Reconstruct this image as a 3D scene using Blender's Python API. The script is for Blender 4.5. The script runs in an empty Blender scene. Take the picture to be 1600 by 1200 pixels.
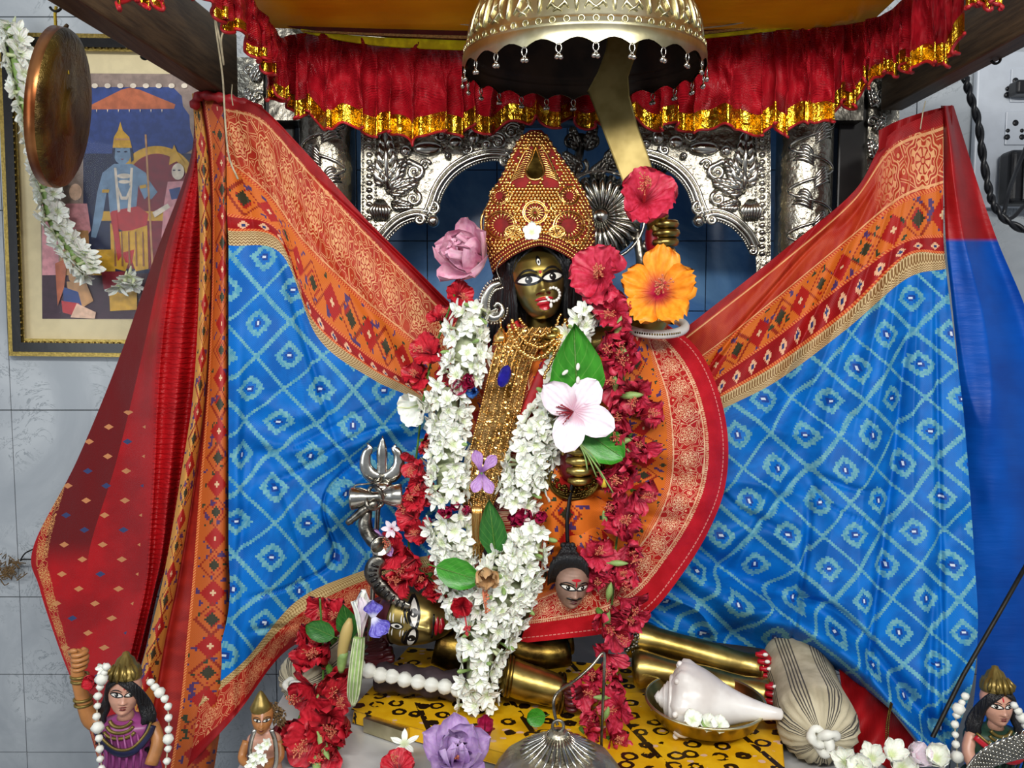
import bpy, math, random
import numpy as np
from mathutils import Vector, Matrix, Euler, noise
from mathutils.geometry import tessellate_polygon
R = math.radians
PI = math.pi
scene = bpy.context.scene
col = scene.collection

# ------------------------------------------------------------------ camera
D = 1.2            # camera stands 1.2 m in front of the shrine's reference plane Y = 0
F = 1200.0         # focal length in pixels of a 1600 px wide frame
PIT = R(4)
CZ = 1.45          # eye height
cam_d = bpy.data.cameras.new('camera')
cam_d.sensor_width = 36.0
cam_d.lens = 36.0 * F / 1600.0
cam_d.clip_start = 0.02
cam = bpy.data.objects.new('camera', cam_d)
cam.location = (0, -D, CZ)
cam.rotation_euler = (PI / 2 - PIT, 0, 0)
col.objects.link(cam)
scene.camera = cam

# ------------------------------------------------------------------ world, lights, exposure
world = bpy.data.worlds.new('room_air')
world.use_nodes = True
world.node_tree.nodes['Background'].inputs[0].default_value = (0.75, 0.8, 0.9, 1)
world.node_tree.nodes['Background'].inputs[1].default_value = 0.22
scene.world = world

def area(name, loc, target, sx, sy, power, color):
    l = bpy.data.lights.new(name, 'AREA')
    l.shape = 'RECTANGLE'; l.size = sx; l.size_y = sy; l.energy = power; l.color = color
    o = bpy.data.objects.new(name, l)
    o.location = loc
    o.rotation_euler = (Vector(target) - Vector(loc)).to_track_quat('-Z', 'Y').to_euler()
    col.objects.link(o)
    return o
area('tube_lamp', (-0.35, -1.75, CZ + 0.85), (0.0, 0.3, CZ - 0.1), 0.9, 0.16, 20, (1.0, 0.98, 0.94))
area('tube_lamp', (0.75, -1.75, CZ + 0.85), (0.1, 0.3, CZ - 0.1), 0.9, 0.16, 19, (1.0, 0.98, 0.94))
area('area_left', (-1.75, -1.4, CZ + 0.2), (0.0, 0.2, CZ - 0.2), 0.9, 1.2, 8, (0.86, 0.93, 1.0))  # cool rectangular area light at the left; no window is modelled
vs = scene.view_settings
vs.view_transform = 'Standard'
vs.look = 'None'
vs.gamma = 1.0
vs.use_curve_mapping = False
vs.exposure = 0.5

# ------------------------------------------------------------------ geometry helpers
_cp, _sp = math.cos(PIT), math.sin(PIT)
def at(px, py, Y):
    a = (px - 800) / F; b = (600 - py) / F
    t = (Y + D) / (_cp + b * _sp)
    return Vector((a * t, Y, CZ + (-_sp + b * _cp) * t))
def atn(px, py, Y):
    a = (px - 800) / F; b = (600 - py) / F
    t = (Y + D) / (_cp + b * _sp)
    return np.stack([a * t, Y, CZ + (-_sp + b * _cp) * t], -1)
def K(Y): return (Y + D) / F
def onz(px, py, z):          # the point of the horizontal plane z under a pixel
    b = (600 - py) / F
    t = (z - CZ) / (-_sp + b * _cp)
    return Vector(((px - 800) / F * t, -D + t * (_cp + b * _sp), z))

ORG = {}
def thing(name, label, cat, loc, group=None, kind=None):
    o = bpy.data.objects.new(name, None)
    o.empty_display_size = 0.05
    col.objects.link(o)
    o.location = loc
    ORG[o.name] = Vector(loc)
    return tag(o, label, cat, group, kind)
def tag(o, label=None, cat=None, group=None, kind=None):
    if label: o['label'] = label
    if cat: o['category'] = cat
    if group: o['group'] = group
    if kind: o['kind'] = kind
    return o

class MB:
    def __init__(s):
        s.v = []; s.f = []; s.m = []; s.uv = []; s.uv2 = []; s.uv3 = []; s.cur = 0
    def add(s, vs, fs, uv=None, uv2=None, uv3=None):
        b = len(s.v)
        s.v.extend([(float(p[0]), float(p[1]), float(p[2])) for p in vs])
        s.f.extend([tuple(i + b for i in f) for f in fs])
        s.m.extend([s.cur] * len(fs))
        n = len(vs)
        s.uv.extend(uv if uv is not None else [(0.0, 0.0)] * n)
        s.uv2.extend(uv2 if uv2 is not None else [(1000.0, 0.0)] * n)
        s.uv3.extend(uv3 if uv3 is not None else [(0.0, 0.0)] * n)
        return s
    def grid(s, A, uv=None, uv2=None, uv3=None, wrap=False):
        A = np.asarray(A); m, n = A.shape[:2]
        fs = []
        for i in range(m - 1):
            for j in range(n if wrap else n - 1):
                k = (j + 1) % n
                fs.append((i * n + j, i * n + k, (i + 1) * n + k, (i + 1) * n + j))
        r = lambda q: None if q is None else [tuple(x) for x in np.asarray(q).reshape(-1, 2).tolist()]
        return s.add(A.reshape(-1, 3).tolist(), fs, r(uv), r(uv2), r(uv3))
    def tube(s, pts, r, n=8, cap=True, flat=1.0, closed=False):
        P = [Vector(p) for p in pts]; m = len(P)
        if not hasattr(r, '__len__'): r = [r] * m
        up = None; vs = []
        for i in range(m):
            if closed: d = P[(i + 1) % m] - P[i - 1]
            else: d = P[min(i + 1, m - 1)] - P[max(i - 1, 0)]
            if d.length < 1e-9: d = Vector((0, 0, 1))
            d.normalize()
            if up is None:
                up = Vector((0, -1, 0)) if abs(d.y) < 0.8 else Vector((0, 0, 1))
            a = up - d * up.dot(d)
            if a.length < 1e-6: a = d.orthogonal()
            a.normalize(); up = a
            b = d.cross(a)
            for k in range(n):
                t = 2 * PI * k / n
                vs.append(P[i] + a * (r[i] * flat * math.cos(t)) + b * (r[i] * math.sin(t)))
        fs = []
        mm = m if closed else m - 1
        for i in range(mm):
            i2 = (i + 1) % m
            for k in range(n):
                k2 = (k + 1) % n
                fs.append((i * n + k, i2 * n + k, i2 * n + k2, i * n + k2))
        if cap and not closed:
            fs.append(tuple(range(n))); fs.append(tuple((m - 1) * n + k for k in reversed(range(n))))
        return s.add(vs, fs)
    def lathe(s, prof, n=24, mat=None, ang=2 * PI, wob=None):
        mat = mat or Matrix()
        vs = []; fs = []
        full = abs(ang - 2 * PI) < 1e-6
        nn = n if full else n + 1
        for i, (r, z) in enumerate(prof):
            for k in range(nn):
                t = ang * k / n
                rr = r * (wob(i, t) if wob else 1.0)
                vs.append(mat @ Vector((rr * math.cos(t), rr * math.sin(t), z)))
        for i in range(len(prof) - 1):
            for k in range(n):
                k2 = (k + 1) % nn
                fs.append((i * nn + k, i * nn + k2, (i + 1) * nn + k2, (i + 1) * nn + k))
        return s.add(vs, fs)
    def ball(s, c, r, n=8, m=6):
        if not hasattr(r, '__len__'): r = (r, r, r)
        vs = [(c[0], c[1], c[2] - r[2])]; fs = []
        for i in range(1, m):
            a = -PI / 2 + PI * i / m
            for k in range(n):
                t = 2 * PI * k / n
                vs.append((c[0] + r[0] * math.cos(a) * math.cos(t), c[1] + r[1] * math.cos(a) * math.sin(t), c[2] + r[2] * math.sin(a)))
        vs.append((c[0], c[1], c[2] + r[2]))
        for k in range(n):
            fs.append((0, 1 + (k + 1) % n, 1 + k))
            fs.append((len(vs) - 1, 1 + (m - 2) * n + k, 1 + (m - 2) * n + (k + 1) % n))
        for i in range(m - 2):
            for k in range(n):
                k2 = (k + 1) % n
                fs.append((1 + i * n + k, 1 + i * n + k2, 1 + (i + 1) * n + k2, 1 + (i + 1) * n + k))
        return s.add(vs, fs)
    def box(s, lo, hi, mat=None):
        vs = [Vector((x, y, z)) for x in (lo[0], hi[0]) for y in (lo[1], hi[1]) for z in (lo[2], hi[2])]
        if mat: vs = [mat @ p for p in vs]
        return s.add(vs, [(0, 1, 3, 2), (4, 6, 7, 5), (0, 4, 5, 1), (2, 3, 7, 6), (0, 2, 6, 4), (1, 5, 7, 3)])
    def prism(s, front, back):     # two matching outlines, front facing the viewer
        n = len(front)
        tris = tessellate_polygon([[Vector(p) for p in front]])
        fs = [tuple(t) for t in tris] + [tuple(n + i for i in reversed(t)) for t in tris]
        fs += [(i, (i + 1) % n, n + (i + 1) % n, n + i) for i in range(n)]
        return s.add(list(front) + list(back), fs)
    def poly(s, pts):
        tris = tessellate_polygon([[Vector(p) for p in pts]])
        return s.add(pts, [tuple(t) for t in tris])
    def xf(s, mat):
        s.v = [tuple(mat @ Vector(p)) for p in s.v]; return s
    def mesh(s, name, mats, org=(0, 0, 0), smooth=True):
        me = bpy.data.meshes.new(name)
        ox, oy, oz = org
        me.from_pydata([(x - ox, y - oy, z - oz) for x, y, z in s.v], [], s.f)
        if not isinstance(mats, (list, tuple)): mats = [mats]
        for m in mats: me.materials.append(m)
        n = len(me.polygons)
        me.polygons.foreach_set('material_index', s.m)
        me.polygons.foreach_set('use_smooth', [smooth] * n)
        if any(u != (0.0, 0.0) for u in s.uv[:50]) or any(u != (0.0, 0.0) for u in s.uv[-50:]):
            li = np.empty(len(me.loops), dtype=np.int32); me.loops.foreach_get('vertex_index', li)
            for nm, src in (('UVMap', s.uv), ('edge', s.uv2), ('body', s.uv3)):
                l = me.uv_layers.new(name=nm)
                l.data.foreach_set('uv', np.asarray(src, dtype=np.float32)[li].ravel())
        me.validate(); me.update()
        return me
    def build(s, name, mats, parent=None, smooth=True, label=None, cat=None, group=None, kind=None, origin=None):
        if parent is not None: org = ORG[parent.name]
        elif origin is not None: org = Vector(origin)
        else:
            a = np.asarray(s.v); lo, hi = a.min(0), a.max(0)
            org = Vector(((lo[0] + hi[0]) / 2, (lo[1] + hi[1]) / 2, lo[2]))
        o = bpy.data.objects.new(name, s.mesh(name, mats, org, smooth))
        col.objects.link(o)
        ORG[o.name] = Vector(org)
        if parent is not None: o.parent = parent
        else: o.location = org
        return tag(o, label, cat, group, kind)

def sharp(o, deg=40):
    me = o.data
    if hasattr(me, 'set_sharp_from_angle'): me.set_sharp_from_angle(angle=R(deg))
    return o
def bevel(o, w, n=2):
    m = o.modifiers.new('bevel', 'BEVEL'); m.width = w; m.segments = n; m.limit_method = 'ANGLE'; m.angle_limit = R(35)
    return o
def subd(o, n=1):
    m = o.modifiers.new('subd', 'SUBSURF'); m.levels = n; m.render_levels = n
    return o
def inst(name, me, mat, parent=None, label=None, cat=None, group=None):
    o = bpy.data.objects.new(name, me)
    col.objects.link(o)
    if parent is not None:
        o.parent = parent
        o.matrix_basis = Matrix.Translation(-ORG[parent.name]) @ mat
        ORG[o.name] = ORG[parent.name]
    else:
        o.matrix_basis = mat
        ORG[o.name] = mat.to_translation()
    return tag(o, label, cat, group)
def sub(name, me, parent):           # a sub-part that shares its part's own transform
    o = bpy.data.objects.new(name, me); col.objects.link(o); o.parent = parent
    return o
def face(pos, d=(0, -1, 0.1), spin=0.0, sc=1.0):       # local +Z looks along d
    q = Vector(d).normalized().to_track_quat('Z', 'Y')
    return Matrix.Translation(pos) @ q.to_matrix().to_4x4() @ Matrix.Rotation(spin, 4, 'Z') @ Matrix.Scale(sc, 4)
def frame(px, py, Y, rot=None, sc=None):               # local x right, y away, z up, unit = one pixel there
    m = Matrix.Translation(at(px, py, Y))
    if rot: m = m @ Euler(rot, 'XYZ').to_matrix().to_4x4()
    return m @ Matrix.Scale((sc or 1.0) * K(Y), 4)

def crom(C, M):        # Catmull-Rom through the control rows of C, M samples
    C = np.asarray(C, dtype=float); n = len(C)
    if n == 2:
        w = np.linspace(0, 1, M).reshape((-1,) + (1,) * (C.ndim - 1)); return C[0] * (1 - w) + C[1] * w
    t = np.linspace(0, n - 1, M); i = np.clip(t.astype(int), 0, n - 2); f = (t - i).reshape((-1,) + (1,) * (C.ndim - 1))
    Pm = C[np.clip(i - 1, 0, n - 1)].copy(); P0 = C[i]; P1 = C[i + 1]; P2 = C[np.clip(i + 2, 0, n - 1)].copy()
    e0 = (i == 0); Pm[e0] = 2 * P0[e0] - P1[e0]
    e1 = (i == n - 2); P2[e1] = 2 * P1[e1] - P0[e1]
    return 0.5 * (2 * P0 + (P1 - Pm) * f + (2 * Pm - 5 * P0 + 4 * P1 - P2) * f ** 2 + (-Pm + 3 * P0 - 3 * P1 + P2) * f ** 3)
def lin(C, M):
    C = np.asarray(C, dtype=float); n = len(C)
    t = np.linspace(0, n - 1, M); i = np.clip(t.astype(int), 0, n - 2); f = (t - i).reshape((-1,) + (1,) * (C.ndim - 1))
    return C[i] * (1 - f) + C[i + 1] * f
def patch(C, M, N):    # C[rows][cols][k]
    A = crom(C, M)
    return np.swapaxes(crom(np.swapaxes(A, 0, 1), N), 0, 1)
def path(pts, M):      # smooth polyline
    return crom(np.asarray(pts, dtype=float), M)
def spath(pts, Y, M):  # smooth path given in (px, py[, Y])
    a = path([(p[0], p[1], p[2] if len(p) > 2 else Y) for p in pts], M)
    return [at(*q) for q in a]

# ------------------------------------------------------------------ node expressions for procedural materials
NT = None
class X:
    def __init__(s, k): s.k = k
    def __add__(a, b): return mth('ADD', a, b)
    def __radd__(a, b): return mth('ADD', b, a)
    def __sub__(a, b): return mth('SUBTRACT', a, b)
    def __rsub__(a, b): return mth('SUBTRACT', b, a)
    def __mul__(a, b): return mth('MULTIPLY', a, b)
    def __rmul__(a, b): return mth('MULTIPLY', b, a)
    def __truediv__(a, b): return mth('DIVIDE', a, b)
    def __gt__(a, b): return mth('GREATER_THAN', a, b)
    def __lt__(a, b): return mth('LESS_THAN', a, b)
def _in(n, i, x):
    if isinstance(x, X): NT.links.new(x.k, n.inputs[i])
    else: n.inputs[i].default_value = x
def mth(op, *a):
    n = NT.nodes.new('ShaderNodeMath'); n.operation = op
    for i, x in enumerate(a): _in(n, i, x)
    return X(n.outputs[0])
def ab(x): return mth('ABSOLUTE', x)
def mx(a, b): return mth('MAXIMUM', a, b)
def mn(a, b): return mth('MINIMUM', a, b)
def fl(x): return mth('FLOOR', x)
def fr(x): return mth('FRACT', x)
def sn(x): return mth('SINE', x)
def sq(x): return mth('SQRT', x)
def at2(y, x): return mth('ARCTAN2', y, x)
def within(x, a, b): return (x > a) * (x < b)
def near(x, c, w): return ab(x - c) < w
def srgb(h):
    if isinstance(h, str):
        h = h.lstrip('#'); c = [int(h[i:i + 2], 16) / 255 for i in (0, 2, 4)]
        return tuple((x / 12.92 if x <= 0.04045 else ((x + 0.055) / 1.055) ** 2.4) for x in c) + (1.0,)
    return tuple(h) + ((1.0,) if len(h) == 3 else ())
def mixc(f, a, b):
    n = NT.nodes.new('ShaderNodeMix'); n.data_type = 'RGBA'
    _in(n, 0, f)
    for i, c in ((6, a), (7, b)):
        if isinstance(c, X): NT.links.new(c.k, n.inputs[i])
        else: n.inputs[i].default_value = srgb(c)
    return X(n.outputs[2])
def uvxy(layer='UVMap'):
    n = NT.nodes.new('ShaderNodeUVMap'); n.uv_map = layer
    s = NT.nodes.new('ShaderNodeSeparateXYZ'); NT.links.new(n.outputs[0], s.inputs[0])
    return X(s.outputs[0]), X(s.outputs[1])
def objxyz():
    n = NT.nodes.new('ShaderNodeTexCoord')
    s = NT.nodes.new('ShaderNodeSeparateXYZ'); NT.links.new(n.outputs['Object'], s.inputs[0])
    return X(s.outputs[0]), X(s.outputs[1]), X(s.outputs[2])
def vec(x, y, z=0.0):
    n = NT.nodes.new('ShaderNodeCombineXYZ')
    for i, k in enumerate((x, y, z)): _in(n, i, k)
    return X(n.outputs[0])
def objco(): return X(NT.nodes.new('ShaderNodeTexCoord').outputs['Object'])
def nz(scale, detail=3.0, rough=0.55, co=None, dist=0.0):
    n = NT.nodes.new('ShaderNodeTexNoise'); n.inputs['Scale'].default_value = scale; n.inputs['Detail'].default_value = detail
    n.inputs['Roughness'].default_value = rough; n.inputs['Distortion'].default_value = dist
    NT.links.new((co or objco()).k, n.inputs['Vector'])
    return X(n.outputs[0])
def vor(scale, feature='F1', co=None, out=0, rnd=1.0):
    n = NT.nodes.new('ShaderNodeTexVoronoi'); n.feature = feature; n.inputs['Scale'].default_value = scale
    n.inputs['Randomness'].default_value = rnd
    NT.links.new((co or objco()).k, n.inputs['Vector'])
    return X(n.outputs[out])
def ramp(x, a, b): 
    n = NT.nodes.new('ShaderNodeMapRange'); n.interpolation_type = 'SMOOTHSTEP'
    _in(n, 0, x); n.inputs[1].default_value = a; n.inputs[2].default_value = b
    return X(n.outputs[0])
MAT = {}
def material(name, fn=None, color='#808080', rough=0.5, metal=0.0, spec=0.5, **kw):
    global NT
    m = bpy.data.materials.new(name); m.use_nodes = True
    NT = m.node_tree
    b = NT.nodes['Principled BSDF']
    b.inputs['Base Color'].default_value = srgb(color)
    b.inputs['Roughness'].default_value = rough
    b.inputs['Metallic'].default_value = metal
    b.inputs['Specular IOR Level'].default_value = spec
    for k, v in kw.items(): b.inputs[k.replace('_', ' ')].default_value = v
    if fn:
        r = fn()
        for k, v in r.items():
            if k == 'height':
                n = NT.nodes.new('ShaderNodeBump'); h, st, di = v
                n.inputs['Strength'].default_value = st; n.inputs['Distance'].default_value = di
                NT.links.new(h.k, n.inputs['Height']); NT.links.new(n.outputs[0], b.inputs['Normal'])
            else:
                _in(b, b.inputs.find({'color': 'Base Color', 'rough': 'Roughness', 'metal': 'Metallic', 'alpha': 'Alpha'}[k]), v)
    MAT[name] = m
    return m
# ------------------------------------------------------------------ materials
def speck(c1, c2, scale, bump=0.0, bscale=None, dist=0.002, a=0.35, b=0.65):
    def fn():
        n = nz(scale)
        r = {'color': mixc(ramp(n, a, b), c1, c2)}
        if bump: r['height'] = (nz(bscale or scale * 2), bump, dist)
        return r
    return fn
def simple(name, c, rough=0.5, metal=0.0, var=0.75, scale=40, bump=0.15, dist=0.001, **kw):
    l = srgb(c)[:3]
    return material(name, speck(tuple(x * var for x in l), tuple(min(1, x * (2 - var)) for x in l), scale, bump, None, dist), c, rough, metal, **kw)

def f_metal(c1, c2, sc, bump, bs, dist):
    def fn():
        n = nz(sc)
        v = vor(bs, 'SMOOTH_F1')
        return {'color': mixc(ramp(n, 0.35, 0.68), c1, c2), 'height': (v + nz(bs * 2.5) * 0.6, bump, dist)}
    return fn
material('silver', f_metal('#948f82', '#c6c0ae', 14, 0.6, 95, 0.003), rough=0.27, metal=1.0)
material('silver_smooth', f_metal('#a9a69c', '#dedace', 20, 0.12, 60, 0.002), rough=0.2, metal=1.0)
material('silver_dark', f_metal('#55524c', '#a19c90', 30, 0.35, 120, 0.002), rough=0.3, metal=1.0)
material('silver_old', f_metal('#98937f', '#c6c0ac', 24, 0.7, 70, 0.004), rough=0.44, metal=1.0)
material('pale_brass', f_metal('#c0b890', '#e2dbb8', 20, 0.08, 160, 0.001), rough=0.33, metal=1.0)
material('brass', f_metal('#85713a', '#c2aa64', 16, 0.14, 60, 0.002), rough=0.33, metal=1.0)
material('face_brass', f_metal('#7c6a34', '#b39e5e', 16, 0.06, 60, 0.001), rough=0.36, metal=0.9)
material('brass_dark', f_metal('#3c2c12', '#8d7436', 22, 0.2, 90, 0.002), rough=0.35, metal=1.0)
material('sword_brass', f_metal('#86743f', '#a8955c', 18, 0.05, 70, 0.001), rough=0.5, metal=0.6)
material('gold', f_metal('#a97a30', '#e8c678', 60, 0.4, 500, 0.001), rough=0.24, metal=1.0)
material('gold_bead', color='#eec074', rough=0.24, metal=1.0)
def f_glitter():
    n = nz(900, 1); v = vor(520, 'F1', out=1)
    c = nz(35)
    return {'color': mixc(ramp(c, 0.3, 0.7), '#8a6426', '#e9cb8e'), 'height': (vor(480, 'F1') + n * 0.5, 1.0, 0.004), 'rough': 0.16 + nz(700, 1) * 0.3}
material('gold_glitter', f_glitter, rough=0.25, metal=1.0)
def f_foil():
    x, y, z = objxyz()
    return {'color': mixc(ramp(nz(60), 0.35, 0.65), '#a87b14', '#e0b83a'), 'height': (nz(38, 3, 0.6, dist=1.2), 0.7, 0.008)}
material('gold_foil', f_foil, rough=0.17, metal=0.95)
material('copper', f_metal('#7d3f1d', '#c98752', 12, 0.05, 30, 0.001), rough=0.3, metal=0.9)
def f_pan():
    v = nz(30, 5, 0.7, dist=1.0)
    return {'color': mixc(ramp(nz(14, 4), 0.35, 0.65), '#3f2a10', '#77612b'), 'height': (v, 0.9, 0.006)}
material('gong_face', f_pan, rough=0.38, metal=0.7)

def f_marble():
    n = nz(3.2, 6, 0.6, dist=1.2); v = nz(9, 5, 0.7, dist=2.0)
    vein = near(v, 0.5, 0.012) * ramp(n, 0.45, 0.6)
    c = mixc(ramp(n, 0.3, 0.7), '#9ea5ab', '#bac0c4')
    return {'color': mixc(vein * 0.6, c, '#70797f')}
material('marble', f_marble, rough=0.3)
def f_marble2():
    n = nz(4, 6, 0.6, dist=1.0)
    return {'color': mixc(ramp(n, 0.3, 0.7), '#aeb0b0', '#cccbc8')}
material('altar_marble', f_marble2, rough=0.3)
material('grout', speck('#5d6468', '#7c8489', 60), rough=0.9)
def f_tile():
    n = nz(5, 5, 0.6, dist=0.8)
    return {'color': mixc(ramp(n, 0.3, 0.7), '#3f6ca6', '#6f9cc9')}
material('blue_tile', f_tile, rough=0.16)
simple('plaster', '#aab4c0', 0.8, scale=6, var=0.93)
simple('floor_stone', '#8f8d88', 0.5, scale=5)
def f_wood():
    x, y, z = objxyz()
    n = nz(9, 5, 0.6, co=vec(x * 14.0, y * 1.2, z * 14.0))
    return {'color': mixc(ramp(n, 0.3, 0.7), '#30251a', '#54432e'), 'height': (n, 0.3, 0.002)}
material('dark_wood', f_wood, rough=0.5)
simple('black_wood', '#120f0e', 0.45, scale=30)
simple('black_plastic', '#15161a', 0.38, scale=60)
simple('iron', '#26241f', 0.5, 0.6, scale=80)
simple('white_plastic', '#c6cdd6', 0.35, var=0.97)
simple('thread', '#b3a88c', 0.85)
simple('yellow_thread', '#c9a92c', 0.8)

# cloth ------------------------------------------------------------
def weave(t, s, f=1.2):
    return sn(t * f * 2.0) * sn(s * f * 2.0)
def brocade(t, s, c=58.0, mid=60.0):
    x = fr(t / c) - 0.5; y = (s - mid) / c
    r = sq(x * x + y * y); th = at2(y, x)
    pet = sn(th * 8.0)
    r0 = 0.37 + pet * 0.035
    g = near(r, r0, 0.016)
    g = mx(g, near(r, r0 - 0.07, 0.012))
    g = mx(g, near(r, 0.2 + pet * 0.012, 0.014))
    g = mx(g, (r < 0.17) * (ab(sn(th * 4.0)) > 0.45) * (r > 0.06))
    g = mx(g, r < 0.035)
    g = mx(g, within(r, 0.22, 0.29) * (pet > 0.1))
    co = vec(t * 0.05, s * 0.05, 0.0)
    d = vor(1.5, 'DISTANCE_TO_EDGE', co); f1 = vor(1.5, 'F1', co)
    fill = mx(within(d, 0.05, 0.1), within(f1, 0.10, 0.20))
    return mx(g, fill * (r > 0.40))
def ikat_body(t, s, P=104.0, q=3.3):
    tq = fl(t / q) * q; sqq = fl(s / q) * q
    a = (tq + sqq) / P; b = (tq - sqq) / P
    da = ab(fr(a) - 0.5); db = ab(fr(b) - 0.5)
    line = (mx(da, db) > 0.462)
    m = mx(da, db); k = mn(da, db)
    star = m + k * 0.16
    ring = within(star, 0.14, 0.25)
    cen = star < 0.038
    return mx(line, ring), cen, within(star, 0.038, 0.075)
def ikat_band(t, s, mid, h, base='#c8641f', q=3.2):
    tq = fl(t / q) * q; sqq = fl((s - mid) / q) * q
    x = fr(tq / 84.0) - 0.5; y = sqq / 84.0
    d = ab(x) + ab(y)
    d2 = ab(ab(x) - 0.5) + ab(y)
    n = nz(0.07, 1.0, co=vec(tq, sqq, 3.0))
    c = mixc(near(d2, 0.12, 0.12), base, '#a31812')
    c = mixc(d2 < 0.05, c, '#d9b48a')
    c = mixc(within(d, 0.27, 0.31), c, '#8e2a12')
    c = mixc(d < 0.12, c, '#33301c')
    c = mixc(within(d, 0.14, 0.19) * (n > 0.5), c, '#9b1f14')
    c = mixc((n > 0.64) * (d > 0.2) * (d2 > 0.25), c, '#4a3160')
    c = mixc((n < 0.32) * (d > 0.2) * (d2 > 0.22), c, '#2e3a26')
    return c
BLUE1, BLUE2 = '#0a5fb8', '#0b6fca'
def saree_fn(bands, blue=('#0058a8', '#006cc2'), low=True, goldt=1e6):
    # bands: plain edge, brocade end, rope end, ikat end, motif end, zigzag end
    def fn():
        t, s = uvxy(); e, w = uvxy('edge'); bt, bs = uvxy('body')
        e0, e1, e2, e3, e4, e5 = bands
        pale, cen, dk = ikat_body(bt, bs)
        n = nz(0.02, 3, co=vec(t, s, 0.0))
        c = mixc(ramp(n, 0.35, 0.65), *blue)
        c = mixc(pale, c, mixc(ramp(nz(0.15, 2, co=vec(t, s, 1.0)), 0.35, 0.65), '#4a90ac', '#6fa8b0'))
        c = mixc(dk, c, '#123f8c')
        c = mixc(cen, c, '#c9d2dc')
        # upper border
        red = mixc(ramp(nz(0.05, 2, co=vec(t, s, 5.0)), 0.3, 0.7), '#860c10', '#9c1015')
        gold = mixc(ramp(nz(0.06, 2, co=vec(t, s, 9.0)), 0.3, 0.7), '#cf8a5c', '#e0a873')
        bro = mixc(brocade(t, s, 58.0, (e0 + e1) / 2) * (1.0 - ramp(t, goldt - 60.0, goldt)), mixc(ramp(nz(0.04, 2, co=vec(t, s, 2.0)), 0.3, 0.7), '#a02314', '#b03a1c'), gold)
        zz = ab(fr(t / 5.0) - 0.5) * 5.0 + s
        zig = mixc(fr(zz / 3.6) > 0.5, '#c9b183', '#7c5a34')
        rope = mixc(fr((t + s) / 4.5) > 0.5, '#b8391c', '#d77a3e')
        mot_q = fl(t / 2.6) * 2.6; mot_s = fl(s / 2.6) * 2.6
        mc = (e3 + e4) / 2
        mr = ab(fr(mot_q / 30.0) - 0.5) * 30.0 + ab(mot_s - mc)
        motif = mixc(within(mr, 4.0, 8.5), mixc(mr < 4.0, red, '#2a3a6a'), '#d9a884')
        c = mixc(s < e5, c, zig)
        c = mixc(s < e4, c, motif)
        c = mixc(near(s, e4 - 2.0, 2.0), c, rope)
        c = mixc(near(s, e3, 2.0), c, rope)
        c = mixc(s < e3 - 2.0, c, ikat_band(t, s, (e2 + e3) / 2, e3 - e2))
        c = mixc(s < e2, c, rope)
        c = mixc(s < e1, c, bro)
        c = mixc(near(s, e1 - 2.0, 1.0), c, gold)
        c = mixc(near(s, e0 + 3.0, 1.2), c, gold)
        c = mixc(s < e0, c, red)
        if low:
            bro2 = mixc(brocade(t, e, 40.0, 46.0), '#a8241a', '#d98f63')
            zig2 = mixc(fr((ab(fr(t / 5.0) - 0.5) * 5.0 + e) / 3.6) > 0.5, '#cdb27c', '#8c6a3c')
            c = mixc(e < 92.0, c, zig2)
            c = mixc(e < 72.0, c, bro2)
            c = mixc(e < 22.0, c, red)
        return {'color': c, 'height': (weave(t, s) * 0.3 + nz(0.05, 3, co=vec(t, s, 7.0)) * 2.0, 0.25, 0.002)}
    return fn
material('saree_left', saree_fn((20, 98, 108, 166, 190, 210)), rough=0.5, spec=0.22)
material('saree_right', saree_fn((14, 60, 66, 116, 146, 164), goldt=120.0, low=False), rough=0.5, spec=0.22)
def f_cape():
    t, s = uvxy()
    red = mixc(ramp(nz(0.04, 2, co=vec(t, s, 5.0)), 0.3, 0.7), '#b0121d', '#c41a26')
    gold = mixc(ramp(nz(0.08, 2, co=vec(t, s, 9.0)), 0.3, 0.7), '#d99a72', '#eec39c')
    bro = mixc(brocade(t, s, 46.0, 64.0), '#b01c1a', gold)
    rope = mixc(fr((t + s) / 4.5) > 0.5, '#b8391c', '#e08a50')
    c = mixc(s < 100.0, ikat_band(t, s, 140.0, 60.0, '#d0691f'), rope)
    c = mixc(s < 92.0, c, bro)
    c = mixc(near(s, 90.0, 1.2), c, gold)
    c = mixc(near(s, 38.0, 1.2), c, gold)
    c = mixc(near(s, 33.5, 2.0) * (fr(t / 4.0) > 0.4), c, gold)
    c = mixc(s < 31.0, c, red)
    c = mixc(near(s, 8.0, 0.7) * (fr(t / 7.0) > 0.3), c, '#e08a80')
    return {'color': c, 'height': (weave(t, s) * 0.3 + nz(0.05, 3, co=vec(t, s, 7.0)) * 2.0, 0.25, 0.002)}
material('cape_cloth', f_cape, rough=0.5, spec=0.22)
def f_strip():
    t, s = uvxy()          # s across the strip, t down its length
    c = ikat_band(t, s, 32.0, 60.0, '#bd5a20')
    rope = mixc(fr((t + s) / 4.5) > 0.5, '#c8491f', '#ea9a58')
    c = mixc(s < 4.0, c, rope)
    c = mixc(s < 0.0, c, mixc(ramp(nz(0.05, 2, co=vec(t, s, 5.0)), 0.3, 0.7), '#84140f', '#a02016'))
    c = mixc(s < -24.0, c, ikat_band(t + 30.0, s, -54.0, 60.0, '#c88a3a'))
    return {'color': c, 'height': (weave(t, s), 0.12, 0.001)}
material('saree_strip', f_strip, rough=0.5)
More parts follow.
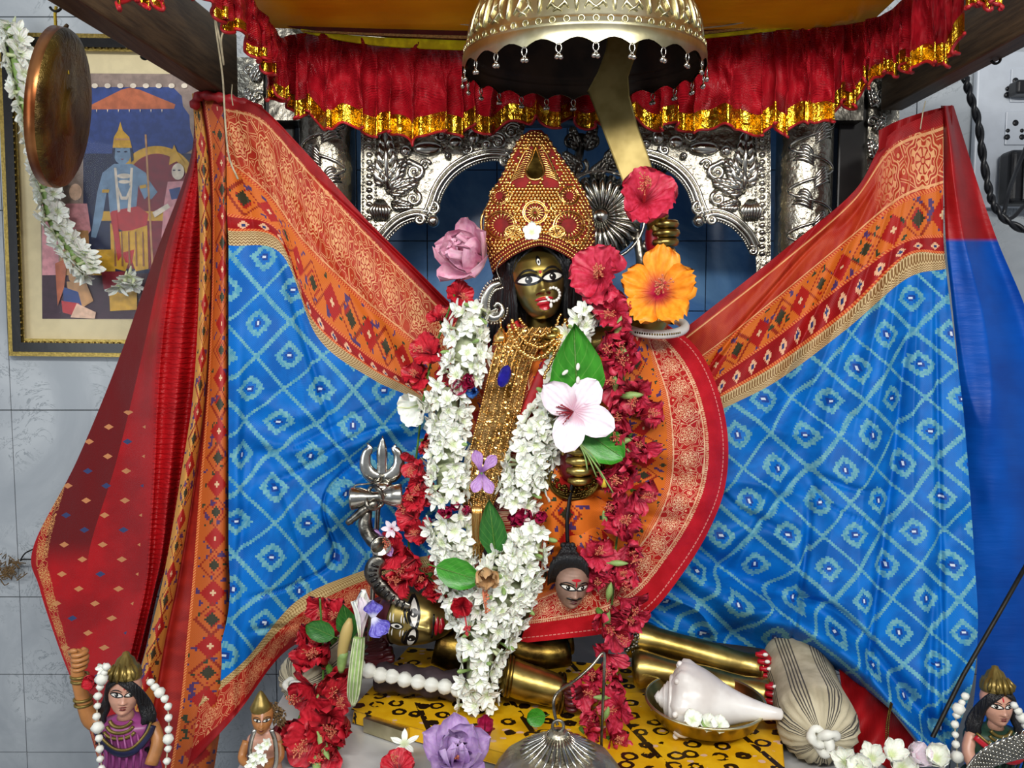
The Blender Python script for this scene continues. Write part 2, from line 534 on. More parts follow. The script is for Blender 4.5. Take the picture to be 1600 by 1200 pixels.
def f_redpanel():
    t, s = uvxy(); e, w = uvxy('edge')
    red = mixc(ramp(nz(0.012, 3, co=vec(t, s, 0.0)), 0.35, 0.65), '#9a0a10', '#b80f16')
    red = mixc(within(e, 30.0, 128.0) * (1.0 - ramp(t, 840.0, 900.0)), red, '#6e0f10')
    cx = fr(t / 46.0 + fl(s / 30.0) * 0.5) - 0.5; cy = fr(s / 30.0) - 0.5
    rr = ab(cx) * 46.0 + ab(cy) * 30.0 * 0.6
    k = fr(fl(t / 46.0 + fl(s / 30.0) * 0.5) * 0.37 + fl(s / 30.0) * 0.23)
    but = (rr < 4.6) * within(s, 18.0, 150.0) * (w > 0.5)
    c = mixc(but, red, mixc(k > 0.7, '#d08a58', '#3a4470'))
    c = mixc((e < 40.0) * (e > 14.0) * brocade(t, e, 40.0, 27.0), c, '#d79a5c')
    crink = sn(t * 0.8 + nz(0.2, 2, co=vec(t, s * 0.3, 0.0)) * 9.0) * within(s, -70.0, 5.0)
    return {'color': c, 'height': (crink + weave(t, s) * 0.1 + nz(0.06, 3, co=vec(t, s, 7.0)), 0.5, 0.003)}
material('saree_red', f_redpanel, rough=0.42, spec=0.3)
def f_blueplain():
    t, s = uvxy()
    c = mixc(ramp(nz(0.01, 3, co=vec(t, s, 0.0)), 0.3, 0.7), '#003f98', '#0052b4')
    c = mixc(ramp(t, 371.0, 379.0), mixc(ramp(nz(0.02, 3, co=vec(t, s, 4.0)), 0.3, 0.7), '#8d0d12', '#a51218'), c)
    return {'color': c, 'height': (nz(0.04, 4, co=vec(t * 2.0, s * 0.4, 2.0)), 0.4, 0.004)}
material('saree_plain', f_blueplain, rough=0.45, spec=0.3)
def f_satin():
    t, s = uvxy()
    rib = sn(s * 2.1 + nz(0.2, 2, co=vec(t * 0.1, s * 0.3, 0.0)) * 3.0)
    c = mixc(ramp(nz(0.03, 3, co=vec(t, s, 0.0)), 0.3, 0.7), '#b01020', '#d01a2c')
    return {'color': c, 'height': (rib * 0.35 + nz(0.05, 4, co=vec(t * 2.0, s, 7.0)) * 1.6, 0.9, 0.004)}
material('red_satin', f_satin, rough=0.33, spec=0.6)
def f_ceiling():
    t, s = uvxy()
    c = mixc(ramp(nz(0.006, 2, co=vec(t, s, 0.0)), 0.3, 0.7), '#e8960a', '#ffb818')
    return {'color': c, 'height': (nz(0.02, 3, co=vec(t * 0.3, s, 0.0)), 0.4, 0.006)}
material('canopy_satin', f_ceiling, rough=0.3)
simple('yellow_satin', '#f2e01c', 0.3)
simple('maroon_cloth', '#5a1012', 0.55)
simple('red_cloth', '#a8121c', 0.55)
simple('tinsel', '#b7a06a', 0.3, 0.9, scale=300, bump=0.8)
simple('red_velvet', '#7d1010', 0.8)
def f_ticking():
    t, s = uvxy()
    k = fr(s / 52.0)
    st = mx(mx(near(k, 0.1, 0.022), near(k, 0.2, 0.022)), mx(near(k, 0.3, 0.022), near(k, 0.4, 0.022)))
    st = mx(st, near(k, 0.5, 0.02))
    c = mixc(ramp(nz(0.03, 3, co=vec(t, s, 0.0)), 0.3, 0.7), '#a59b80', '#c2b89c')
    return {'color': mixc(st, c, '#4a4640'), 'height': (weave(t, s), 0.2, 0.001)}
material('ticking', f_ticking, rough=0.85)
def f_leopard():
    x, y, z = objxyz()
    co = vec(x * 1.0, y * 1.15, 0.0)
    v = vor(27.0, 'F1', co, rnd=0.5)
    n = nz(90, 3)
    d = v + (n - 0.5) * 0.22
    ring = within(d, 0.19, 0.36)
    gap = nz(40, 2) > 0.38
    c = mixc(ramp(nz(30), 0.3, 0.7), '#d9a00a', '#e8b61c')
    c = mixc((vor(34.0, 'F1', vec(x + 3.1, y * 1.6, 0.0)) + (n - 0.5) * 0.3) < 0.21, c, '#dcb49c')
    c = mixc(ring * gap, c, '#201208')
    st = near(fr(x * 6.0 + y * 2.0), 0.5, 0.03) * (nz(45, 2) > 0.45)
    c = mixc(st, c, '#241509')
    return {'color': c, 'height': (nz(70, 4), 0.2, 0.002)}
material('leopard_paint', f_leopard, rough=0.32)

# plants -------------------------------------------------------------
def f_petal(c1, c2, c0=None, veins=14.0, k0=0.42):
    def fn():
        u, v = uvxy()          # u across -1..1, v along 0..1 from base
        vein = sn((u / (v + 0.25)) * veins + nz(3.0, 2, co=vec(u, v, 0.0)) * 3.0)
        c = mixc(ramp(nz(2.5, 3, co=vec(u, v * 2.0, 0.0)), 0.3, 0.7), c1, c2)
        if c0: c = mixc(1.0 - ramp(v, 0.10, k0), c, c0)
        return {'color': c, 'height': (vein, 0.35, 0.0012)}
    return fn
def pet(name, c1, c2, c0=None, rough=0.5, sss=0.1, veins=14.0, k0=0.42):
    return material(name, f_petal(c1, c2, c0, veins, k0), rough=rough, Subsurface_Weight=sss, Subsurface_Scale=0.004)
pet('hib_red', '#a80f20', '#cf2436', '#6e0714')
pet('hib_pink', '#b0152e', '#d23a58', '#8a0c20')
pet('hib_orange', '#ef8a12', '#f9a52c', '#b0103c', k0=0.58)
pet('lotus_pink', '#dc96b4', '#eec0d0', '#ecd4d2')
pet('lotus_mauve', '#b894cc', '#d6bce2', '#a87cba')
pet('white_petal', '#eaecdf', '#fafaf2', '#cfd8aa', veins=6.0)
pet('pale_pink', '#e6d8e2', '#f2e8ee', '#cfa3b4')
pet('purple_petal', '#a878b8', '#c39ad0', '#7a4a8a')
pet('violet_petal', '#4a3ab0', '#8a84d8', '#d8d8ea')
pet('cream_petal', '#d6b98a', '#e8d6b4', '#b8a060')
pet('dry_petal', '#b58a5c', '#d0a878', '#8a6a40')
pet('blue_petal', '#2a5aa8', '#4a80c8', '#203a70')
pet('magenta_petal', '#9a0c3c', '#c0245a', '#6a0828')
simple('stamen_red', '#b83038', 0.6)
simple('pollen', '#d07a58', 0.7)
simple('bud_green', '#8aa860', 0.5)
simple('stem_pale', '#b4bd96', 0.6)
simple('stem_green', '#4d7a2c', 0.5)
def f_leaf(c1, c2):
    def fn():
        u, v = uvxy()
        rib = near(u, 0.0, 0.035)
        side = near(fr(v * 7.0 - ab(u) * 2.4), 0.5, 0.05)
        c = mixc(ramp(nz(3.0, 3, co=vec(u, v, 0.0)), 0.3, 0.7), c1, c2)
        c = mixc(mx(rib, side * 0.5) * 0.45, c, '#7fae52')
        return {'color': c, 'height': (mx(rib, side) + nz(9, 2, co=vec(u, v, 0.0)), 0.35, 0.001)}
    return fn
material('leaf', f_leaf('#2f7a1c', '#3f9428'), rough=0.35)
material('leaf_dark', f_leaf('#245c22', '#30702a'), rough=0.35)

# paint, skin, hair -----------------------------------------------------
material('eye_white', color='#e8e4da', rough=0.25)
material('paint_black', color='#0c0a0a', rough=0.3)
material('paint_red', color='#b01224', rough=0.3)
material('paint_dark_red', color='#5c0a14', rough=0.3)
material('paint_white', color='#e4e0d8', rough=0.35)
material('paint_maroon', color='#4a1218', rough=0.35)
def f_hair():
    x, y, z = objxyz()
    n = nz(40, 4, 0.6, co=vec(x * 8.0, y * 8.0, z * 0.8))
    return {'color': mixc(n, '#050506', '#15151a'), 'height': (n, 0.8, 0.004)}
material('hair', f_hair, rough=0.38)
simple('clay_skin', '#c8957e', 0.35, var=0.95)
simple('clay_tan', '#a8703e', 0.4, var=0.9)
simple('clay_grey', '#8f7060', 0.5, 0.2, var=0.8)
simple('clay_purple', '#8d3f78', 0.35, var=0.85)
simple('clay_navy', '#15183a', 0.35)
simple('clay_gold', '#7d6a35', 0.35, 0.6)
simple('clay_green', '#1c3a2a', 0.5)
simple('fur', '#6a5232', 0.9, scale=150, bump=0.8)
simple('gem_blue', '#1b1478', 0.08)
def f_shell():
    x, y, z = objxyz()
    return {'color': mixc(ramp(nz(18, 3), 0.35, 0.65), '#cfc8c2', '#e6e2dd'), 'height': (nz(50, 3), 0.15, 0.001)}
material('conch_shell', f_shell, rough=0.3)
simple('bead_white', '#dcdcd2', 0.5, var=0.96)
simple('stone_base', '#33262a', 0.7, scale=60, bump=0.5)
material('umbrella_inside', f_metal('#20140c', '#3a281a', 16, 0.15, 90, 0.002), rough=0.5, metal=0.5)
simple('cream_card', '#d2c49c', 0.7, var=0.96)
simple('frame_black', '#14110f', 0.25)
simple('frame_gilt', '#a58c4a', 0.3, 0.9, scale=200, bump=0.5)
def mglass():
    m = bpy.data.materials.new('picture_glass'); m.use_nodes = True; nt = m.node_tree
    nt.nodes.remove(nt.nodes['Principled BSDF'])
    t = nt.nodes.new('ShaderNodeBsdfTransparent'); g = nt.nodes.new('ShaderNodeBsdfGlossy'); g.inputs['Roughness'].default_value = 0.03
    f = nt.nodes.new('ShaderNodeFresnel'); f.inputs[0].default_value = 1.12; x = nt.nodes.new('ShaderNodeMixShader')
    nt.links.new(f.outputs[0], x.inputs[0]); nt.links.new(t.outputs[0], x.inputs[1]); nt.links.new(g.outputs[0], x.inputs[2])
    nt.links.new(x.outputs[0], nt.nodes['Material Output'].inputs[0]); MAT['picture_glass'] = m
mglass()
# ------------------------------------------------------------------ the room
WY = 0.66                          # back wall
ZB = CZ - 0.68                     # top of the altar slab
def structure(name, lo, hi, mat, label):
    return MB().box(lo, hi).build(name, MAT[mat], smooth=False, kind='structure', label=label)
structure('floor', (-2.0, -3.0, -0.05), (2.2, WY + 0.05, 0.0), 'floor_stone', 'grey stone floor of the shrine room')
wall = MB().box((-2.0, WY, 0.0), (2.2, WY + 0.06, 2.9)).build('wall_back', MAT['grout'], smooth=False, kind='structure', label='marble and blue tile clad wall behind the shrine')
def tile(name, x0, x1, z0, z1, th, mat, g=0.0012, bv=0.001):
    o = MB().box((x0 + g, WY - th, z0 + g), (x1 - g, WY + 0.001, z1 - g)).build(name, MAT[mat], wall, smooth=False)
    return o
def zpx(py): return at(800, py, WY).z
def xpx(px, py=400): return at(px, py, WY).x
# grey marble cladding left of the throne, laid in courses
zs = [0.0, 0.4, 0.6, zpx(930), zpx(640), zpx(330), zpx(30), zpx(-150), 2.9]
xl = [-2.0, -1.66, xpx(12), xpx(190), xpx(420), xpx(560)]
for i in range(len(zs) - 1):
    for j in range(len(xl) - 1):
        tile('marble_panel', xl[j], xl[j + 1], zs[i], zs[i + 1], 0.012 + 0.0006 * ((i * 3 + j) % 3), 'marble')
zr = [0.0, 0.4, 0.6, zpx(930), zpx(640), zpx(325), zpx(85), zpx(-60), 2.9]
xr = [xpx(1210), xpx(1420), xpx(1512), xpx(1720), 1.7, 2.2]
for i in range(len(zr) - 1):
    for j in range(len(xr) - 1):
        tile('marble_panel', xr[j], xr[j + 1], zr[i], zr[i + 1], 0.012 + 0.0006 * ((i * 2 + j) % 3), 'marble')
# blue tiles in the middle
tx0, tx1 = xpx(560), xpx(1210)
nx = 6; tw = (tx1 - tx0) / nx
z = zpx(700)
tile('marble_panel', tx0, tx1, 0.0, z, 0.010, 'marble')
while z < zpx(60):
    for j in range(nx):
        tile('tile', tx0 + j * tw, tx0 + (j + 1) * tw, z, z + tw, 0.010, 'blue_tile')
    z += tw
tile('marble_panel', tx0, tx1, z, 2.9, 0.010, 'marble')

# the altar: a raised marble slab in the middle of a lower ledge
ZL = ZB - 0.45
alt = thing('altar', 'pale grey marble altar slab that carries the statues and offerings', 'altar', (0.1, 0.3, 0.0))
o = MB().box((-0.43, -0.52, ZB - 0.04), (0.64, WY - 0.02, ZB)).build('slab', MAT['altar_marble'], alt, smooth=False); bevel(o, 0.006)
o = MB().box((-0.41, -0.50, ZL), (0.62, WY - 0.02, ZB - 0.04)).build('plinth', MAT['marble'], alt, smooth=False)
o = MB().box((-1.0, -0.52, 0.0), (1.15, WY - 0.02, ZL)).build('ledge', MAT['marble'], alt, smooth=False); bevel(o, 0.006)

# ------------------------------------------------------------------ silver throne
TY = 0.40
CX = 884                            # the throne's middle in the picture
thr = thing('silver_throne', 'carved silver throne with scrolled arches and round pillars behind the deity', 'throne', (at(CX, 500, TY).x, TY, ZB))
def mir(p): return (2 * CX - p[0],) + tuple(p[1:])
def scroll(mb, cx, cy, r, a0, turns, Y, w, hand=1, n=22, tail=None):
    pts = []; rad = []
    for i in range(n):
        f = i / (n - 1)
        a = a0 + hand * turns * 2 * PI * f
        q = r * (1 - 0.86 * f)
        pts.append(at(cx + q * math.cos(a), cy - q * math.sin(a), Y)); rad.append(w * K(Y) * (1 - 0.45 * f))
    if tail:
        tp = [at(*(list(q) + [Y])[:3]) for q in tail]
        pts = tp + pts; rad = [w * K(Y) * (0.5 + 0.5 * (i + 1) / len(tp)) for i in range(len(tp))] + rad
    mb.tube(pts, rad, 6, flat=0.8)
    mb.ball(pts[-1], w * K(Y) * 1.1, 8, 6)
def acanthus(mb, x, y, L, ang, Y, w=8, lobes=5):
    # a leaf of curled lobes along a rib
    ux, uy = math.cos(ang), math.sin(ang)
    for i in range(lobes):
        f = (i + 0.6) / lobes
        bx, by = x + ux * L * f * 0.75, y - uy * L * f * 0.75
        for sgn in (-1, 1):
            a = ang + sgn * (0.95 - 0.5 * f)
            l = L * (0.5 - 0.22 * f)
            pts = [at(bx, by, Y), at(bx + math.cos(a) * l * 0.5, by - math.sin(a) * l * 0.5, Y - 0.006), at(bx + math.cos(a + sgn * -0.5) * l, by - math.sin(a + sgn * -0.5) * l, Y - 0.002)]
            pts = [Vector(p) for p in path([tuple(p) for p in pts], 6)]
            k = K(Y) * w
            mb.tube(pts, [k * 0.5, k * 0.8, k * 0.8, k * 0.65, k * 0.4, k * 0.1], 5, flat=0.6)
    mb.tube([at(x, y, Y), at(x + ux * L * 0.6, y - uy * L * 0.6, Y - 0.007), at(x + ux * L, y - uy * L, Y - 0.002)], [K(Y) * w * 0.7, K(Y) * w * 0.5, K(Y) * 1], 6)
# arch outline, left half in pixels: from the pillar's foot of the arch up to the crown
arch = [(588, 388), (600, 366), (622, 345), (648, 335), (668, 338)]
arch2 = [(668, 338), (676, 318), (684, 296), (697, 276), (716, 259), (742, 246), (772, 240), (800, 244)]
outline = [(564, 520), (564, 190), (830, 170), (815, 215)] + arch2[::-1] + arch[::-1][1:] + [(586, 420), (586, 520)]
for side in (0, 1):
    g = (lambda p: p) if side == 0 else mir
    fr_ = [at(*g(p), TY - 0.012) for p in outline]; bk_ = [at(*g(p), TY + 0.012) for p in outline]
    if side: fr_.reverse(); bk_.reverse()
    MB().prism(fr_, bk_).build('arch_panel', MAT['silver'], thr, smooth=False)
    rim = MB()
    for off, w in ((0, 4.5), (7, 3.0), (-6, 2.6)):
        for crv in (arch, arch2):
            c = path(crv, 26); out = []
            for i in range(len(c)):
                dx, dy = c[min(i + 1, 25)] - c[max(i - 1, 0)]; l = math.hypot(dx, dy)
                out.append(at(*g((c[i][0] + dy / l * off, c[i][1] - dx / l * off)), TY - 0.018 + 0.003 * (off < 0)))
            rim.tube(out, w * K(TY), 6)
    for (cx, cy, r, a0, hand) in ((676, 326, 11, PI * 0.5, -1), (655, 343, 9, PI * 0.5, -1), (788, 250, 12, PI * 0.5, -1), (592, 392, 8, 1, 1)):
        q = g((cx, cy)); scroll(rim, q[0], q[1], r, a0 if side == 0 else PI - a0, 1.3, TY - 0.02, 4, hand if side == 0 else -hand)
    b = rim.ball(at(*g((677, 345)), TY - 0.018), 10 * K(TY), 10, 8)
    rim.build('arch_rim', MAT['silver_smooth'], thr)
    bd = MB()
    for crv, n in ((arch, 24), (arch2, 46)):
        for i, c in enumerate(path(crv, n)):
            dx, dy = (path(crv, n)[min(i + 1, n - 1)] - path(crv, n)[max(i - 1, 0)]); l = math.hypot(dx, dy)
            bd.ball(at(*g((c[0] + dy / l * -10, c[1] - dx / l * -10)), TY - 0.014), 2.4 * K(TY), 6, 4)
    for k in range(40):      # two beaded fillets on the panel's outer edge
        for xx, rr in ((567, 2.2), (587, 2.2)):
            bd.ball(at(*g((xx, 196 + k * 5.2)), TY - 0.013), rr * K(TY), 6, 4)
    for k in range(19):
        bd.ball(at(*g((577, 198 + k * 11)), TY - 0.013), (5.5 * K(TY), 4 * K(TY), 4.2 * K(TY)), 8, 6)
    bd.build('beading', MAT['silver_smooth'], thr, kind='stuff')
    rel = MB()
    a = lambda x: x if side == 0 else PI - x
    def AC(x, y, L, an, w=7): q = g((x, y)); acanthus(rel, q[0], q[1], L, a(an), TY - 0.014, w)
    def SC(x, y, r, a0, t, h, w=4.5, tail=None):
        q = g((x, y)); scroll(rel, q[0], q[1], r, a(a0), t, TY - 0.015, w, h if side == 0 else -h, tail=[g(p) for p in tail] if tail else None)
    AC(606, 296, 95, PI / 2 + 0.05, 9); AC(606, 296, 58, 1.05, 7); AC(603, 290, 45, 2.2, 6); AC(604, 300, 55, 0.35, 7)
    SC(648, 268, 13, 0.5, 1.4, -1, 5, [(612, 288), (620, 262), (640, 252)])
    SC(646, 310, 11, 0.5, 1.3, -1, 4, [(648, 296)]); SC(664, 258, 9, 0.2, 1.2, 1, 3.5)
    SC(596, 268, 10, 2.4, 1.2, 1, 4, [(606, 284)])
    SC(628, 297, 10, 0.6, 1.2, -1, 3.5)
    q = g((594, 328)); 
    for k in range(7):       # bud at the bottom of the spandrel
        f = (k - 3) / 3
        rel.tube([at(q[0] + f * 4, q[1] - 16, TY - 0.014), at(q[0] + f * 15, q[1], TY - 0.024 + 0.006 * abs(f)), at(q[0] + f * 9, q[1] + 17, TY - 0.016)], [2 * K(TY), 4.5 * K(TY), 1.5 * K(TY)], 6)
    AC(612, 318, 34, -0.15, 7)
    for (x, y, rx, ry) in ((668, 232, 24, 11), (634, 236, 9, 9), (712, 222, 12, 10), (740, 214, 10, 12), (760, 226, 8, 7), (700, 244, 6, 6)):
        q = g((x, y)); rel.ball(at(q[0], q[1], TY - 0.016), (rx * K(TY), 0.012, ry * K(TY)), 14, 10)
    for (x, y, r, a0, h) in ((778, 222, 13, 2.5, -1), (800, 206, 12, 0.5, 1), (730, 234, 8, 1, -1), (690, 212, 10, 2, 1)):
        SC(x, y, r, a0, 1.4, h)
    rel.build('relief_scrollwork', MAT['silver_smooth'], thr)
    # round pillar
    px = g((513, 0))[0]; r = 42 * K(TY)
    zt = at(px, 60, TY).z; c = at(px, 300, TY + 0.02)
    prof = [(r * 1.25, ZB), (r * 1.25, ZB + 0.05), (r, ZB + 0.06), (r, zt), (r * 1.2, zt + 0.01), (r * 1.2, zt + 0.05), (0.0, zt + 0.05)]
    pil = MB().lathe(prof, 32, Matrix.Translation((c.x, c.y, 0))).build('pillar', MAT['silver'], thr); sharp(pil)
    vine = MB()
    for k in range(9):       # acanthus vine winding up the pillar, on its front
        zc = at(px, 420 - k * 34, TY).z; sg = 1 if k % 2 else -1
        for j in range(5):
            th0 = -PI / 2 + sg * 0.25; f = j / 4
            pts = []
            for q_ in range(7):
                w_ = q_ / 6
                th = th0 - sg * (0.25 + 0.75 * w_ * (1 - 0.3 * f)) + 0.0
                zz = zc + K(TY) * (-14 + 13 * f + (26 - 9 * f) * math.sin(w_ * 2.2) * (0.45 + 0.55 * f))
                rr = r + 0.003 * math.sin(w_ * PI)
                pts.append((c.x + rr * math.cos(th), c.y + rr * math.sin(th), zz))
            vine.tube(pts, [K(TY) * x_ for x_ in (1.2, 2.4, 3.2, 3.4, 3.2, 2.4, 0.8)], 5, flat=0.7)
        pts = []
        for q_ in range(9):
            w_ = q_ / 8; th = -PI / 2 + sg * 0.85 * math.cos(w_ * PI)
            pts.append((c.x + (r + 0.002) * math.cos(th), c.y + (r + 0.002) * math.sin(th), zc + K(TY) * (34 * w_ - 17)))
        vine.tube(pts, 2.6 * K(TY), 6)
    vine.build('pillar_vine', MAT['silver_smooth'], pil)
    # black wooden post, then the outer silver post further back
    p0, p1 = at(g((420, 0))[0], 300, TY + 0.05), at(g((466, 0))[0], 300, TY + 0.05)
    x0, x1 = sorted((p0.x, p1.x))
    o = MB().box((x0, TY + 0.03, ZB), (x1, TY + 0.07, at(800, 20, TY).z)).build('wood_post', MAT['black_wood'], thr, smooth=False); bevel(o, 0.004)
    px2 = g((396, 0))[0] if side == 0 else 1370
    w2 = 24 * K(TY)
    c2 = at(px2, 300, TY + 0.04)
    post = MB().box((c2.x - w2, c2.y - 0.02, ZB), (c2.x + w2, c2.y + 0.02, at(800, 84, TY).z)).build('outer_post', MAT['silver'], thr, smooth=False)
    orn = MB()
    for k in range(9):
        yy = 128 + k * 40
        acanthus(orn, px2, yy, 34, PI / 2 + (0.4 if k % 2 else -0.4), c2.y - 0.022, 6, 4)
        scroll(orn, px2 + (7 if k % 2 else -7), yy - 18, 9, 0.3, 1.3, c2.y - 0.024, 3)
    orn.build('post_carving', MAT['silver_smooth'], post)
# lintel above the arches (mostly behind the red valance)
a0, a1 = at(420, 40, TY), at(1350, 40, TY)
o = MB().box((a0.x, TY - 0.01, at(800, 190, TY).z), (a1.x, TY + 0.05, at(800, 20, TY).z)).build('lintel', MAT['silver_dark'], thr, smooth=False)
# fluted silver medallion between the arches behind the crown, with a dark crest above it
my = TY + 0.02
m = MB(); mc = at(938, 338, my); r = 62 * K(my)
wob = lambda i, t: 1.0
mm = Matrix.Translation(mc) @ Matrix.Rotation(R(90), 4, 'X')
m.lathe([(0.0, 0.012), (r * 0.16, 0.012), (r * 0.2, 0.006), (r, 0.0), (r * 1.02, -0.01)], 48, mm)
for k in range(26):
    t = 2 * PI * k / 26
    pts = [mc + Vector((math.cos(t + s_ * 0.12) * r * f, -0.006 - 0.01 * math.sin(f * PI), math.sin(t + s_ * 0.12) * r * f)) for f, s_ in ((0.2, 0), (0.45, 0.5), (0.75, 0.9), (0.98, 0.6))]
    m.tube(pts, [r * 0.02, r * 0.05, r * 0.09, r * 0.1], 6)
m.tube([mc + Vector((math.cos(t) * r * 1.1, -0.006, math.sin(t) * r * 1.1)) for t in np.linspace(0, 2 * PI, 40, endpoint=False)], r * 0.045, 6, closed=True)
m.build('fluted_medallion', MAT['silver_smooth'], thr)
m = MB()
for (x, y, L, an) in ((905, 235, 40, 1.9), (915, 235, 45, 1.2), (945, 262, 46, 0.5), (948, 255, 40, 1.0), (905, 262, 36, 2.4), (900, 290, 40, 2.6), (925, 280, 46, 0.9), (1020, 300, 40, 1.4), (1030, 340, 40, 1.7), (1010, 395, 36, 1.3), (1015, 430, 30, 1.2)):
    acanthus(m, x, y, L, an, my, 7)
for (x, y, r_, a_, h) in ((893, 222, 13, 0, 1), (925, 222, 13, PI, -1), (905, 262, 14, 1, -1), (960, 300, 14, 1, 1), (1034, 262, 14, 1, 1), (1040, 300, 10, 2, -1)):
    scroll(m, x, y, r_, a_, 1.4, my - 0.005, 4, h)
m.tube([at(880, 470, my), at(895, 300, my), at(910, 210, my)], 7 * K(my), 8); m.tube([at(1010, 500, my), at(1000, 400, my), at(985, 300, my)], 7 * K(my), 8)
m.build('dark_crest', MAT['silver_dark'], thr)

# ------------------------------------------------------------------ canopy: wooden side beams, roof cloth, valance
ZBEAM = CZ + 0.446
def beam(name, xb, xf, yb, yf, thick, h, label, sgn):
    # from the back (yb) towards the room (yf); sgn -1 the left one
    m = MB()
    v = []
    for (x, y) in ((xb, yb), (xf, yf)):
        v += [(x, y, ZBEAM), (x + sgn * thick, y, ZBEAM), (x + sgn * thick, y, ZBEAM + h), (x, y, ZBEAM + h)]
    m.add(v, [(0, 1, 2, 3), (7, 6, 5, 4), (0, 4, 5, 1), (1, 5, 6, 2), (2, 6, 7, 3), (3, 7, 4, 0)])
    o = m.build(name, MAT['dark_wood'], smooth=False, label=label, cat='beam')
    bevel(o, 0.004)
    return o
bl = beam('canopy_beam', -0.535, -0.64, 0.34, -0.60, 0.045, 0.13, 'dark wooden canopy beam at upper left above the framed picture', -1)
br = beam('canopy_beam', 0.75, 0.797, 0.40, -0.60, 0.045, 0.13, 'dark wooden canopy beam at upper right above the wall sockets', 1)

cano = thing('canopy_cloth', 'yellow satin canopy roof cloth with red pleated gold-edged valance', 'canopy', (0.1, 0.1, ZBEAM + 0.02))
VY = 0.30
# roof cloth: from the valance top towards the room, sagging a little
rows = []
zc0 = at(890, 62, VY).z + 0.004
C = []
for j, yy in enumerate(np.linspace(VY, -0.2, 6)):
    row = []
    for i in range(7):
        x = -0.47 + i * (0.67 + 0.47) / 6
        row.append((x, yy, zc0 + 0.018 - 0.012 * math.sin(PI * i / 6) + 0.02 * (j / 5), (x + 1) * 1000, yy * 1000))
    C.append(row)
P = patch(C, 40, 60)
MB().grid(P[..., :3], P[..., 3:5]).build('roof_cloth', MAT['canopy_satin'], cano)
def stripe(name, pts, y, w, mat, drop=0.0):
    P_ = path(pts, 60)
    top = [at(p[0], p[1], y) for p in P_]; bot = [at(p[0], p[1] + w * (math.sin(PI * i / 59) ** 0.6 * 0.8 + 0.2), y) for i, p in enumerate(P_)]
    f = lambda dy: np.array([[(*(q + Vector((0, dy, 0))),) for q in top], [(*(q + Vector((0, dy, 0))),) for q in bot]])
    m = MB().grid(f(0.0)).grid(f(0.004)[::-1])
    return m.build(name, MAT[mat], cano)
stripe('maroon_border', [(440, 34), (600, 40), (740, 42), (900, 44), (1100, 34), (1330, 4)], VY - 0.012, 22, 'maroon_cloth')
stripe('tinsel_trim', [(470, 47), (600, 52), (740, 56), (900, 57), (1100, 49), (1330, 22)], VY - 0.016, 5, 'tinsel')
stripe('yellow_band', [(470, 45), (560, 56), (640, 60), (740, 62), (900, 64), (1090, 46), (1200, 38), (1340, 24)], VY - 0.010, 16, 'yellow_satin')
def valance(pts, n, M, seed, name, h0, gold=26, amp=0.014):
    # pts: (px, py_top, py_bottom, Y) along the rod; ruffled cloth with a gold foil hem
    rnd = random.Random(seed)
    A = path(pts, n)
    ph = 0.0; phase = []
    for i in range(n):
        ph += 2 * PI / (16 + 9 * math.sin(i * .11) + rnd.uniform(-4, 6)); phase.append(ph)
    T = np.zeros((M, n, 3)); UV = np.zeros((M, n, 2)); G = np.zeros((6, n, 3))
    for i in range(n):
        x, yt, yb, Y = A[i]
        cr = noise.noise(Vector((i * 0.055, seed, 0))) ; cr2 = noise.noise(Vector((i * 0.13, seed, 4)))
        for j in range(M + 5):
            f = j / (M - 1)
            py = yt + (yb - yt) * f * 0.79
            if j >= M: f = 1.0; py = yt + (yb - yt) * (0.79 + 0.21 * (j - M + 1) / 5)
            fl_ = 0.25 + 0.75 * min(1, f)
            ff = min(1, f)
            dY = amp * fl_ * (math.sin(phase[i]) + 0.6 * math.sin(phase[i] * 0.43 + 1.7 * ff)) + 0.02 * ff * cr
            dY += 0.024 * noise.noise(Vector((i * 0.11, ff * 3.2, seed + 2))) + 0.008 * noise.noise(Vector((i * 0.5, ff * 6, seed)))
            dx = 7 * ff * math.sin(phase[i] + 1.2) + 5 * noise.noise(Vector((i * 0.09, ff * 2.5, seed + 7)))
            dz = 13 * ff * cr2 + 8 * ff * math.sin(phase[i] * 0.5 + 1)
            p = at(x + dx, py + dz, Y - dY - 0.012 * ff)
            if j < M: T[j, i] = p; UV[j, i] = (i * 900.0 / n, f * (yb - yt))
            if j >= M - 1: G[j - M + 1, i] = p + Vector((0, -0.0015, 0))
    MB().grid(T, UV).build(name, MAT['red_satin'], cano)
    MB().grid(G).build('gold_hem', MAT['gold_foil'], cano)
    # narrow red binding under the foil
    MB().tube([Vector(q) for q in G[-1]], 2.2 * K(VY), 5).build('hem_binding', MAT['red_cloth'], cano)
valance([(412, 70, 145, 0.24), (470, 52, 178, 0.29), (560, 58, 205, 0.30), (660, 66, 214, 0.305), (760, 70, 202, 0.32), (880, 72, 192, 0.325), (1000, 72, 194, 0.32), (1120, 54, 204, 0.305), (1230, 46, 203, 0.295), (1310, 40, 176, 0.28), (1366, 30, 118, 0.22)], 420, 26, 3, 'valance', 0)
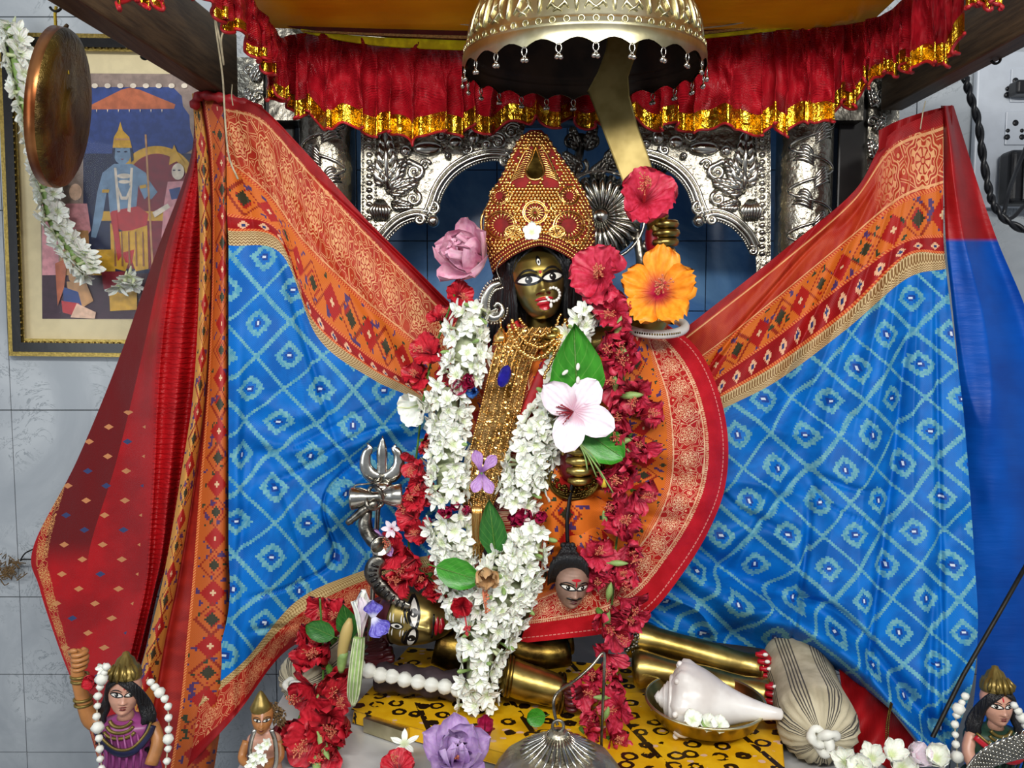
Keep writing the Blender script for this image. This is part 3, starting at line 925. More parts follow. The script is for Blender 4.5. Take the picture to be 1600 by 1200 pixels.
# side returns of the valance along the two beams, coming towards the room
valance([(440, 60, 150, 0.24), (420, 30, 112, 0.16), (385, -10, 70, 0.06), (345, -60, 30, -0.04), (300, -110, -10, -0.12)], 140, 20, 8, 'valance_return', 0, amp=0.010)
valance([(1352, 30, 130, 0.24), (1385, 20, 118, 0.2), (1430, -20, 104, 0.12), (1476, -60, 100, 0.06), (1500, -110, 60, 0.0)], 120, 20, 12, 'valance_return', 0, amp=0.010)
valance([(180, -60, 2, -0.2), (215, -50, 6, -0.17), (260, -55, 2, -0.14)], 60, 12, 5, 'valance_return', 0, amp=0.006)
valance([(1505, -60, 6, -0.1), (1535, -60, 10, -0.12), (1560, -70, 2, -0.14)], 60, 12, 6, 'valance_return', 0, amp=0.006)
# string across the roof cloth
MB().tube(spath([(505, -4), (620, 20), (740, 40), (860, 48), (1090, 44), (1200, 28), (1330, 10)], 0.262, 40), 1.3 * K(0.2), 6).build('string', MAT['thread'], label='pale string stretched across the yellow canopy roof', cat='string')
# ------------------------------------------------------------------ draped sarees
_rs = np.random.RandomState(7)
_tab = _rs.rand(256, 256)
def vn(x, y):                       # value noise in [-1, 1] on arrays
    xi = np.floor(x).astype(int); yi = np.floor(y).astype(int)
    fx = x - xi; fy = y - yi
    fx = fx * fx * (3 - 2 * fx); fy = fy * fy * (3 - 2 * fy)
    g = lambda a, b: _tab[a % 256, b % 256]
    return 2 * ((g(xi, yi) * (1 - fx) + g(xi + 1, yi) * fx) * (1 - fy) + (g(xi, yi + 1) * (1 - fx) + g(xi + 1, yi + 1) * fx) * fy) - 1
def ridge(x, y): return 1 - 2 * np.abs(vn(x, y))
def sstep(a, b, x):
    t = np.clip((x - a) / (b - a), 0, 1); return t * t * (3 - 2 * t)
def cloth(name, mat, C, M, N, parent, disp=None, body=None):
    # C[row][col] = (px, py, Y, t, b, e)
    P = patch(C, M, N)
    px, py, Y = P[..., 0], P[..., 1], P[..., 2]
    if disp is not None: Y = Y + disp(px, py, P)
    V = atn(px, py, Y)
    uv3 = None
    if body:
        dd = disp(px, py, P) * 1000
        bt, bs = body(px + 2.5 * vn(px / 70, py / 70), py + 2.5 * vn(px / 75 + 9, py / 65))
        uv3 = np.stack([bt + 0.35 * dd, bs + 0.2 * dd], -1)
    m = MB().grid(V, P[..., 3:5], P[..., 5:7] if P.shape[-1] > 6 else np.stack([P[..., 5], np.zeros_like(px)], -1), uv3)
    return m.build(name, MAT[mat], parent)

# ---- left saree
sl = thing('saree_drape', 'blue diamond-patterned saree with red and gold border draped left of the deity', 'saree', (at(330, 900, 0.3).x, 0.3, ZL))
S = [0, 20, 98, 108, 166, 190, 212, 300, 420, 560, 640, 640, 640, 640, 640]
E = [900, 900, 850, 840, 800, 780, 760, 600, 450, 300, 180, 92, 72, 22, 0]
cols = [
 [(350, 152), (351, 168), (354, 250), (354, 258), (355, 335), (356, 360), (357, 386), (357, 520), (357, 680), (357, 840), (356, 960), (318, 1085), (310, 1105), (300, 1170), (292, 1200)],
 [(405, 165), (409, 186), (420, 305), (423, 314), (432, 358), (436, 376), (440, 400), (440, 520), (437, 660), (428, 800), (412, 920), (384, 1030), (378, 1048), (374, 1100), (370, 1116)],
 [(480, 240), (479, 262), (476, 380), (478, 389), (485, 472), (490, 502), (497, 530), (500, 620), (500, 710), (495, 790), (482, 860), (462, 940), (456, 968), (450, 1005), (446, 1018)],
 [(570, 340), (569, 360), (564, 465), (565, 473), (571, 552), (577, 574), (582, 594), (580, 660), (575, 730), (570, 800), (560, 850), (552, 897), (550, 915), (546, 950), (542, 975)],
 [(660, 430), (658, 450), (652, 537), (652, 545), (652, 604), (654, 616), (655, 630), (655, 690), (655, 750), (652, 800), (650, 840), (645, 872), (643, 890), (640, 925), (638, 950)],
 [(770, 540), (768, 558), (762, 630), (762, 638), (760, 690), (760, 702), (760, 715), (758, 750), (756, 790), (754, 820), (752, 840), (750, 860), (748, 875), (745, 905), (743, 925)]]
TB = [355, 430, 535, 660, 790, 940]
YT = [0.27, 0.265, 0.275, 0.29, 0.30, 0.31]
YB = [0.17, 0.20, 0.245, 0.28, 0.30, 0.31]
C = []
for r in range(15):
    row = []
    for c in range(6):
        x, y = cols[c][r]
        f = r / 14
        row.append((x, y, YT[c] * (1 - f) + YB[c] * f, TB[c], S[r], E[r]))
    C.append(row)
def d_left(x, y, P):
    th = np.arctan2(y - 90, x - 330); rr = np.hypot(x - 330, y - 90)
    rad = ridge(th * 6.5, rr / 700 + 3) * np.clip((rr - 60) / 500, 0, 1)
    low = sstep(560, 800, y)
    sw = ridge((x * 0.42 + y * 0.9) / 62 + 2 * vn(x / 160, y / 160), x / 330 + 9)
    fine = vn(x / 28, y / 28) * 0.0018 + vn(x / 60, y / 55) * 0.003
    d = -0.024 * rad * (1 - 0.5 * low) - 0.026 * sw * low * sstep(355, 420, x)
    # the tall fold where the cloth turns at its left edge, and the crease running down from the border
    d -= 0.02 * np.exp(-((x - 372) / 16.0) ** 2) * sstep(420, 600, y)
    d += 0.012 * np.exp(-((x - (395 - 0.02 * y)) / 9.0) ** 2) * sstep(500, 750, y)
    cr = x - (430 + (y - 250) * 0.62)
    d += 0.010 * np.exp(-(cr / 12.0) ** 2) * sstep(230, 330, y) * (1 - sstep(560, 700, y))
    d += 0.012 * np.exp(-(vn(th * 9 + 4, rr / 500) / .07) ** 2) * np.clip((rr - 150) / 400, 0, 1) * (1 - 0.6 * low)
    d += 0.016 * np.exp(-(vn((x * 0.42 + y * 0.9) / 58 + 1.5 * vn(x / 150, y / 150), x / 260) / .09) ** 2) * low * sstep(370, 430, x)
    return d - fine
cloth('blue_panel', 'saree_left', C, 330, 250, sl, d_left, lambda x, y: (x + 0.10 * (y - 450) - 355 + 2, y - 398))
# folded border strips hanging beside it
ys = [146, 250, 400, 600, 760, 893, 1000, 1100, 1230]
sx = {-84: [300, 308, 312, 303, 280, 257, 232, 206, 176], -24: [312, 326, 330, 322, 302, 280, 258, 240, 215], 0: [318, 330, 332, 325, 312, 302, 292, 282, 262],
      4: [321, 333, 335, 328, 316, 306, 296, 286, 266], 60: [352, 357, 358, 359, 359, 359, 359, 350, 330]}
C = []
for i, y in enumerate(ys):
    C.append([(sx[k][i], y, 0.285 - 0.10 * i / 8, y, k, 900) for k in (-84, -24, 0, 4, 60)])
def d_strip(x, y, P):
    s = P[..., 4]
    return -0.016 * np.sin((s + 84) / 144 * 3 * PI) * sstep(150, 400, y) - 0.003 * vn(x / 30, y / 70) + 0.012 * np.exp(-((s + 20) / 6.0) ** 2) + 0.02 * sstep(50, 60, s)
cloth('border_pleat', 'saree_strip', C, 300, 90, sl, d_strip)
# red outer panel, pinned to the wall at its left corner
yl = [150, 250, 400, 560, 720, 855, 920, 1020, 1110, 1230]
L_ = [303, 297, 242, 186, 120, 52, 62, 95, 130, 165]
M_ = [304, 301, 258, 225, 190, 150, 148, 150, 155, 175]
Z_ = [305, 305, 272, 250, 243, 235, 228, 205, 184, 175]
R_ = [314, 320, 322, 314, 294, 270, 248, 226, 200, 190]
C = []
for i, y in enumerate(yl):
    f = min(1, i / 5)
    yL = 0.29 + 0.24 * f if i <= 5 else 0.53 - 0.05 * (i - 5)
    w = 1.0 if y > 640 else 0.0
    e = 46 if i < 5 else 6
    C.append([(L_[i], y, yL, y, Z_[i] - L_[i], e, w), (M_[i], y, yL * 0.5 + 0.15, y, Z_[i] - M_[i], 140, w), (Z_[i], y, 0.295, y, 0, 240, w), (R_[i], y, 0.31, y, -62, 900, w)])
def d_red(x, y, P):
    s = P[..., 4]
    k = sstep(200, 450, y)
    return k * (-0.012 * np.sin(s / 62 * PI * 3.2) * (s < 0) - 0.022 * ridge(s / 75 + 1.3, y / 400) * (s > 0) + 0.012) - 0.003 * vn(x / 25, y / 50)
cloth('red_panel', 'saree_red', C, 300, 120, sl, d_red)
# knotted top where the cloth is tied to the beam
P = spath([(302, 170), (312, 150), (340, 152), (370, 158), (405, 172), (412, 190)], 0.272, 30)
MB().tube(P, [9 * K(0.27) * (0.6 + 0.4 * math.sin(i * 0.9) ** 2) for i in range(30)], 8).build('tied_top', MAT['red_cloth'], sl)

# ---- right saree
sr = thing('saree_drape', 'blue diamond-patterned saree with red border and plain blue end draped right of the deity', 'saree', (at(1400, 900, 0.3).x, 0.3, ZL))
S = [0, 14, 60, 66, 116, 146, 164, 300, 400, 500, 600, 700, 800, 900]
cols = [
 [(1474, 170), (1474, 194), (1474, 288), (1474, 296), (1474, 368), (1476, 396), (1478, 420), (1490, 520), (1505, 640), (1515, 760), (1523, 880), (1528, 980), (1518, 1075), (1480, 1185)],
 [(1388, 212), (1393, 228), (1407, 312), (1409, 319), (1412, 378), (1414, 402), (1416, 436), (1425, 530), (1435, 640), (1440, 760), (1444, 870), (1440, 960), (1430, 1040), (1446, 1170)],
 [(1335, 298), (1332, 312), (1326, 375), (1325, 381), (1322, 440), (1321, 490), (1322, 515), (1335, 590), (1350, 680), (1355, 780), (1350, 880), (1340, 950), (1330, 1010), (1388, 1106)],
 [(1228, 388), (1226, 404), (1220, 462), (1219, 468), (1214, 525), (1212, 570), (1213, 596), (1225, 650), (1235, 720), (1240, 800), (1235, 880), (1225, 930), (1215, 975), (1300, 1044)],
 [(1128, 468), (1126, 483), (1122, 540), (1121, 545), (1118, 592), (1115, 627), (1115, 647), (1120, 690), (1125, 750), (1125, 820), (1120, 880), (1115, 920), (1105, 955), (1205, 1016)],
 [(1040, 536), (1039, 550), (1036, 600), (1036, 605), (1034, 650), (1034, 685), (1034, 702), (1035, 740), (1035, 790), (1035, 850), (1030, 890), (1025, 920), (1015, 948), (1050, 996)],
 [(940, 610), (940, 622), (940, 665), (940, 670), (940, 710), (940, 735), (940, 750), (940, 780), (940, 820), (940, 860), (940, 890), (940, 915), (940, 940), (950, 985)]]
TB = [0, 70, 160, 300, 420, 530, 650]
YT = [0.25, 0.255, 0.27, 0.29, 0.30, 0.31, 0.32]
YB = [-0.06, -0.04, 0.05, 0.19, 0.27, 0.29, 0.30]
C = []
for r in range(14):
    f = max(0, (r - 5) / 8) ** 1.7
    C.append([(cols[c][r][0], cols[c][r][1], YT[c] * (1 - f) + YB[c] * f, TB[c], S[r], 900) for c in range(7)])
def d_right(x, y, P):
    th = np.arctan2(y - 120, x - 1450); rr = np.hypot(x - 1450, y - 120)
    k = np.clip((rr - 90) / 420, 0, 1)
    d = -0.026 * ridge(th * 5.5 + 0.3, rr / 600 + 5) * k
    d -= 0.012 * ridge(th * 13 + 0.3, rr / 400 + 1) * k
    # long fold that swings from behind the deity to the lower right
    xs = np.array([900, 1000, 1060, 1150, 1250, 1350, 1440, 1600]); yf = np.array([760, 830, 880, 935, 968, 1040, 1150, 1300])
    q = y - np.interp(x, xs, yf)
    d -= 0.038 * np.exp(-((q - 10) / 26.0) ** 2)
    d += 0.030 * np.exp(-((q + 34) / 22.0) ** 2)
    sw = ridge((x * -0.45 + y * 0.85) / 70 + 2 * vn(x / 170, y / 170), x / 300 + 4)
    d -= 0.02 * sw * sstep(560, 760, y) * (1 - sstep(1250, 1420, x))
    d += 0.010 * np.exp(-((x - (1466 + (y - 700) * 0.02)) / 5.0) ** 2) * sstep(420, 560, y)
    d += 0.014 * np.exp(-(vn(th * 8 + 2, rr / 520) / .07) ** 2) * k
    d += 0.012 * np.exp(-(vn((x * -.45 + y * .85) / 60 + 1.5 * vn(x / 150, y / 150), x / 280) / .08) ** 2) * sstep(600, 760, y) * (1 - sstep(1300, 1450, x))
    return d - vn(x / 28, y / 28) * 0.0016 - vn(x / 60, y / 55) * 0.003
cloth('blue_panel', 'saree_right', C, 330, 300, sr, d_right, lambda x, y: (x - 0.16 * (y - 600) - 1340 + 3, y - 620))
yo = [165, 230, 300, 380, 480, 600, 760, 900, 1050, 1240]
Lx = [1470, 1474, 1475, 1478, 1488, 1500, 1514, 1522, 1526, 1500]
Rx = [1490, 1510, 1532, 1560, 1602, 1640, 1680, 1700, 1720, 1730]
C = []
for i, y in enumerate(yo):
    yy = 0.25 - 0.03 * i / 9
    C.append([(Lx[i], y, yy + 0.012, y, 0, 900), (Lx[i] * 0.65 + Rx[i] * 0.35, y, yy - 0.01, y, 40, 900), ((Lx[i] + 2 * Rx[i]) / 3, y, yy + 0.03, y, 80, 900), (Rx[i], y, yy + 0.05, y, 120, 900)])
cloth('plain_end', 'saree_plain', C, 200, 70, sr, lambda x, y, P: -0.012 * ridge(P[..., 4] / 38 + 0.4, y / 500 + 2) * sstep(170, 420, y) - 0.003 * vn(x / 25, y / 60))
P = spath([(1376, 205), (1385, 192), (1420, 180), (1460, 168), (1488, 166), (1494, 180)], 0.262, 30)
C = [[(x, y + dy, 0.256 + 0.004 * k, x, 5, 900) for k, (x, y) in enumerate(((1373, 204), (1400, 190), (1440, 176), (1488, 164)))] for dy in (0, 14, 32)]
cloth('tied_top', 'saree_right', C, 16, 60, sr, lambda x, y, P: -0.006 * np.sin(x / 6.0 + y / 20) )
# red underside showing below the lifted hem, above the bolster
C = [[(1310, 1040, 0.12, 0, 5, 900), (1370, 1085, 0.06, 60, 5, 900), (1436, 1165, -0.02, 120, 5, 900)], [(1318, 1100, 0.05, 0, 8, 900), (1372, 1140, 0.0, 60, 8, 900), (1420, 1200, -0.06, 120, 8, 900)], [(1320, 1170, 0.0, 0, 10, 900), (1372, 1190, -0.04, 60, 10, 900), (1420, 1230, -0.08, 120, 10, 900)]]
cloth('red_underside', 'saree_right', C, 40, 60, sr, lambda x, y, P: -0.006 * np.sin(x / 9.0 + y / 14) )
# ------------------------------------------------------------------ heads and hands
def ip(x, pts): return float(np.interp(x, [p[0] for p in pts], [p[1] for p in pts]))
WXP = [(-1.36, 0.0), (-1.33, .22), (-1.24, .42), (-1.05, .60), (-.8, .75), (-.4, .91), (0, .98), (.5, 1.0), (.85, .9), (1.1, .68), (1.28, .36), (1.36, 0.0)]
DYP = [(-1.36, .35), (-1.33, .55), (-1.24, .68), (-1.05, .78), (-.5, .93), (0, 1.0), (.5, 1.02), (.85, .9), (1.1, .68), (1.28, .36), (1.36, 0.0)]
def gs(x, z, cx, cz, sx, sz): return math.exp(-((x - cx) / sx) ** 2 - ((z - cz) / sz) ** 2)
def bumps(x, z, snout=0.0):
    h = 0.0
    if -0.50 < z < 0.30:
        f = (0.30 - z) / 0.72
        h += (0.05 + 0.27 * min(1, f) ** 1.2) * math.exp(-(x / (0.085 + 0.075 * min(1, f))) ** 2) * min(1, (z + 0.50) / 0.07)
    for s in (-1, 1):
        h += 0.12 * gs(x, z, s * .15, -.37, .09, .08)
        h -= 0.12 * gs(x, z, s * .42, .14, .28, .15)
        h += 0.08 * gs(x, z, s * .42, .12, .24, .12)
        h += 0.05 * gs(x, z, s * .42, .36, .32, .08)
        h += 0.05 * gs(x, z, s * .5, -.38, .28, .28)
    h += 0.12 * gs(x, z, 0, -.66, .26, .06) + 0.13 * gs(x, z, 0, -.82, .2, .07) - 0.05 * gs(x, z, 0, -.735, .26, .03)
    h += 0.12 * gs(x, z, 0, -1.12, .22, .16)
    h += snout * gs(x, z, 0, -.6, .45, .35)
    return h
class Face:
    def __init__(s, M, snout=0.0): s.M = M; s.sn = snout
    def front(s, x, z):
        w = max(ip(z, WXP), 1e-3); q = max(0.0, 1 - (x / w) ** 2)
        return -ip(z, DYP) * math.sqrt(q) - bumps(x, z, s.sn) * (q ** 0.3)
    def head(s, name, mat, parent):
        A = []
        zs = [1.36 * math.sin(PI / 2 * t) * (1.0) for t in np.linspace(-1, 1, 57)]
        n = 64
        for z in zs:
            row = []
            w = ip(z, WXP); d = ip(z, DYP)
            for k in range(n):
                a = 2 * PI * k / n
                # denser in front
                x = w * math.sin(a)
                if math.cos(a) > 0: y = s.front(x, z) if w > 1e-3 else -d * math.cos(a)
                else: y = -d * math.cos(a) * (1.05)
                row.append(s.M @ Vector((x, y, z)))
            A.append([tuple(p) for p in row])
        return MB().grid(A, wrap=True).build(name, mat, parent)
    def pt(s, x, z, e=0.012): return s.M @ Vector((x, s.front(x, z) - e, z))
    def almond(s, mb, cx, cz, w, h, tilt=0.0, e=0.012, flip=1, low=0.8, nu=17, nv=7, pw=0.75):
        A = []
        for j in range(nv):
            v = -1 + 2 * j / (nv - 1); row = []
            for i in range(nu):
                u = -1 + 2 * i / (nu - 1)
                hh = h * (1 - u * u) ** pw * (1 if v > 0 else low)
                row.append(tuple(s.pt(cx + u * w, cz + v * hh + tilt * u * flip * w, e)))
            A.append(row)
        mb.grid(A); return mb
    def disc(s, mb, cx, cz, rx, rz, e=0.014, n=16):
        c = s.pt(cx, cz, e + 0.006); vs_ = [c]
        for r in (0.5, 1.0):
            for k in range(n):
                t = 2 * PI * k / n
                vs_.append(s.pt(cx + rx * r * math.cos(t), cz + rz * r * math.sin(t), e))
        fs = [(0, 1 + k, 1 + (k + 1) % n) for k in range(n)] + [(1 + k, 1 + n + k, 1 + n + (k + 1) % n, 1 + (k + 1) % n) for k in range(n)]
        mb.add(vs_, fs); return mb
    def line(s, mb, pts, r, e=0.012, n=14):
        sc = s.M.to_scale()[0]
        P = path(pts, n)
        mb.tube([s.pt(p[0], p[1], e) for p in P], [r * sc * (0.35 + 0.65 * math.sin(PI * (i + .6) / n)) for i in range(n)], 6, flat=0.5); return mb
    def eyes(s, head, big=1.0, iris=0.115, x=.43, z=.13, look=0.0, liner=True):
        for sd in (-1, 1):
            if liner: s.almond(MB(), sd * x, z, .45 * big, .225 * big, 0.10, 0.010, sd).build('eye_outline', MAT['paint_black'], head)
            ey = s.almond(MB(), sd * x, z, .35 * big, .125 * big, 0.08, 0.020, sd).build('eye', MAT['eye_white'], head)
            s.disc(MB(), sd * x + look, z + .015, iris * big, iris * big, 0.028).build('iris', MAT['paint_black'], head)
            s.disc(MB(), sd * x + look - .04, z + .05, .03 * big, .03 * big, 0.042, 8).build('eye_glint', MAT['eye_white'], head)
            s.line(MB(), [(sd * .12, .34), (sd * .35, .45), (sd * .6, .44), (sd * .84, .27)], .045 * big, 0.012).build('eyebrow', MAT['paint_black'], head)
    def lips(s, head, mat='paint_red', w=.30, h=.085):
        m = MB(); s.almond(m, 0, -.665, w, h * .8, 0, 0.016, 1, 0.7); s.almond(m, 0, -.81, w * .85, h, 0, 0.016, 1, 1.0)
        m.build('lips', MAT[mat], head)

def fist(parent, px, py, Y, w, h, mat, palm_mat=None, side=1, name='hand'):
    # four curled fingers stacked one above the other, thumb across the top; side = where the knuckles look
    m = MB(); k = K(Y)
    c = at(px, py, Y)
    P_ = lambda x, y, z: c + Vector((x * side * k, z * k, -y * k))
    A = []
    for j in range(9):                       # palm, a rounded block
        f = -1 + 2 * j / 8; row = []
        for q in range(16):
            a = 2 * PI * q / 16; e = max(0, 1 - abs(f) ** 3) ** 0.5
            row.append(tuple(P_(w * .42 * math.cos(a) * e - w * .05, f * h * .52, h * .36 * math.sin(a) * e + h * .12)))
        A.append(row)
    m.cur = 1 if palm_mat else 0
    m.grid(A, wrap=True)
    m.cur = 0
    L = [.98, 1.06, 1.0, .84]
    for i in range(4):
        y = -h * .38 + i * h * .255
        l = L[i] * w * .5
        pts = path([P_(l * .2, y, h * .34), P_(l * .85, y, h * .2), P_(l * 1.02, y, -h * .12), P_(l * .55, y + 1, -h * .34), P_(-l * .15, y + 1, -h * .30), P_(-l * .35, y + 1, -h * .18)], 16)
        r = h * .125 * k * (1.0 if i < 3 else .85)
        m.tube([Vector(p) for p in pts], [r * (1 + .10 * math.cos(t * 1.2)) * (1 if t < 13 else .8) for t in range(16)], 8)
    pts = path([P_(-w * .25, -h * .2, h * .1), P_(-w * .32, -h * .42, -h * .14), P_(-w * .05, -h * .58, -h * .32), P_(w * .22, -h * .56, -h * .3)], 12)
    m.tube([Vector(p) for p in pts], [h * .13 * k] * 9 + [h * .12 * k, h * .10 * k, h * .06 * k], 8)
    mats = [mat] + ([palm_mat] if palm_mat else [])
    return m.build(name, mats, parent)

# ------------------------------------------------------------------ the deity
IY = 0.17
dei = thing('goddess_statue', 'brass goddess statue with tall gold crown, black hair and red garments', 'statue', (at(850, 1000, 0.2).x, 0.2, ZB + 0.05))
k = K(IY)
# garments
rowsd = [(500, 835, 24, .21), (525, 845, 62, .2), (560, 850, 92, .19), (640, 860, 102, .185), (760, 870, 118, .18), (850, 880, 116, .185), (900, 882, 100, .205), (935, 882, 84, .225)]
C = []
for (y, cx, hw, Y) in rowsd:
    C.append([(cx + hw * math.sin(a), y, Y - 0.085 * math.cos(a) * hw / 110, 500 + y, 100 + 70 * math.sin(2 * a) + 30, 900) for a in np.linspace(-1.75, 1.75, 9)])
cloth('dress', 'cape_cloth', C, 90, 90, dei, lambda x, y, P: -0.006 * np.sin(x / 9.0 + 2 * vn(x / 50, y / 90)) )
outer = [(1035, 502), (1086, 540), (1119, 600), (1137, 680), (1133, 760), (1107, 830), (1066, 897), (1016, 957), (956, 987), (880, 998), (812, 1005)]
s31 = [(1030, 520), (1066, 560), (1092, 612), (1107, 682), (1103, 752), (1080, 812), (1043, 870), (998, 925), (945, 955), (880, 968), (822, 976)]
s92 = [(1012, 528), (1028, 575), (1043, 625), (1050, 690), (1048, 745), (1034, 795), (1005, 845), (965, 885), (925, 905), (875, 922), (835, 938)]
s165 = [(985, 525), (978, 590), (983, 650), (983, 700), (983, 740), (973, 775), (953, 805), (930, 830), (900, 850), (870, 870), (845, 890)]
s215 = [(940, 525), (925, 600), (920, 650), (915, 700), (912, 735), (908, 760), (902, 780), (895, 800), (880, 815), (865, 830), (850, 850)]
C = []; t = 0
for i in range(11):
    if i: t += math.dist(outer[i], outer[i - 1])
    fw = .5 * max(0, min(1, (i - 4) / 4))
    C.append([(*outer[i], .20 - .19 * fw, t, 0, 900), (*s31[i], .165 - .13 * fw, t, 31, 900), (*s92[i], .125 - .06 * fw, t, 92, 900), (*s165[i], .10, t, 165, 900), (*s215[i], .13, t, 215, 900)])
def d_cape(x, y, P):
    t = P[..., 3]; s = P[..., 4]
    fold = -0.014 * np.sin(t / 33 + s / 60 + 1.5 * vn(t / 80, s / 90)) * sstep(10, 70, s)
    return fold - 0.012 * np.exp(-((t - 330 - s * 0.2) / 22) ** 2) + 0.014 * np.exp(-((t - 375 - s * .2) / 14) ** 2) * sstep(25, 70, s) - vn(x / 20, y / 20) * 0.0015
cloth('cape', 'cape_cloth', C, 260, 110, dei, d_cape)
# red shawl edges crossing the breast
MB().tube(spath([(905, 500), (880, 530), (850, 580), (825, 640), (808, 700)], 0.105, 24), [9 * k] * 24, 8, flat=0.4).build('shawl_edge', MAT['red_cloth'], dei)
MB().tube(spath([(800, 505), (812, 530), (808, 555)], 0.115, 12), [10 * k] * 12, 8, flat=0.5).build('blouse', MAT['red_cloth'], dei)
# body core, neck, legs
MB().tube([at(842, 485, IY + .01), at(842, 505, IY + .01), at(845, 520, IY), at(850, 540, IY)], [20 * k, 20 * k, 26 * k, 44 * k], 16).build('neck', MAT['brass'], dei)
lg = MB()
lg.tube(spath([(858, 940, .20), (853, 985, .2), (848, 1010, .2), (842, 1030, .2)], .2, 14), [40 * k] * 6 + [38 * k] * 4 + [34 * k, 32 * k, 30 * k, 26 * k], 16)
lg.build('leg', MAT['brass'], dei)
# head
FK = Face(frame(842, 443, IY - 0.02, (R(-2), R(-9), R(4)), 41))
hd = FK.head('head', MAT['face_brass'], dei)
FK.eyes(hd, 1.12, .12, .45, .10)
FK.lips(hd, 'paint_red', .36, .12)
m = MB(); FK.almond(m, -.02, -.735, .2, .03, 0, 0.035, 1); m.build('teeth', MAT['paint_white'], hd)
m = MB(); FK.almond(m, 0, -.93, .22, .12, 0, 0.03, 1, 1.2); m.build('tongue', MAT['paint_red'], hd)
m = MB(); FK.disc(m, 0, .33, .055, .055, .02); m.build('bindi', MAT['paint_red'], hd)
m = MB(); FK.almond(m, 0, .74, .10, .22, 0, .012, 1); m.build('forehead_eye_outline', MAT['paint_black'], hd)
m = MB(); FK.disc(m, 0, .70, .06, .13, .022); m.build('forehead_eye', MAT['eye_white'], hd)
m = MB(); FK.disc(m, 0, .70, .035, .06, .034); m.build('forehead_iris', MAT['paint_black'], hd)
for sd in (-1, 1):
    m = MB(); FK.disc(m, sd * .18, -.47, .1, .05, .012); m.build('nostril_paint', MAT['paint_dark_red'], hd)
# nose ring of pearls
c = FK.pt(.34, -.55, 0.09); m = MB()
for q in range(13):
    t_ = PI * 0.75 - q * 2 * PI / 15
    m.ball(c + Vector((math.cos(t_) * 10 * k, -0.002, math.sin(t_) * 10 * k)), 2.4 * k, 8, 6)
m.ball(c + Vector((-3 * k, -.004, -16 * k)), (2.6 * k, 2.6 * k, 4 * k), 8, 6)
m.build('nose_ring', MAT['paint_white'], dei)
# hair: strands falling on both sides of the face
m = MB(); rnd = random.Random(4)
for q in range(260):
    sd = -1 if q % 2 else 1
    f = rnd.random()
    x0 = 842 + sd * rnd.uniform(4, 50); y0 = 392 + rnd.uniform(-16, 4) + 0.3 * abs(x0 - 842)
    if sd < 0: xe = 806 - 44 * f + rnd.uniform(-3, 3); ye = rnd.uniform(500, 552)
    else: xe = 884 + 54 * f; ye = rnd.uniform(480, 520)
    Y = IY - 0.045 + 0.075 * f + rnd.uniform(0, .01)
    xm = (803 - 30 * f if sd < 0 else 883 + 42 * f) + rnd.uniform(-3, 3)
    m.tube(spath([(x0, y0, Y - .005), (x0 * .45 + xm * .55, y0 + 16, Y), (xm, 445, Y + .012), (xm * .6 + xe * .4 + rnd.uniform(-4, 4), 480, Y + .012), (xe, ye, Y + .02)], Y, 12), [k * w_ for w_ in (2.5, 3, 3.5, 3.8, 4, 4, 4, 3.8, 3.5, 3, 2.2, .8)], 6)
m.ball(at(850, 455, IY + .035), (66 * k, 30 * k, 80 * k), 20, 14)
m.build('hair', MAT['hair'], dei)
# crown ---------------------------------------------------------------
cy_ = [203, 212, 221, 245, 269, 299, 328, 360, 384, 400, 430]
cl_ = [828, 816, 808, 797, 787, 769, 758, 756, 758, 762, 770]
cr_ = [846, 854, 860, 877, 894, 914, 925, 930, 930, 925, 915]
def crown_uv(px, py): 
    l, r = np.interp(py, cy_, cl_), np.interp(py, cy_, cr_); return (2 * px - l - r) / (r - l)
def crown_pt(px, py, off=0.0):
    l, r = np.interp(py, cy_, cl_), np.interp(py, cy_, cr_); hw = (r - l) / 2
    u = max(-1, min(1, (px - (l + r) / 2) / hw))
    return at(px, py, IY + 0.005 - 0.72 * hw * k * math.sqrt(max(0.0, 1 - u * u)) - off)
def crown_bot(u): return 384 + 44 * abs(u) ** 1.5
cro = MB(); A = []
for v in np.linspace(0, 1, 40):
    row = []
    for u in np.linspace(-1, 1, 41):
        py = 203 + v * (crown_bot(u) - 203)
        l, r = np.interp(py, cy_, cl_), np.interp(py, cy_, cr_)
        row.append(tuple(crown_pt((l + r) / 2 + u * (r - l) / 2, py)))
    A.append(row)
cro.grid(A)
A2 = [[(p[0], IY + 0.02 + (IY + 0.02 - p[1]) * 0.6, p[2]) for p in row] for row in A]
cro.grid(np.array(A2)[:, ::-1])
cw = cro.build('crown', MAT['red_velvet'], dei)
wire = MB(); bead = MB(); pearl = MB(); plate = MB()
def W_(pts, r=1.1, n=12): wire.tube([crown_pt(p[0], p[1], 1.5 * k) for p in path(pts, n)], r * 1.3 * k, 5)
def B_(x, y, r=2.0, mb=None): (mb or bead).ball(crown_pt(x, y, r * .6 * k), r * k, 6, 4)
occ = []                      # areas kept free of filler beads
def ring_(cx, cy, rx, ry, spokes, r=1.4, beads=True, a0=0.0, inner=0.35):
    P = [(cx + rx * math.cos(t), cy + ry * math.sin(t)) for t in np.linspace(0, 2 * PI, 28)]
    W_(P, r, 40); W_([(cx + rx * .85 * (p[0] - cx) / rx, cy + ry * .85 * (p[1] - cy) / ry) for p in P], 0.8, 40)
    for q in range(spokes):
        t = a0 + 2 * PI * q / spokes
        W_([(cx + rx * inner * math.cos(t), cy + ry * inner * math.sin(t)), (cx + rx * .95 * math.cos(t), cy + ry * .95 * math.sin(t))], 0.9, 3)
        if beads: B_(cx + rx * 1.08 * math.cos(t), cy + ry * 1.08 * math.sin(t), 1.8)
    occ.append((cx, cy, rx * 1.15, ry * 1.15))
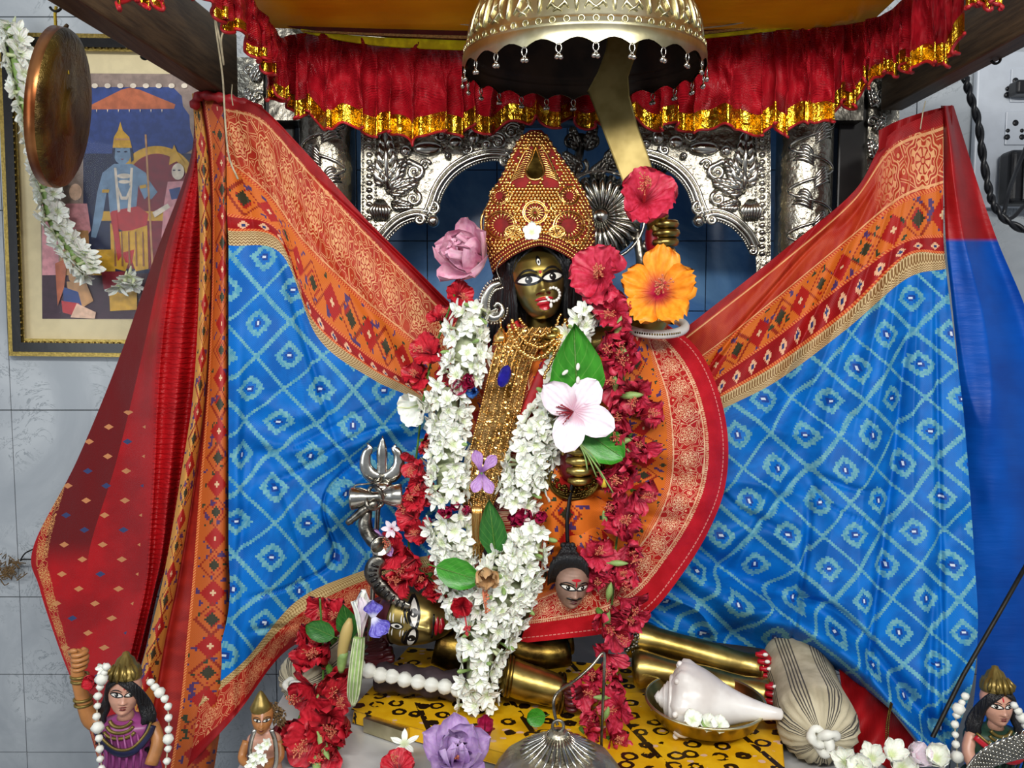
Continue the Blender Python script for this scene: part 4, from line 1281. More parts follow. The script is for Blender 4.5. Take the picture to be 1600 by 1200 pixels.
# teardrop plate with red fans on both sides
td = [(837, 226), (845, 250), (850, 266), (846, 277), (836, 281), (826, 277), (822, 266), (829, 250)]
plate.poly([crown_pt(p[0], p[1], 2.2 * k) for p in path(td + [td[0]], 30)[:-1]])
plate.build('crown_plate', MAT['brass_dark'], cw)
W_(td + [td[0]], 1.8, 40)
for sd in (-1, 1):
    for q in range(13):
        f = q / 12
        x0, y0 = 836 + sd * (5 + 12 * f), 236 + 40 * f
        x1, y1 = 836 + sd * (11 + 27 * f ** 1.1), 230 + 50 * f + 4
        W_([(x0, y0), ((x0 + x1) / 2, (y0 + y1) / 2 - 2), (x1, y1)], 0.9, 5)
    W_([(836 + sd * 8, 224), (836 + sd * 22, 248), (836 + sd * 40, 290)], 1.5, 16)
    for q in range(12):
        f = q / 11; B_(836 + sd * (11 + 33 * f), 226 + 64 * f, 2.1)
    # scrolled peacock lobes
    ring_(836 + sd * 56 - (2 if sd > 0 else 0), 306, 14, 14, 14, inner=.45)
    ring_(836 + sd * 53, 352, 24, 22, 20, inner=.5); ring_(836 + sd * 34, 362, 12, 9, 12)
    W_([(836 + sd * 34, 296), (836 + sd * 40, 318), (836 + sd * 24, 324), (836 + sd * 34, 334)], 1.6, 18)
    W_([(836 + sd * 72, 318), (836 + sd * 84, 345), (836 + sd * 78, 378), (836 + sd * 62, 384)], 1.8, 18)
    # pearls along the crown's outline
    for q in range(20):
        py = 214 + q * 9.6
        l, r = np.interp(py, cy_, cl_), np.interp(py, cy_, cr_)
        B_((l + 2.5) if sd < 0 else (r - 2.5), py, 4.0 if q < 10 else 3.2, pearl)
        if q < 9: B_((l + 12) if sd < 0 else (r - 12), py + 4, 3.2, pearl)
occ.append((836, 258, 14, 30)); occ.append((815, 264, 12, 30)); occ.append((858, 264, 12, 30)); occ.append((808, 278, 12, 14)); occ.append((866, 278, 12, 14))
ring_(836, 332, 19, 18, 16, inner=.12)
for q in range(5): B_(826 + q * 5, 206 + abs(q - 2) * 1.5, 2.6, pearl)
for row in range(4):          # rows of beads following the brow edge
    for u in np.linspace(-.97, .97, 46 - row * 2):
        py = crown_bot(u) - 3 - row * 6.0
        l, r = np.interp(py, cy_, cl_), np.interp(py, cy_, cr_)
        B_((l + r) / 2 + u * (r - l) / 2, py, 2.3 if row % 2 else 1.9)
y = 212.0; odd = 0
while y < 410:
    x = 752.0 + (odd % 2) * 3
    while x < 936:
        u = crown_uv(x, y)
        if abs(u) < .97 and y < crown_bot(u) - 20 and not any(((x - o_[0]) / o_[2]) ** 2 + ((y - o_[1]) / o_[3]) ** 2 < 1 for o_ in occ):
            B_(x, y, 2.9)
        x += 5.6
    y += 4.9; odd += 1
wire.build('filigree_wire', MAT['gold_bead'], cw, kind='stuff'); bead.build('gold_beading', MAT['gold_bead'], cw, kind='stuff'); pearl.build('outline_pearls', MAT['gold_bead'], cw, kind='stuff')
# earring: a silver paisley with a small gold bell under it
ea = MB(); pts = path([(783, 442), (768, 448), (758, 465), (757, 485), (768, 497), (781, 494), (785, 482), (778, 474), (772, 480)], 40)
ea.tube([at(p[0], p[1], 0.115) for p in pts], [k * (3 + 5 * math.sin(PI * min(1, i / 30)) ** .7) for i in range(40)], 10, flat=.7)
for i, p in enumerate(pts[:30]):
    dx, dy = pts[i + 1] - pts[max(i - 1, 0)]; l = math.hypot(dx, dy) or 1
    for sg in (-1, 1): ea.ball(at(p[0] + sg * dy / l * 8, p[1] - sg * dx / l * 8, 0.113), 2.0 * k, 6, 4)
er = ea.build('earring', MAT['silver_smooth'], dei)
b_ = MB(); c = at(783, 527, .11)
b_.lathe([(0, 14 * k), (4 * k, 14 * k), (6 * k, 8 * k), (11 * k, 2 * k), (12 * k, -6 * k), (10 * k, -8 * k), (0, -8 * k)], 16, Matrix.Translation(c))
for q in range(12): b_.ball(c + Vector((math.cos(q * PI / 6) * 11 * k, math.sin(q * PI / 6) * 11 * k, -10 * k)), 2.4 * k, 6, 4)
b_.tube([at(782, 498, .11), at(783, 514, .11)], 1.6 * k, 5)
b_.build('earring_bell', MAT['gold_bead'], er)
MB().tube(spath([(786, 400), (776, 420), (783, 442)], .112, 10), .8 * k, 5).build('earring_chain', MAT['silver_dark'], er)
# necklaces
nk = [(512, 800, 862), (535, 781, 846), (560, 771, 833), (595, 762, 823), (645, 750, 812), (695, 737, 800), (735, 727, 792), (775, 724, 775), (810, 727, 761), (840, 733, 757), (872, 741, 752)]
C = []
for (y, l, r) in nk:
    C.append([(l + (r - l) * u, y, 0.115 - 0.032 * math.sin(PI * u) * (r - l) / 65 - 0.02 * (y - 512) / 360, 0, 0, 900) for u in np.linspace(0, 1, 7)])
P = patch(C, 120, 30); V = atn(P[..., 0], P[..., 1], P[..., 2])
ns = MB().grid(V).build('necklace_sheet', MAT['gold_glitter'], dei)
ch = MB()
for u in (0, 5, 10, 15, 20, 25, 29):
    for i in range(0, 119):
        a, b = Vector(V[i, u]), Vector(V[i + 1, u])
        if i % 1 == 0: ch.ball(a + Vector((0, -.002, 0)), (2.2 if u in (0, 29) else 1.7) * k, 6, 4)
ch.build('gold_chains', MAT['gold_bead'], ns, kind='stuff')
rnd = random.Random(12); sq_ = MB()
for q in range(520):
    i, j = rnd.randrange(2, 116), rnd.randrange(1, 29)
    n_ = Vector((rnd.uniform(-.5, .5), -1, rnd.uniform(-.5, .5))).normalized()
    p = Vector(V[i, j]) + Vector((0, -.0015, 0)); a = n_.orthogonal().normalized() * 2.6 * k; b = n_.cross(a)
    sq_.add([p + a, p + b * 1.3, p - a, p - b * 1.3, p + n_ * 1.5 * k], [(0, 1, 4), (1, 2, 4), (2, 3, 4), (3, 0, 4)])
sq_.build('sequins', MAT['gold_bead'], ns, smooth=False, kind='stuff')
gm = MB(); gp = at(788, 588, .062); gm.ball((0, 0, 0), (9 * k, 5 * k, 17 * k), 8, 6); gm.xf(Matrix.Translation(gp) @ Matrix.Rotation(R(18), 4, 'Y'))
gm.build('blue_gem', MAT['gem_blue'], ns, smooth=False)
th_ = MB()
for q in range(14):          # loose tinsel threads at the tip
    x = 738 + q * 1.1
    th_.tube(spath([(x, 790, .075), (x + rnd.uniform(-3, 3), 830, .072), (x + rnd.uniform(-4, 5), rnd.uniform(850, 880), .07)], .07, 7), .9 * k, 4)
th_.build('tinsel_fringe', MAT['gold_bead'], ns, kind='stuff')
for (pts, r) in (([(800, 500), (815, 528), (842, 542), (868, 528), (884, 500)], 3.0), ([(795, 510), (812, 545), (838, 560), (866, 540), (890, 505)], 3.6), ([(812, 498), (830, 520), (848, 524), (866, 512), (876, 492)], 2.4), ([(884, 500), (872, 540), (850, 590)], 2.6)):
    nb = MB()
    for p in path(pts, 30): nb.ball(at(p[0] + rnd.uniform(-1, 1), p[1] + rnd.uniform(-1, 1), .112 - .0008 * (p[1] - 490)), r * k, 6, 5)
    nb.build('neck_chain', MAT['gold_bead'], dei)
# arms and hands
arm = MB()
arm.tube(spath([(900, 545, .2), (950, 535, .19), (1000, 520, .17), (1025, 490, .16), (1030, 440, .15), (1028, 400, .145)], .2, 24), [30 * k - i * .45 * k for i in range(24)], 14)
arm.build('raised_arm', MAT['brass'], dei)
fist(dei, 1030, 372, .14, 44, 54, MAT['brass'], MAT['paint_red'], 1)
a2 = MB().tube(spath([(950, 560, .2), (985, 620, .17), (960, 690, .14), (915, 730, .12)], .2, 20), [26 * k - i * .3 * k for i in range(20)], 14).build('lower_arm', MAT['brass'], dei)
fist(dei, 898, 724, .085, 52, 62, MAT['brass'], MAT['paint_dark_red'], 1)
fist(dei, 866, 541, .10, 26, 44, MAT['brass'], None, -1)
for i, (cx, cy, r, Y, tl) in enumerate(((1010, 455, 30, .15, 0.5), (1018, 474, 32, .155, .5), (1018, 488, 33, .16, .5))):
    c = at(cx, cy, Y)
    pts = [c + Vector((math.cos(t_) * r * k, math.sin(t_) * r * k * .8, math.sin(t_) * r * k * .35)) for t_ in np.linspace(0, 2 * PI, 26, endpoint=False)]
    bg = MB(); bg.tube(pts, 3.2 * k, 6, closed=True)
    for p in pts[::1]: bg.ball(p + (p - c).normalized() * 3 * k, 2 * k, 6, 4)
    bg.build('gold_bangle', MAT['gold_bead'], dei)
c = at(1022, 508, .13); m = MB()
pts = [c + Vector((math.cos(t_) * 46 * k, math.sin(t_) * 40 * k, math.sin(t_) * 14 * k)) for t_ in np.linspace(0, 2 * PI, 40, endpoint=False)]
m.tube(pts, 7 * k, 10, closed=True); wb = m.build('conch_bangle', MAT['paint_white'], dei, label='white shell bangle')
m = MB()
for q in range(20):
    t_ = -PI / 2 + (q - 10) * .07
    m.ball(c + Vector((math.cos(t_) * 52 * k, math.sin(t_) * 46 * k, math.sin(t_) * 14 * k)), 1.8 * k, 6, 4)
m.build('bangle_gilding', MAT['brass_dark'], wb, kind='stuff')
for r_, dy in ((40, 0), (36, 8), (43, -6)):
    c = at(897, 742 + dy, .075)
    m = MB(); m.tube([c + Vector((math.cos(t_) * r_ * k, -math.sin(t_) * 10 * k, math.sin(t_) * r_ * k * .85)) for t_ in np.linspace(PI * .85, PI * 2.15, 30)], 2.6 * k, 6)
    m.build('wrist_bangle', MAT['brass_dark'], dei)
m = MB(); rnd = random.Random(3)
for q in range(90):
    t_ = rnd.uniform(PI * 1.05, PI * 1.95); r_ = rnd.uniform(24, 42)
    m.ball(at(897 + math.cos(t_) * r_, 742 - math.sin(t_) * r_ * .85, .078 + rnd.uniform(0, .01)), rnd.uniform(1.6, 3.2) * k, 6, 4)
m.build('bangle_bells', MAT['brass_dark'], dei, kind='stuff')
# small tassel knot on the brow and the white flower bead on the crown
# sword held in the raised hand
sw = thing('sword', 'broad pale brass sword raised in the statue\'s hand under the umbrella', 'sword', at(1020, 340, .13))
fp = [(958, 20), (1005, 30), (992, 90), (982, 120), (984, 150), (996, 195), (1012, 240), (1027, 285), (1030, 312), (988, 312), (972, 282), (950, 225), (932, 178), (918, 142), (934, 112), (946, 80)]
zq = lambda d: [at(p[0], p[1], .13 + d) for p in fp]
o = MB().prism(zq(-.004), zq(.004)).build('blade', MAT['sword_brass'], sw, smooth=False); bevel(o, .0025, 2)
MB().tube([at(1012, 312, .135), at(1024, 345, .135), at(1032, 375, .135), at(1036, 410, .135)], [14 * k, 11 * k, 9 * k, 9 * k], 12).build('hilt', MAT['brass'], sw)
# the severed demon head hanging from the lower hand
de = thing('demon_head', 'small dark painted demon head with tied hair hanging against the red skirt', 'ornament', at(888, 945, .075))
FD = Face(frame(893, 912, .075, (R(6), R(4), R(10)), 27))
h2 = FD.head('head', MAT['clay_grey'], de)
FD.eyes(h2, 1.0, .12); FD.lips(h2, 'paint_maroon', .26, .06)
m = MB(); FD.line(m, [(-.45, -.5), (-.15, -.55), (.15, -.55), (.45, -.5)], .09, .02); m.build('moustache', MAT['paint_black'], h2)
m = MB(); FD.almond(m, 0, .62, .3, .09, 0, .015, 1); FD.almond(m, .0, .4, .05, .2, 0, .018, 1); m.build('forehead_mark', MAT['paint_red'], h2)
m = MB(); kk = K(.08)
for q in range(60):
    a = PI * (0.02 + 0.96 * q / 59); 
    x0 = 889 + 30 * math.cos(a)
    m.tube(spath([(x0 - 3, 915 - 8 * math.sin(a), .07), (889 + 27 * math.cos(a), 888 - 14 * math.sin(a), .058), (888 + 12 * math.cos(a), 866, .064), (886 + 3 * math.cos(a), 848, .075)], .07, 9), [kk * w_ for w_ in (1, 3, 4.5, 5, 5, 4.5, 4, 3, 2)], 6)
for q in range(8): m.ball(at(880 + q * 2.4, 852 + (q % 3) * 5, .072), 5 * kk, 6, 5)
m.build('hair', MAT['hair'], h2)
MB().tube(spath([(887, 850, .075), (886, 815, .08), (890, 780, .085), (895, 752, .085)], .08, 12), [3.5 * kk] * 12, 6).build('hanging_cord', MAT['paint_black'], de)
# ------------------------------------------------------------------ flowers
PROF = {
 'fan': [(0, .14), (.25, .42), (.5, .78), (.75, 1.0), (.9, .92), (1.0, .55)],
 'lens': [(0, .35), (.3, .85), (.55, 1.0), (.8, .72), (1.0, .05)],
 'spoon': [(0, .2), (.35, .5), (.65, 1.0), (.85, .85), (1.0, .2)],
 'leaf': [(0, .05), (.12, .5), (.35, 1.0), (.6, .85), (.85, .38), (1.0, .0)],
 'round': [(0, .1), (.1, .62), (.35, 1.0), (.65, .98), (.9, .6), (1.0, .1)]}
def petal(mb, M, L, W, prof='fan', bend=.2, cup=.15, ruf=.05, fq=3.0, seed=0.0, nu=9, nv=9, twist=0.0):
    A = []; U = []
    for j in range(nv):
        v = j / (nv - 1); w = ip(v, PROF[prof]) * W; row = []; ur = []
        for i in range(nu):
            u = -1 + 2 * i / (nu - 1)
            z = bend * L * v * v + cup * W * u * u * math.sin(min(1, v * 1.3) * PI * .5) + ruf * L * v ** 1.5 * math.sin(fq * PI * u + seed * 7.3) * (0.35 + 0.65 * abs(u))
            z += ruf * L * .8 * v * noise.noise(Vector((u * 2.2, v * 3, seed * 3.1)))
            x = L * (v - .1 * v * u * u * (prof == 'fan')) + ruf * L * .5 * v * noise.noise(Vector((u * 3, v, seed + 9)))
            y = w * u
            if twist:
                c_, s_ = math.cos(twist * v), math.sin(twist * v); y, z = y * c_ - z * s_, y * s_ + z * c_
            row.append(tuple(M @ Vector((x, y, z)))); ur.append((u, v))
        A.append(row); U.append(ur)
    mb.grid(A, U); return mb
def rz(a): return Matrix.Rotation(a, 4, 'Z')
def ry(a): return Matrix.Rotation(a, 4, 'Y')
def hib_meshes(seed, mat, crumple=0.0, calyx=True):
    # unit flower, radius about 1, looks along +Z
    rnd = random.Random(seed); m = MB()
    for q in range(5):
        tl = R(rnd.uniform(12, 28)) + crumple * R(rnd.uniform(10, 55))
        petal(m, rz(q * 2 * PI / 5 + rnd.uniform(-.16, .16)) @ ry(-tl), rnd.uniform(.88, 1.06), rnd.uniform(.46, .58) * (1 - .25 * crumple), 'fan',
              rnd.uniform(-.15, .12) - .25 * crumple * rnd.random(), .12 + .5 * crumple * rnd.random(), .07 + .10 * crumple, rnd.uniform(2.4, 4.2), rnd.random() * 9, 9, 9, rnd.uniform(-.5, .5) * crumple)
    pm = m.mesh('hibiscus_petals', MAT[mat])
    s = MB(); bx, by = rnd.uniform(-.35, .35), rnd.uniform(-.35, .35)
    P = [Vector((bx * f * f, by * f * f, -.1 + 1.15 * f)) for f in np.linspace(0, 1, 9)]
    s.tube(P, [.06, .05, .045, .04, .04, .035, .035, .03, .03], 6)
    s.cur = 1
    for q in range(30):
        f = rnd.uniform(.55, 1.0); c = Vector((bx * f * f, by * f * f, -.1 + 1.15 * f)); a = rnd.uniform(0, 2 * PI)
        d = Vector((math.cos(a), math.sin(a), rnd.uniform(-.2, .5))) * rnd.uniform(.10, .2)
        s.tube([c, c + d], [.012, .008], 4, cap=False); s.ball(c + d, .028, 5, 4)
    sm = s.mesh('hibiscus_stamen', [MAT['stamen_red'], MAT['pollen']])
    c = MB()
    for q in range(5): petal(c, Matrix.Translation((0, 0, -.35)) @ rz(q * 2 * PI / 5) @ ry(-R(62)), .42, .13, 'lens', .1, .3, 0, 1, 0, 5, 5)
    c.lathe([(.0, -.45), (.07, -.42), (.12, -.3), (.14, -.1), (.1, 0)], 8)
    cm = c.mesh('hibiscus_calyx', MAT['stem_green'])
    return pm, sm, cm
HR = [hib_meshes(i, 'hib_red', .4 + .25 * (i % 4)) for i in range(6)]
HP = [hib_meshes(20 + i, 'hib_pink', .8 + .2 * (i % 4)) for i in range(6)]
HOPEN = hib_meshes(40, 'hib_red', .1); HPO = hib_meshes(41, 'hib_pink', .3); HOR = hib_meshes(43, 'hib_orange', .12)

def single_petals(n, L, W, prof, mat, tilt, bend, cup, ruf, seed, fq=3.0, jit=.1, a0=0.0, angs=None):
    rnd = random.Random(seed); out = []
    for q in range(n):
        m = MB(); a = (angs[q] if angs else a0 + q * 2 * PI / n) + rnd.uniform(-jit, jit)
        petal(m, rz(a) @ ry(-R(tilt + rnd.uniform(-6, 6))), L * rnd.uniform(.93, 1.05), W, prof, bend, cup, ruf, fq, rnd.random() * 9, 11, 11)
        out.append(m.mesh('petal', MAT[mat]))
    return out
def loose(name, label, px, py, Y, size, meshes, d, spin=0.0, cat='flower', group=None, extra=None):
    # a loose flower: an Empty with its petals and other parts
    t = thing(name, label, cat, at(px, py, Y), group)
    M = face(at(px, py, Y), d, spin, size * K(Y))
    for nm, me in meshes: inst(nm, me, M, t)
    return t
def hib_parts(seed, mat, crumple=.15, W=.55):
    rnd = random.Random(seed); out = []
    for q in range(5):
        m = MB(); tl = R(rnd.uniform(14, 30)) + crumple * R(rnd.uniform(0, 40))
        petal(m, rz(q * 2 * PI / 5 + rnd.uniform(-.12, .12)) @ ry(-tl), rnd.uniform(.92, 1.06), W * rnd.uniform(.92, 1.08), 'fan', rnd.uniform(-.2, .08), .12, .06 + .07 * crumple, rnd.uniform(2.4, 4), rnd.random() * 9, 13, 12)
        out.append(('petal', m.mesh('petal', MAT[mat])))
    _, sm, cm = hib_meshes(seed, mat)
    return out + [('stamen', sm), ('calyx', cm)]
loose('hibiscus_flower', 'large red hibiscus flower at the sword hilt in the raised hand', 1006, 316, .085, 54, hib_parts(51, 'hib_pink', .4), (-.05, -1, .25), 0.6)
loose('hibiscus_flower', 'red hibiscus flower tucked into the black hair beside the face', 938, 432, .09, 52, hib_parts(57, 'hib_pink', .7), (-.35, -1, .1), 1.1)
loose('hibiscus_flower', 'big orange hibiscus with crimson throat on the raised arm', 1028, 458, .075, 70, hib_parts(53, 'hib_orange', .5, .40), (-.15, -1, .15), 0.3)
loose('hibiscus_flower', 'red hibiscus lying at bottom edge beside mauve lotus', 622, 1204, -.12, 34, hib_parts(61, 'hib_red', .5), (0, -.6, 1), 0.3)

# lotus flowers
def lotus(name, label, px, py, Y, size, mat, d, seed, spin=0.0, open_=1.0, tips=None):
    t = thing(name, label, 'flower', at(px, py, Y))
    M = face(at(px, py, Y), d, spin, size * K(Y)); rnd = random.Random(seed)
    for ring, (n, tl, L, W) in enumerate(((5, 25, 1.05, .42), (5, 52, 1.0, .40), (5, 76, .9, .36))):
        for q in range(n):
            m = MB()
            petal(m, Matrix.Translation((0, 0, -.3)) @ rz(q * 2 * PI / n + ring * .63 + rnd.uniform(-.12, .12)) @ ry(-R(tl * open_ + rnd.uniform(-8, 8))), L, W, 'round', .22, .42, .03, 1.5, rnd.random() * 9, 9, 9)
            inst('petal', m.mesh('petal', MAT[mat]), M, t)
    c = MB()
    for q in range(20):
        a = rnd.uniform(0, 2 * PI); c.tube([Vector((0, 0, -.2)), Vector((math.cos(a) * .12, math.sin(a) * .12, rnd.uniform(.1, .3)))], [.02, .03], 5)
    inst('stamen', c.mesh('lotus_stamen', MAT['pollen']), M, t)
    return t
lotus('lotus_flower', 'pink lotus bloom tucked behind the left side of the crown', 736, 402, .15, 68, 'lotus_pink', (-.75, -1, .45), 2, .4, 1.0)
lotus('lotus_flower', 'mauve lotus bloom lying at the front edge of the altar', 712, 1180, -.13, 70, 'lotus_mauve', (.15, -.8, .9), 5, .2, .9)

# garlands ---------------------------------------------------------------
def tuberose_mesh(seed):
    rnd = random.Random(seed); m = MB()
    for q in range(6):
        petal(m, rz(q * PI / 3 + rnd.uniform(-.15, .15)) @ ry(-R(rnd.uniform(5, 35))), rnd.uniform(.85, 1.08), rnd.uniform(.26, .34), 'lens', rnd.uniform(-.3, .15), .3, .03, 1, rnd.random() * 9, 5, 5)
    m.lathe([(.05, -1.0), (.12, -.6), (.14, -.25), (.16, .02), (.05, .05)], 6)
    for v_ in range(len(m.uv) - 30, len(m.uv)): m.uv[v_] = (0.0, .15)
    return m.mesh('tuberose_blossom', MAT['white_petal'])
TB_ = [tuberose_mesh(i) for i in range(6)]
bm_ = MB(); bm_.lathe([(0, 0.9), (.16, .75), (.22, .45), (.16, 0), (.09, -.6), (.05, -1.1)], 7)
BUD = bm_.mesh('tuberose_bud', MAT['bud_green'])
def strand(root, pts, Y0, size, step, seed, bulge=.5, cross=17.0, cap_n=400, buds=.08):
    # pts: (px, py, half width[, Y]) ; blossoms packed round the string and looking outwards
    rnd = random.Random(seed)
    A = np.asarray([(p[0], p[1], p[2], p[3] if len(p) > 3 else Y0) for p in pts], float)
    seg = np.hypot(np.diff(A[:, 0]), np.diff(A[:, 1])); tot = seg.sum(); n = max(2, int(tot / step))
    cum = np.concatenate([[0], np.cumsum(seg)]); q_ = np.linspace(0, tot, n)
    B = np.stack([np.interp(q_, cum, A[:, i]) for i in range(4)], 1)
    count = 0
    for i in range(n):
        d = B[min(i + 1, n - 1)] - B[max(i - 1, 0)]; l = math.hypot(d[0], d[1]) or 1
        nx_, ny_ = -d[1] / l, d[0] / l
        w = B[i, 2]; kk_ = max(2, int(round(2 * w / cross)))
        for j in range(kk_):
            u = (-1 + 2 * (j + .5) / kk_) + rnd.uniform(-.18, .18) + (.5 / kk_ if i % 2 else -.5 / kk_)
            u = max(-1.05, min(1.05, u)); a = u * PI * .5
            jx, jy = rnd.uniform(-3, 3), rnd.uniform(-4, 4)
            k_ = K(B[i, 3])
            p = at(B[i, 0] + nx_ * w * .8 * math.sin(a) + jx, B[i, 1] + ny_ * w * .8 * math.sin(a) + jy, B[i, 3] - bulge * w * k_ * math.cos(a))
            dv = Vector((nx_ * math.sin(a) * 1.1 + rnd.uniform(-.35, .35), -.75 * math.cos(a) - .25 + rnd.uniform(-.2, .2), -ny_ * math.sin(a) * 1.1 + rnd.uniform(-.45, .3) + .05))
            bud = rnd.random() < buds
            inst('bud' if bud else 'blossom', BUD if bud else TB_[rnd.randrange(6)], face(p, dv, rnd.uniform(0, 6), size * k_ * rnd.uniform(.85, 1.12) * (.8 if bud else 1)), root)
            count += 1
    m = MB().tube([at(b[0], b[1], b[3] + .3 * b[2] * K(b[3])) for b in B], 2.0 * K(Y0), 5)
    m.build('string', MAT['thread'], root)
    # pale packed core of flower tubes behind the open blossoms
    m = MB().tube([at(b[0], b[1], b[3] + .1 * b[2] * K(b[3])) for b in B], [b[2] * .55 * K(b[3]) for b in B], 8, flat=.5)
    m.build('packed_stems', MAT['stem_pale'], root)
    return count
gt = thing('tuberose_garland', 'long white tuberose garland hanging round the goddess statue', 'garland', at(780, 1125, .05))
n1 = strand(gt, [(742, 478, 26), (730, 505, 34), (728, 545, 38), (722, 585, 34)], .105, 20, 15, 1)
n1 += strand(gt, [(700, 605, 28), (698, 640, 34), (700, 690, 34), (700, 735, 36), (704, 780, 36)], .095, 20, 15, 2)
n1 += strand(gt, [(698, 812, 34), (704, 845, 38), (712, 872, 32), (704, 915, 18), (712, 945, 18), (722, 972, 22)], .085, 20, 15, 3)
n1 += strand(gt, [(918, 490, 18), (905, 510, 18), (880, 560, 18), (862, 620, 22), (846, 665, 30), (834, 705, 38), (820, 750, 40), (810, 785, 36)], .085, 20, 15, 4)
n1 += strand(gt, [(838, 832, 24), (822, 865, 38), (800, 898, 52), (784, 935, 60), (765, 975, 54), (752, 1015, 40), (748, 1055, 36), (746, 1100, 34)], .06, 21, 16, 5)
print('tuberoses', n1)
for (x, y, Y, s_) in ((715, 606, .09, 20), (735, 598, .09, 18), (700, 800, .085, 20), (728, 797, .085, 18), (822, 808, .075, 24), (800, 812, .08, 16), (845, 806, .08, 16), (712, 790, .085, 14)):
    m = MB(); rnd = random.Random(int(x * y))
    for q in range(7): petal(m, rz(q * .9) @ ry(-R(rnd.uniform(20, 75))), 1, .5, 'round', .3, .4, .05, 2, q, 7, 7)
    inst('maroon_rose', m.mesh('maroon_rose', MAT['magenta_petal']), face(at(x, y, Y), (rnd.uniform(-.3, .3), -1, .2), 0, s_ * K(Y)), gt)

gr_ = thing('hibiscus_garland', 'long red hibiscus garland looped down both sides of the goddess statue', 'garland', at(720, 1165, .05))
def hang(lst, sets, seed, Yb, mul=1.35):
    rnd = random.Random(seed)
    for i, it in enumerate(lst):
        x, y, s_ = it[:3]; s_ *= mul; Y = it[3] if len(it) > 3 else Yb
        pm, sm, cm = sets[rnd.randrange(len(sets))]
        M = face(at(x, y, Y), (rnd.uniform(-.7, .7), -1, rnd.uniform(-.6, .7)), rnd.uniform(0, 6), s_ * K(Y))
        f = inst('flower', pm, M, gr_); sub('stamen', sm, f)
        if rnd.random() < .6: sub('calyx', cm, f)
hang([(962, 488, 32), (948, 520, 30), (978, 535, 28), (952, 556, 32), (985, 575, 30), (962, 598, 30), (995, 612, 30), (966, 640, 30), (1000, 650, 30), (978, 680, 34), (1003, 700, 28), (985, 735, 38), (958, 752, 28), (990, 770, 30), (962, 795, 26),
      (968, 822, 34), (985, 848, 34), (930, 868, 28), (960, 882, 30), (975, 905, 26), (935, 910, 24), (968, 935, 32), (940, 960, 28), (985, 960, 26), (955, 985, 28)], HP, 5, .085)
hang([(948, 1022, 28, .10), (925, 1060, 26, .08), (908, 1080, 26, .06), (962, 1060, 22, .07), (968, 1105, 30, .03), (930, 1110, 24, .03), (915, 1145, 28, 0), (955, 1155, 30, -.02), (965, 1180, 24, -.04)], HP, 9, .08)
hang([(716, 462, 26, .14), (690, 500, 24, .15), (672, 552, 32, .13), (700, 580, 22, .12), (655, 590, 28, .14), (662, 690, 24), (655, 722, 28), (658, 752, 26), (648, 780, 26), (672, 770, 22), (646, 808, 28), (660, 832, 26),
      (618, 862, 36), (650, 872, 34), (632, 905, 36), (668, 900, 26), (690, 880, 22), (682, 925, 26)], HR, 6, .11, 1.12)
hang([(505, 945, 24, .16), (530, 968, 30, .15), (492, 985, 28, .14), (515, 1005, 30, .12), (488, 1030, 32, .10), (518, 1052, 34, .08), (490, 1072, 34, .06), (525, 1085, 28, .05), (470, 1128, 36, .0), (515, 1120, 40, .0), (540, 1140, 28, -.02), (492, 1150, 40, -.03), (525, 1168, 30, -.04), (455, 1150, 22, -.02)], HR, 8, .1)
for pts, Y in (([(970, 480), (975, 600), (985, 720), (965, 830), (955, 960), (945, 1060), (950, 1170)], .1), ([(710, 460), (670, 580), (650, 720), (640, 860), (690, 920)], .13), ([(500, 935), (505, 1040), (500, 1160)], .1)):
    MB().tube(spath(pts, Y, 30), 1.8 * K(Y), 5).build('string', MAT['stem_green'], gr_)
# green calyx pods strung between the blooms
m = MB(); m.lathe([(0, 1.0), (.12, .8), (.25, .35), (.3, 0), (.22, -.5), (.1, -.7), (.06, -1.0)], 8)
for q in range(5): petal(m, Matrix.Translation((0, 0, -.55)) @ rz(q * 1.256) @ ry(-R(50)), .5, .12, 'lens', .2, .2, 0, 1, 0, 5, 5)
POD = m.mesh('calyx_pod', MAT['bud_green'])
for i, (x, y, s_, a, b) in enumerate(((966, 512, 20, .2, 1), (972, 545, 16, .8, -1), (962, 598, 20, 0, 1), (985, 618, 22, 1.0, .1), (970, 690, 22, 1.1, .3), (980, 705, 16, 1.2, -.4), (945, 810, 16, -.2, 1), (965, 880, 18, 1, .1), (952, 925, 20, .1, 1), (948, 968, 22, .1, 1), (940, 1090, 16, -.8, .2), (948, 1115, 14, .2, 1), (497, 1098, 18, .1, 1), (505, 1165, 22, .4, -.6), (495, 1195, 22, 0, -1))):
    inst('calyx_pod', POD, face(at(x, y, .065 if y < 1000 else (.02 if y < 1100 else -.06)), (a, -.35, b), 0, s_ * K(.06)), gr_)

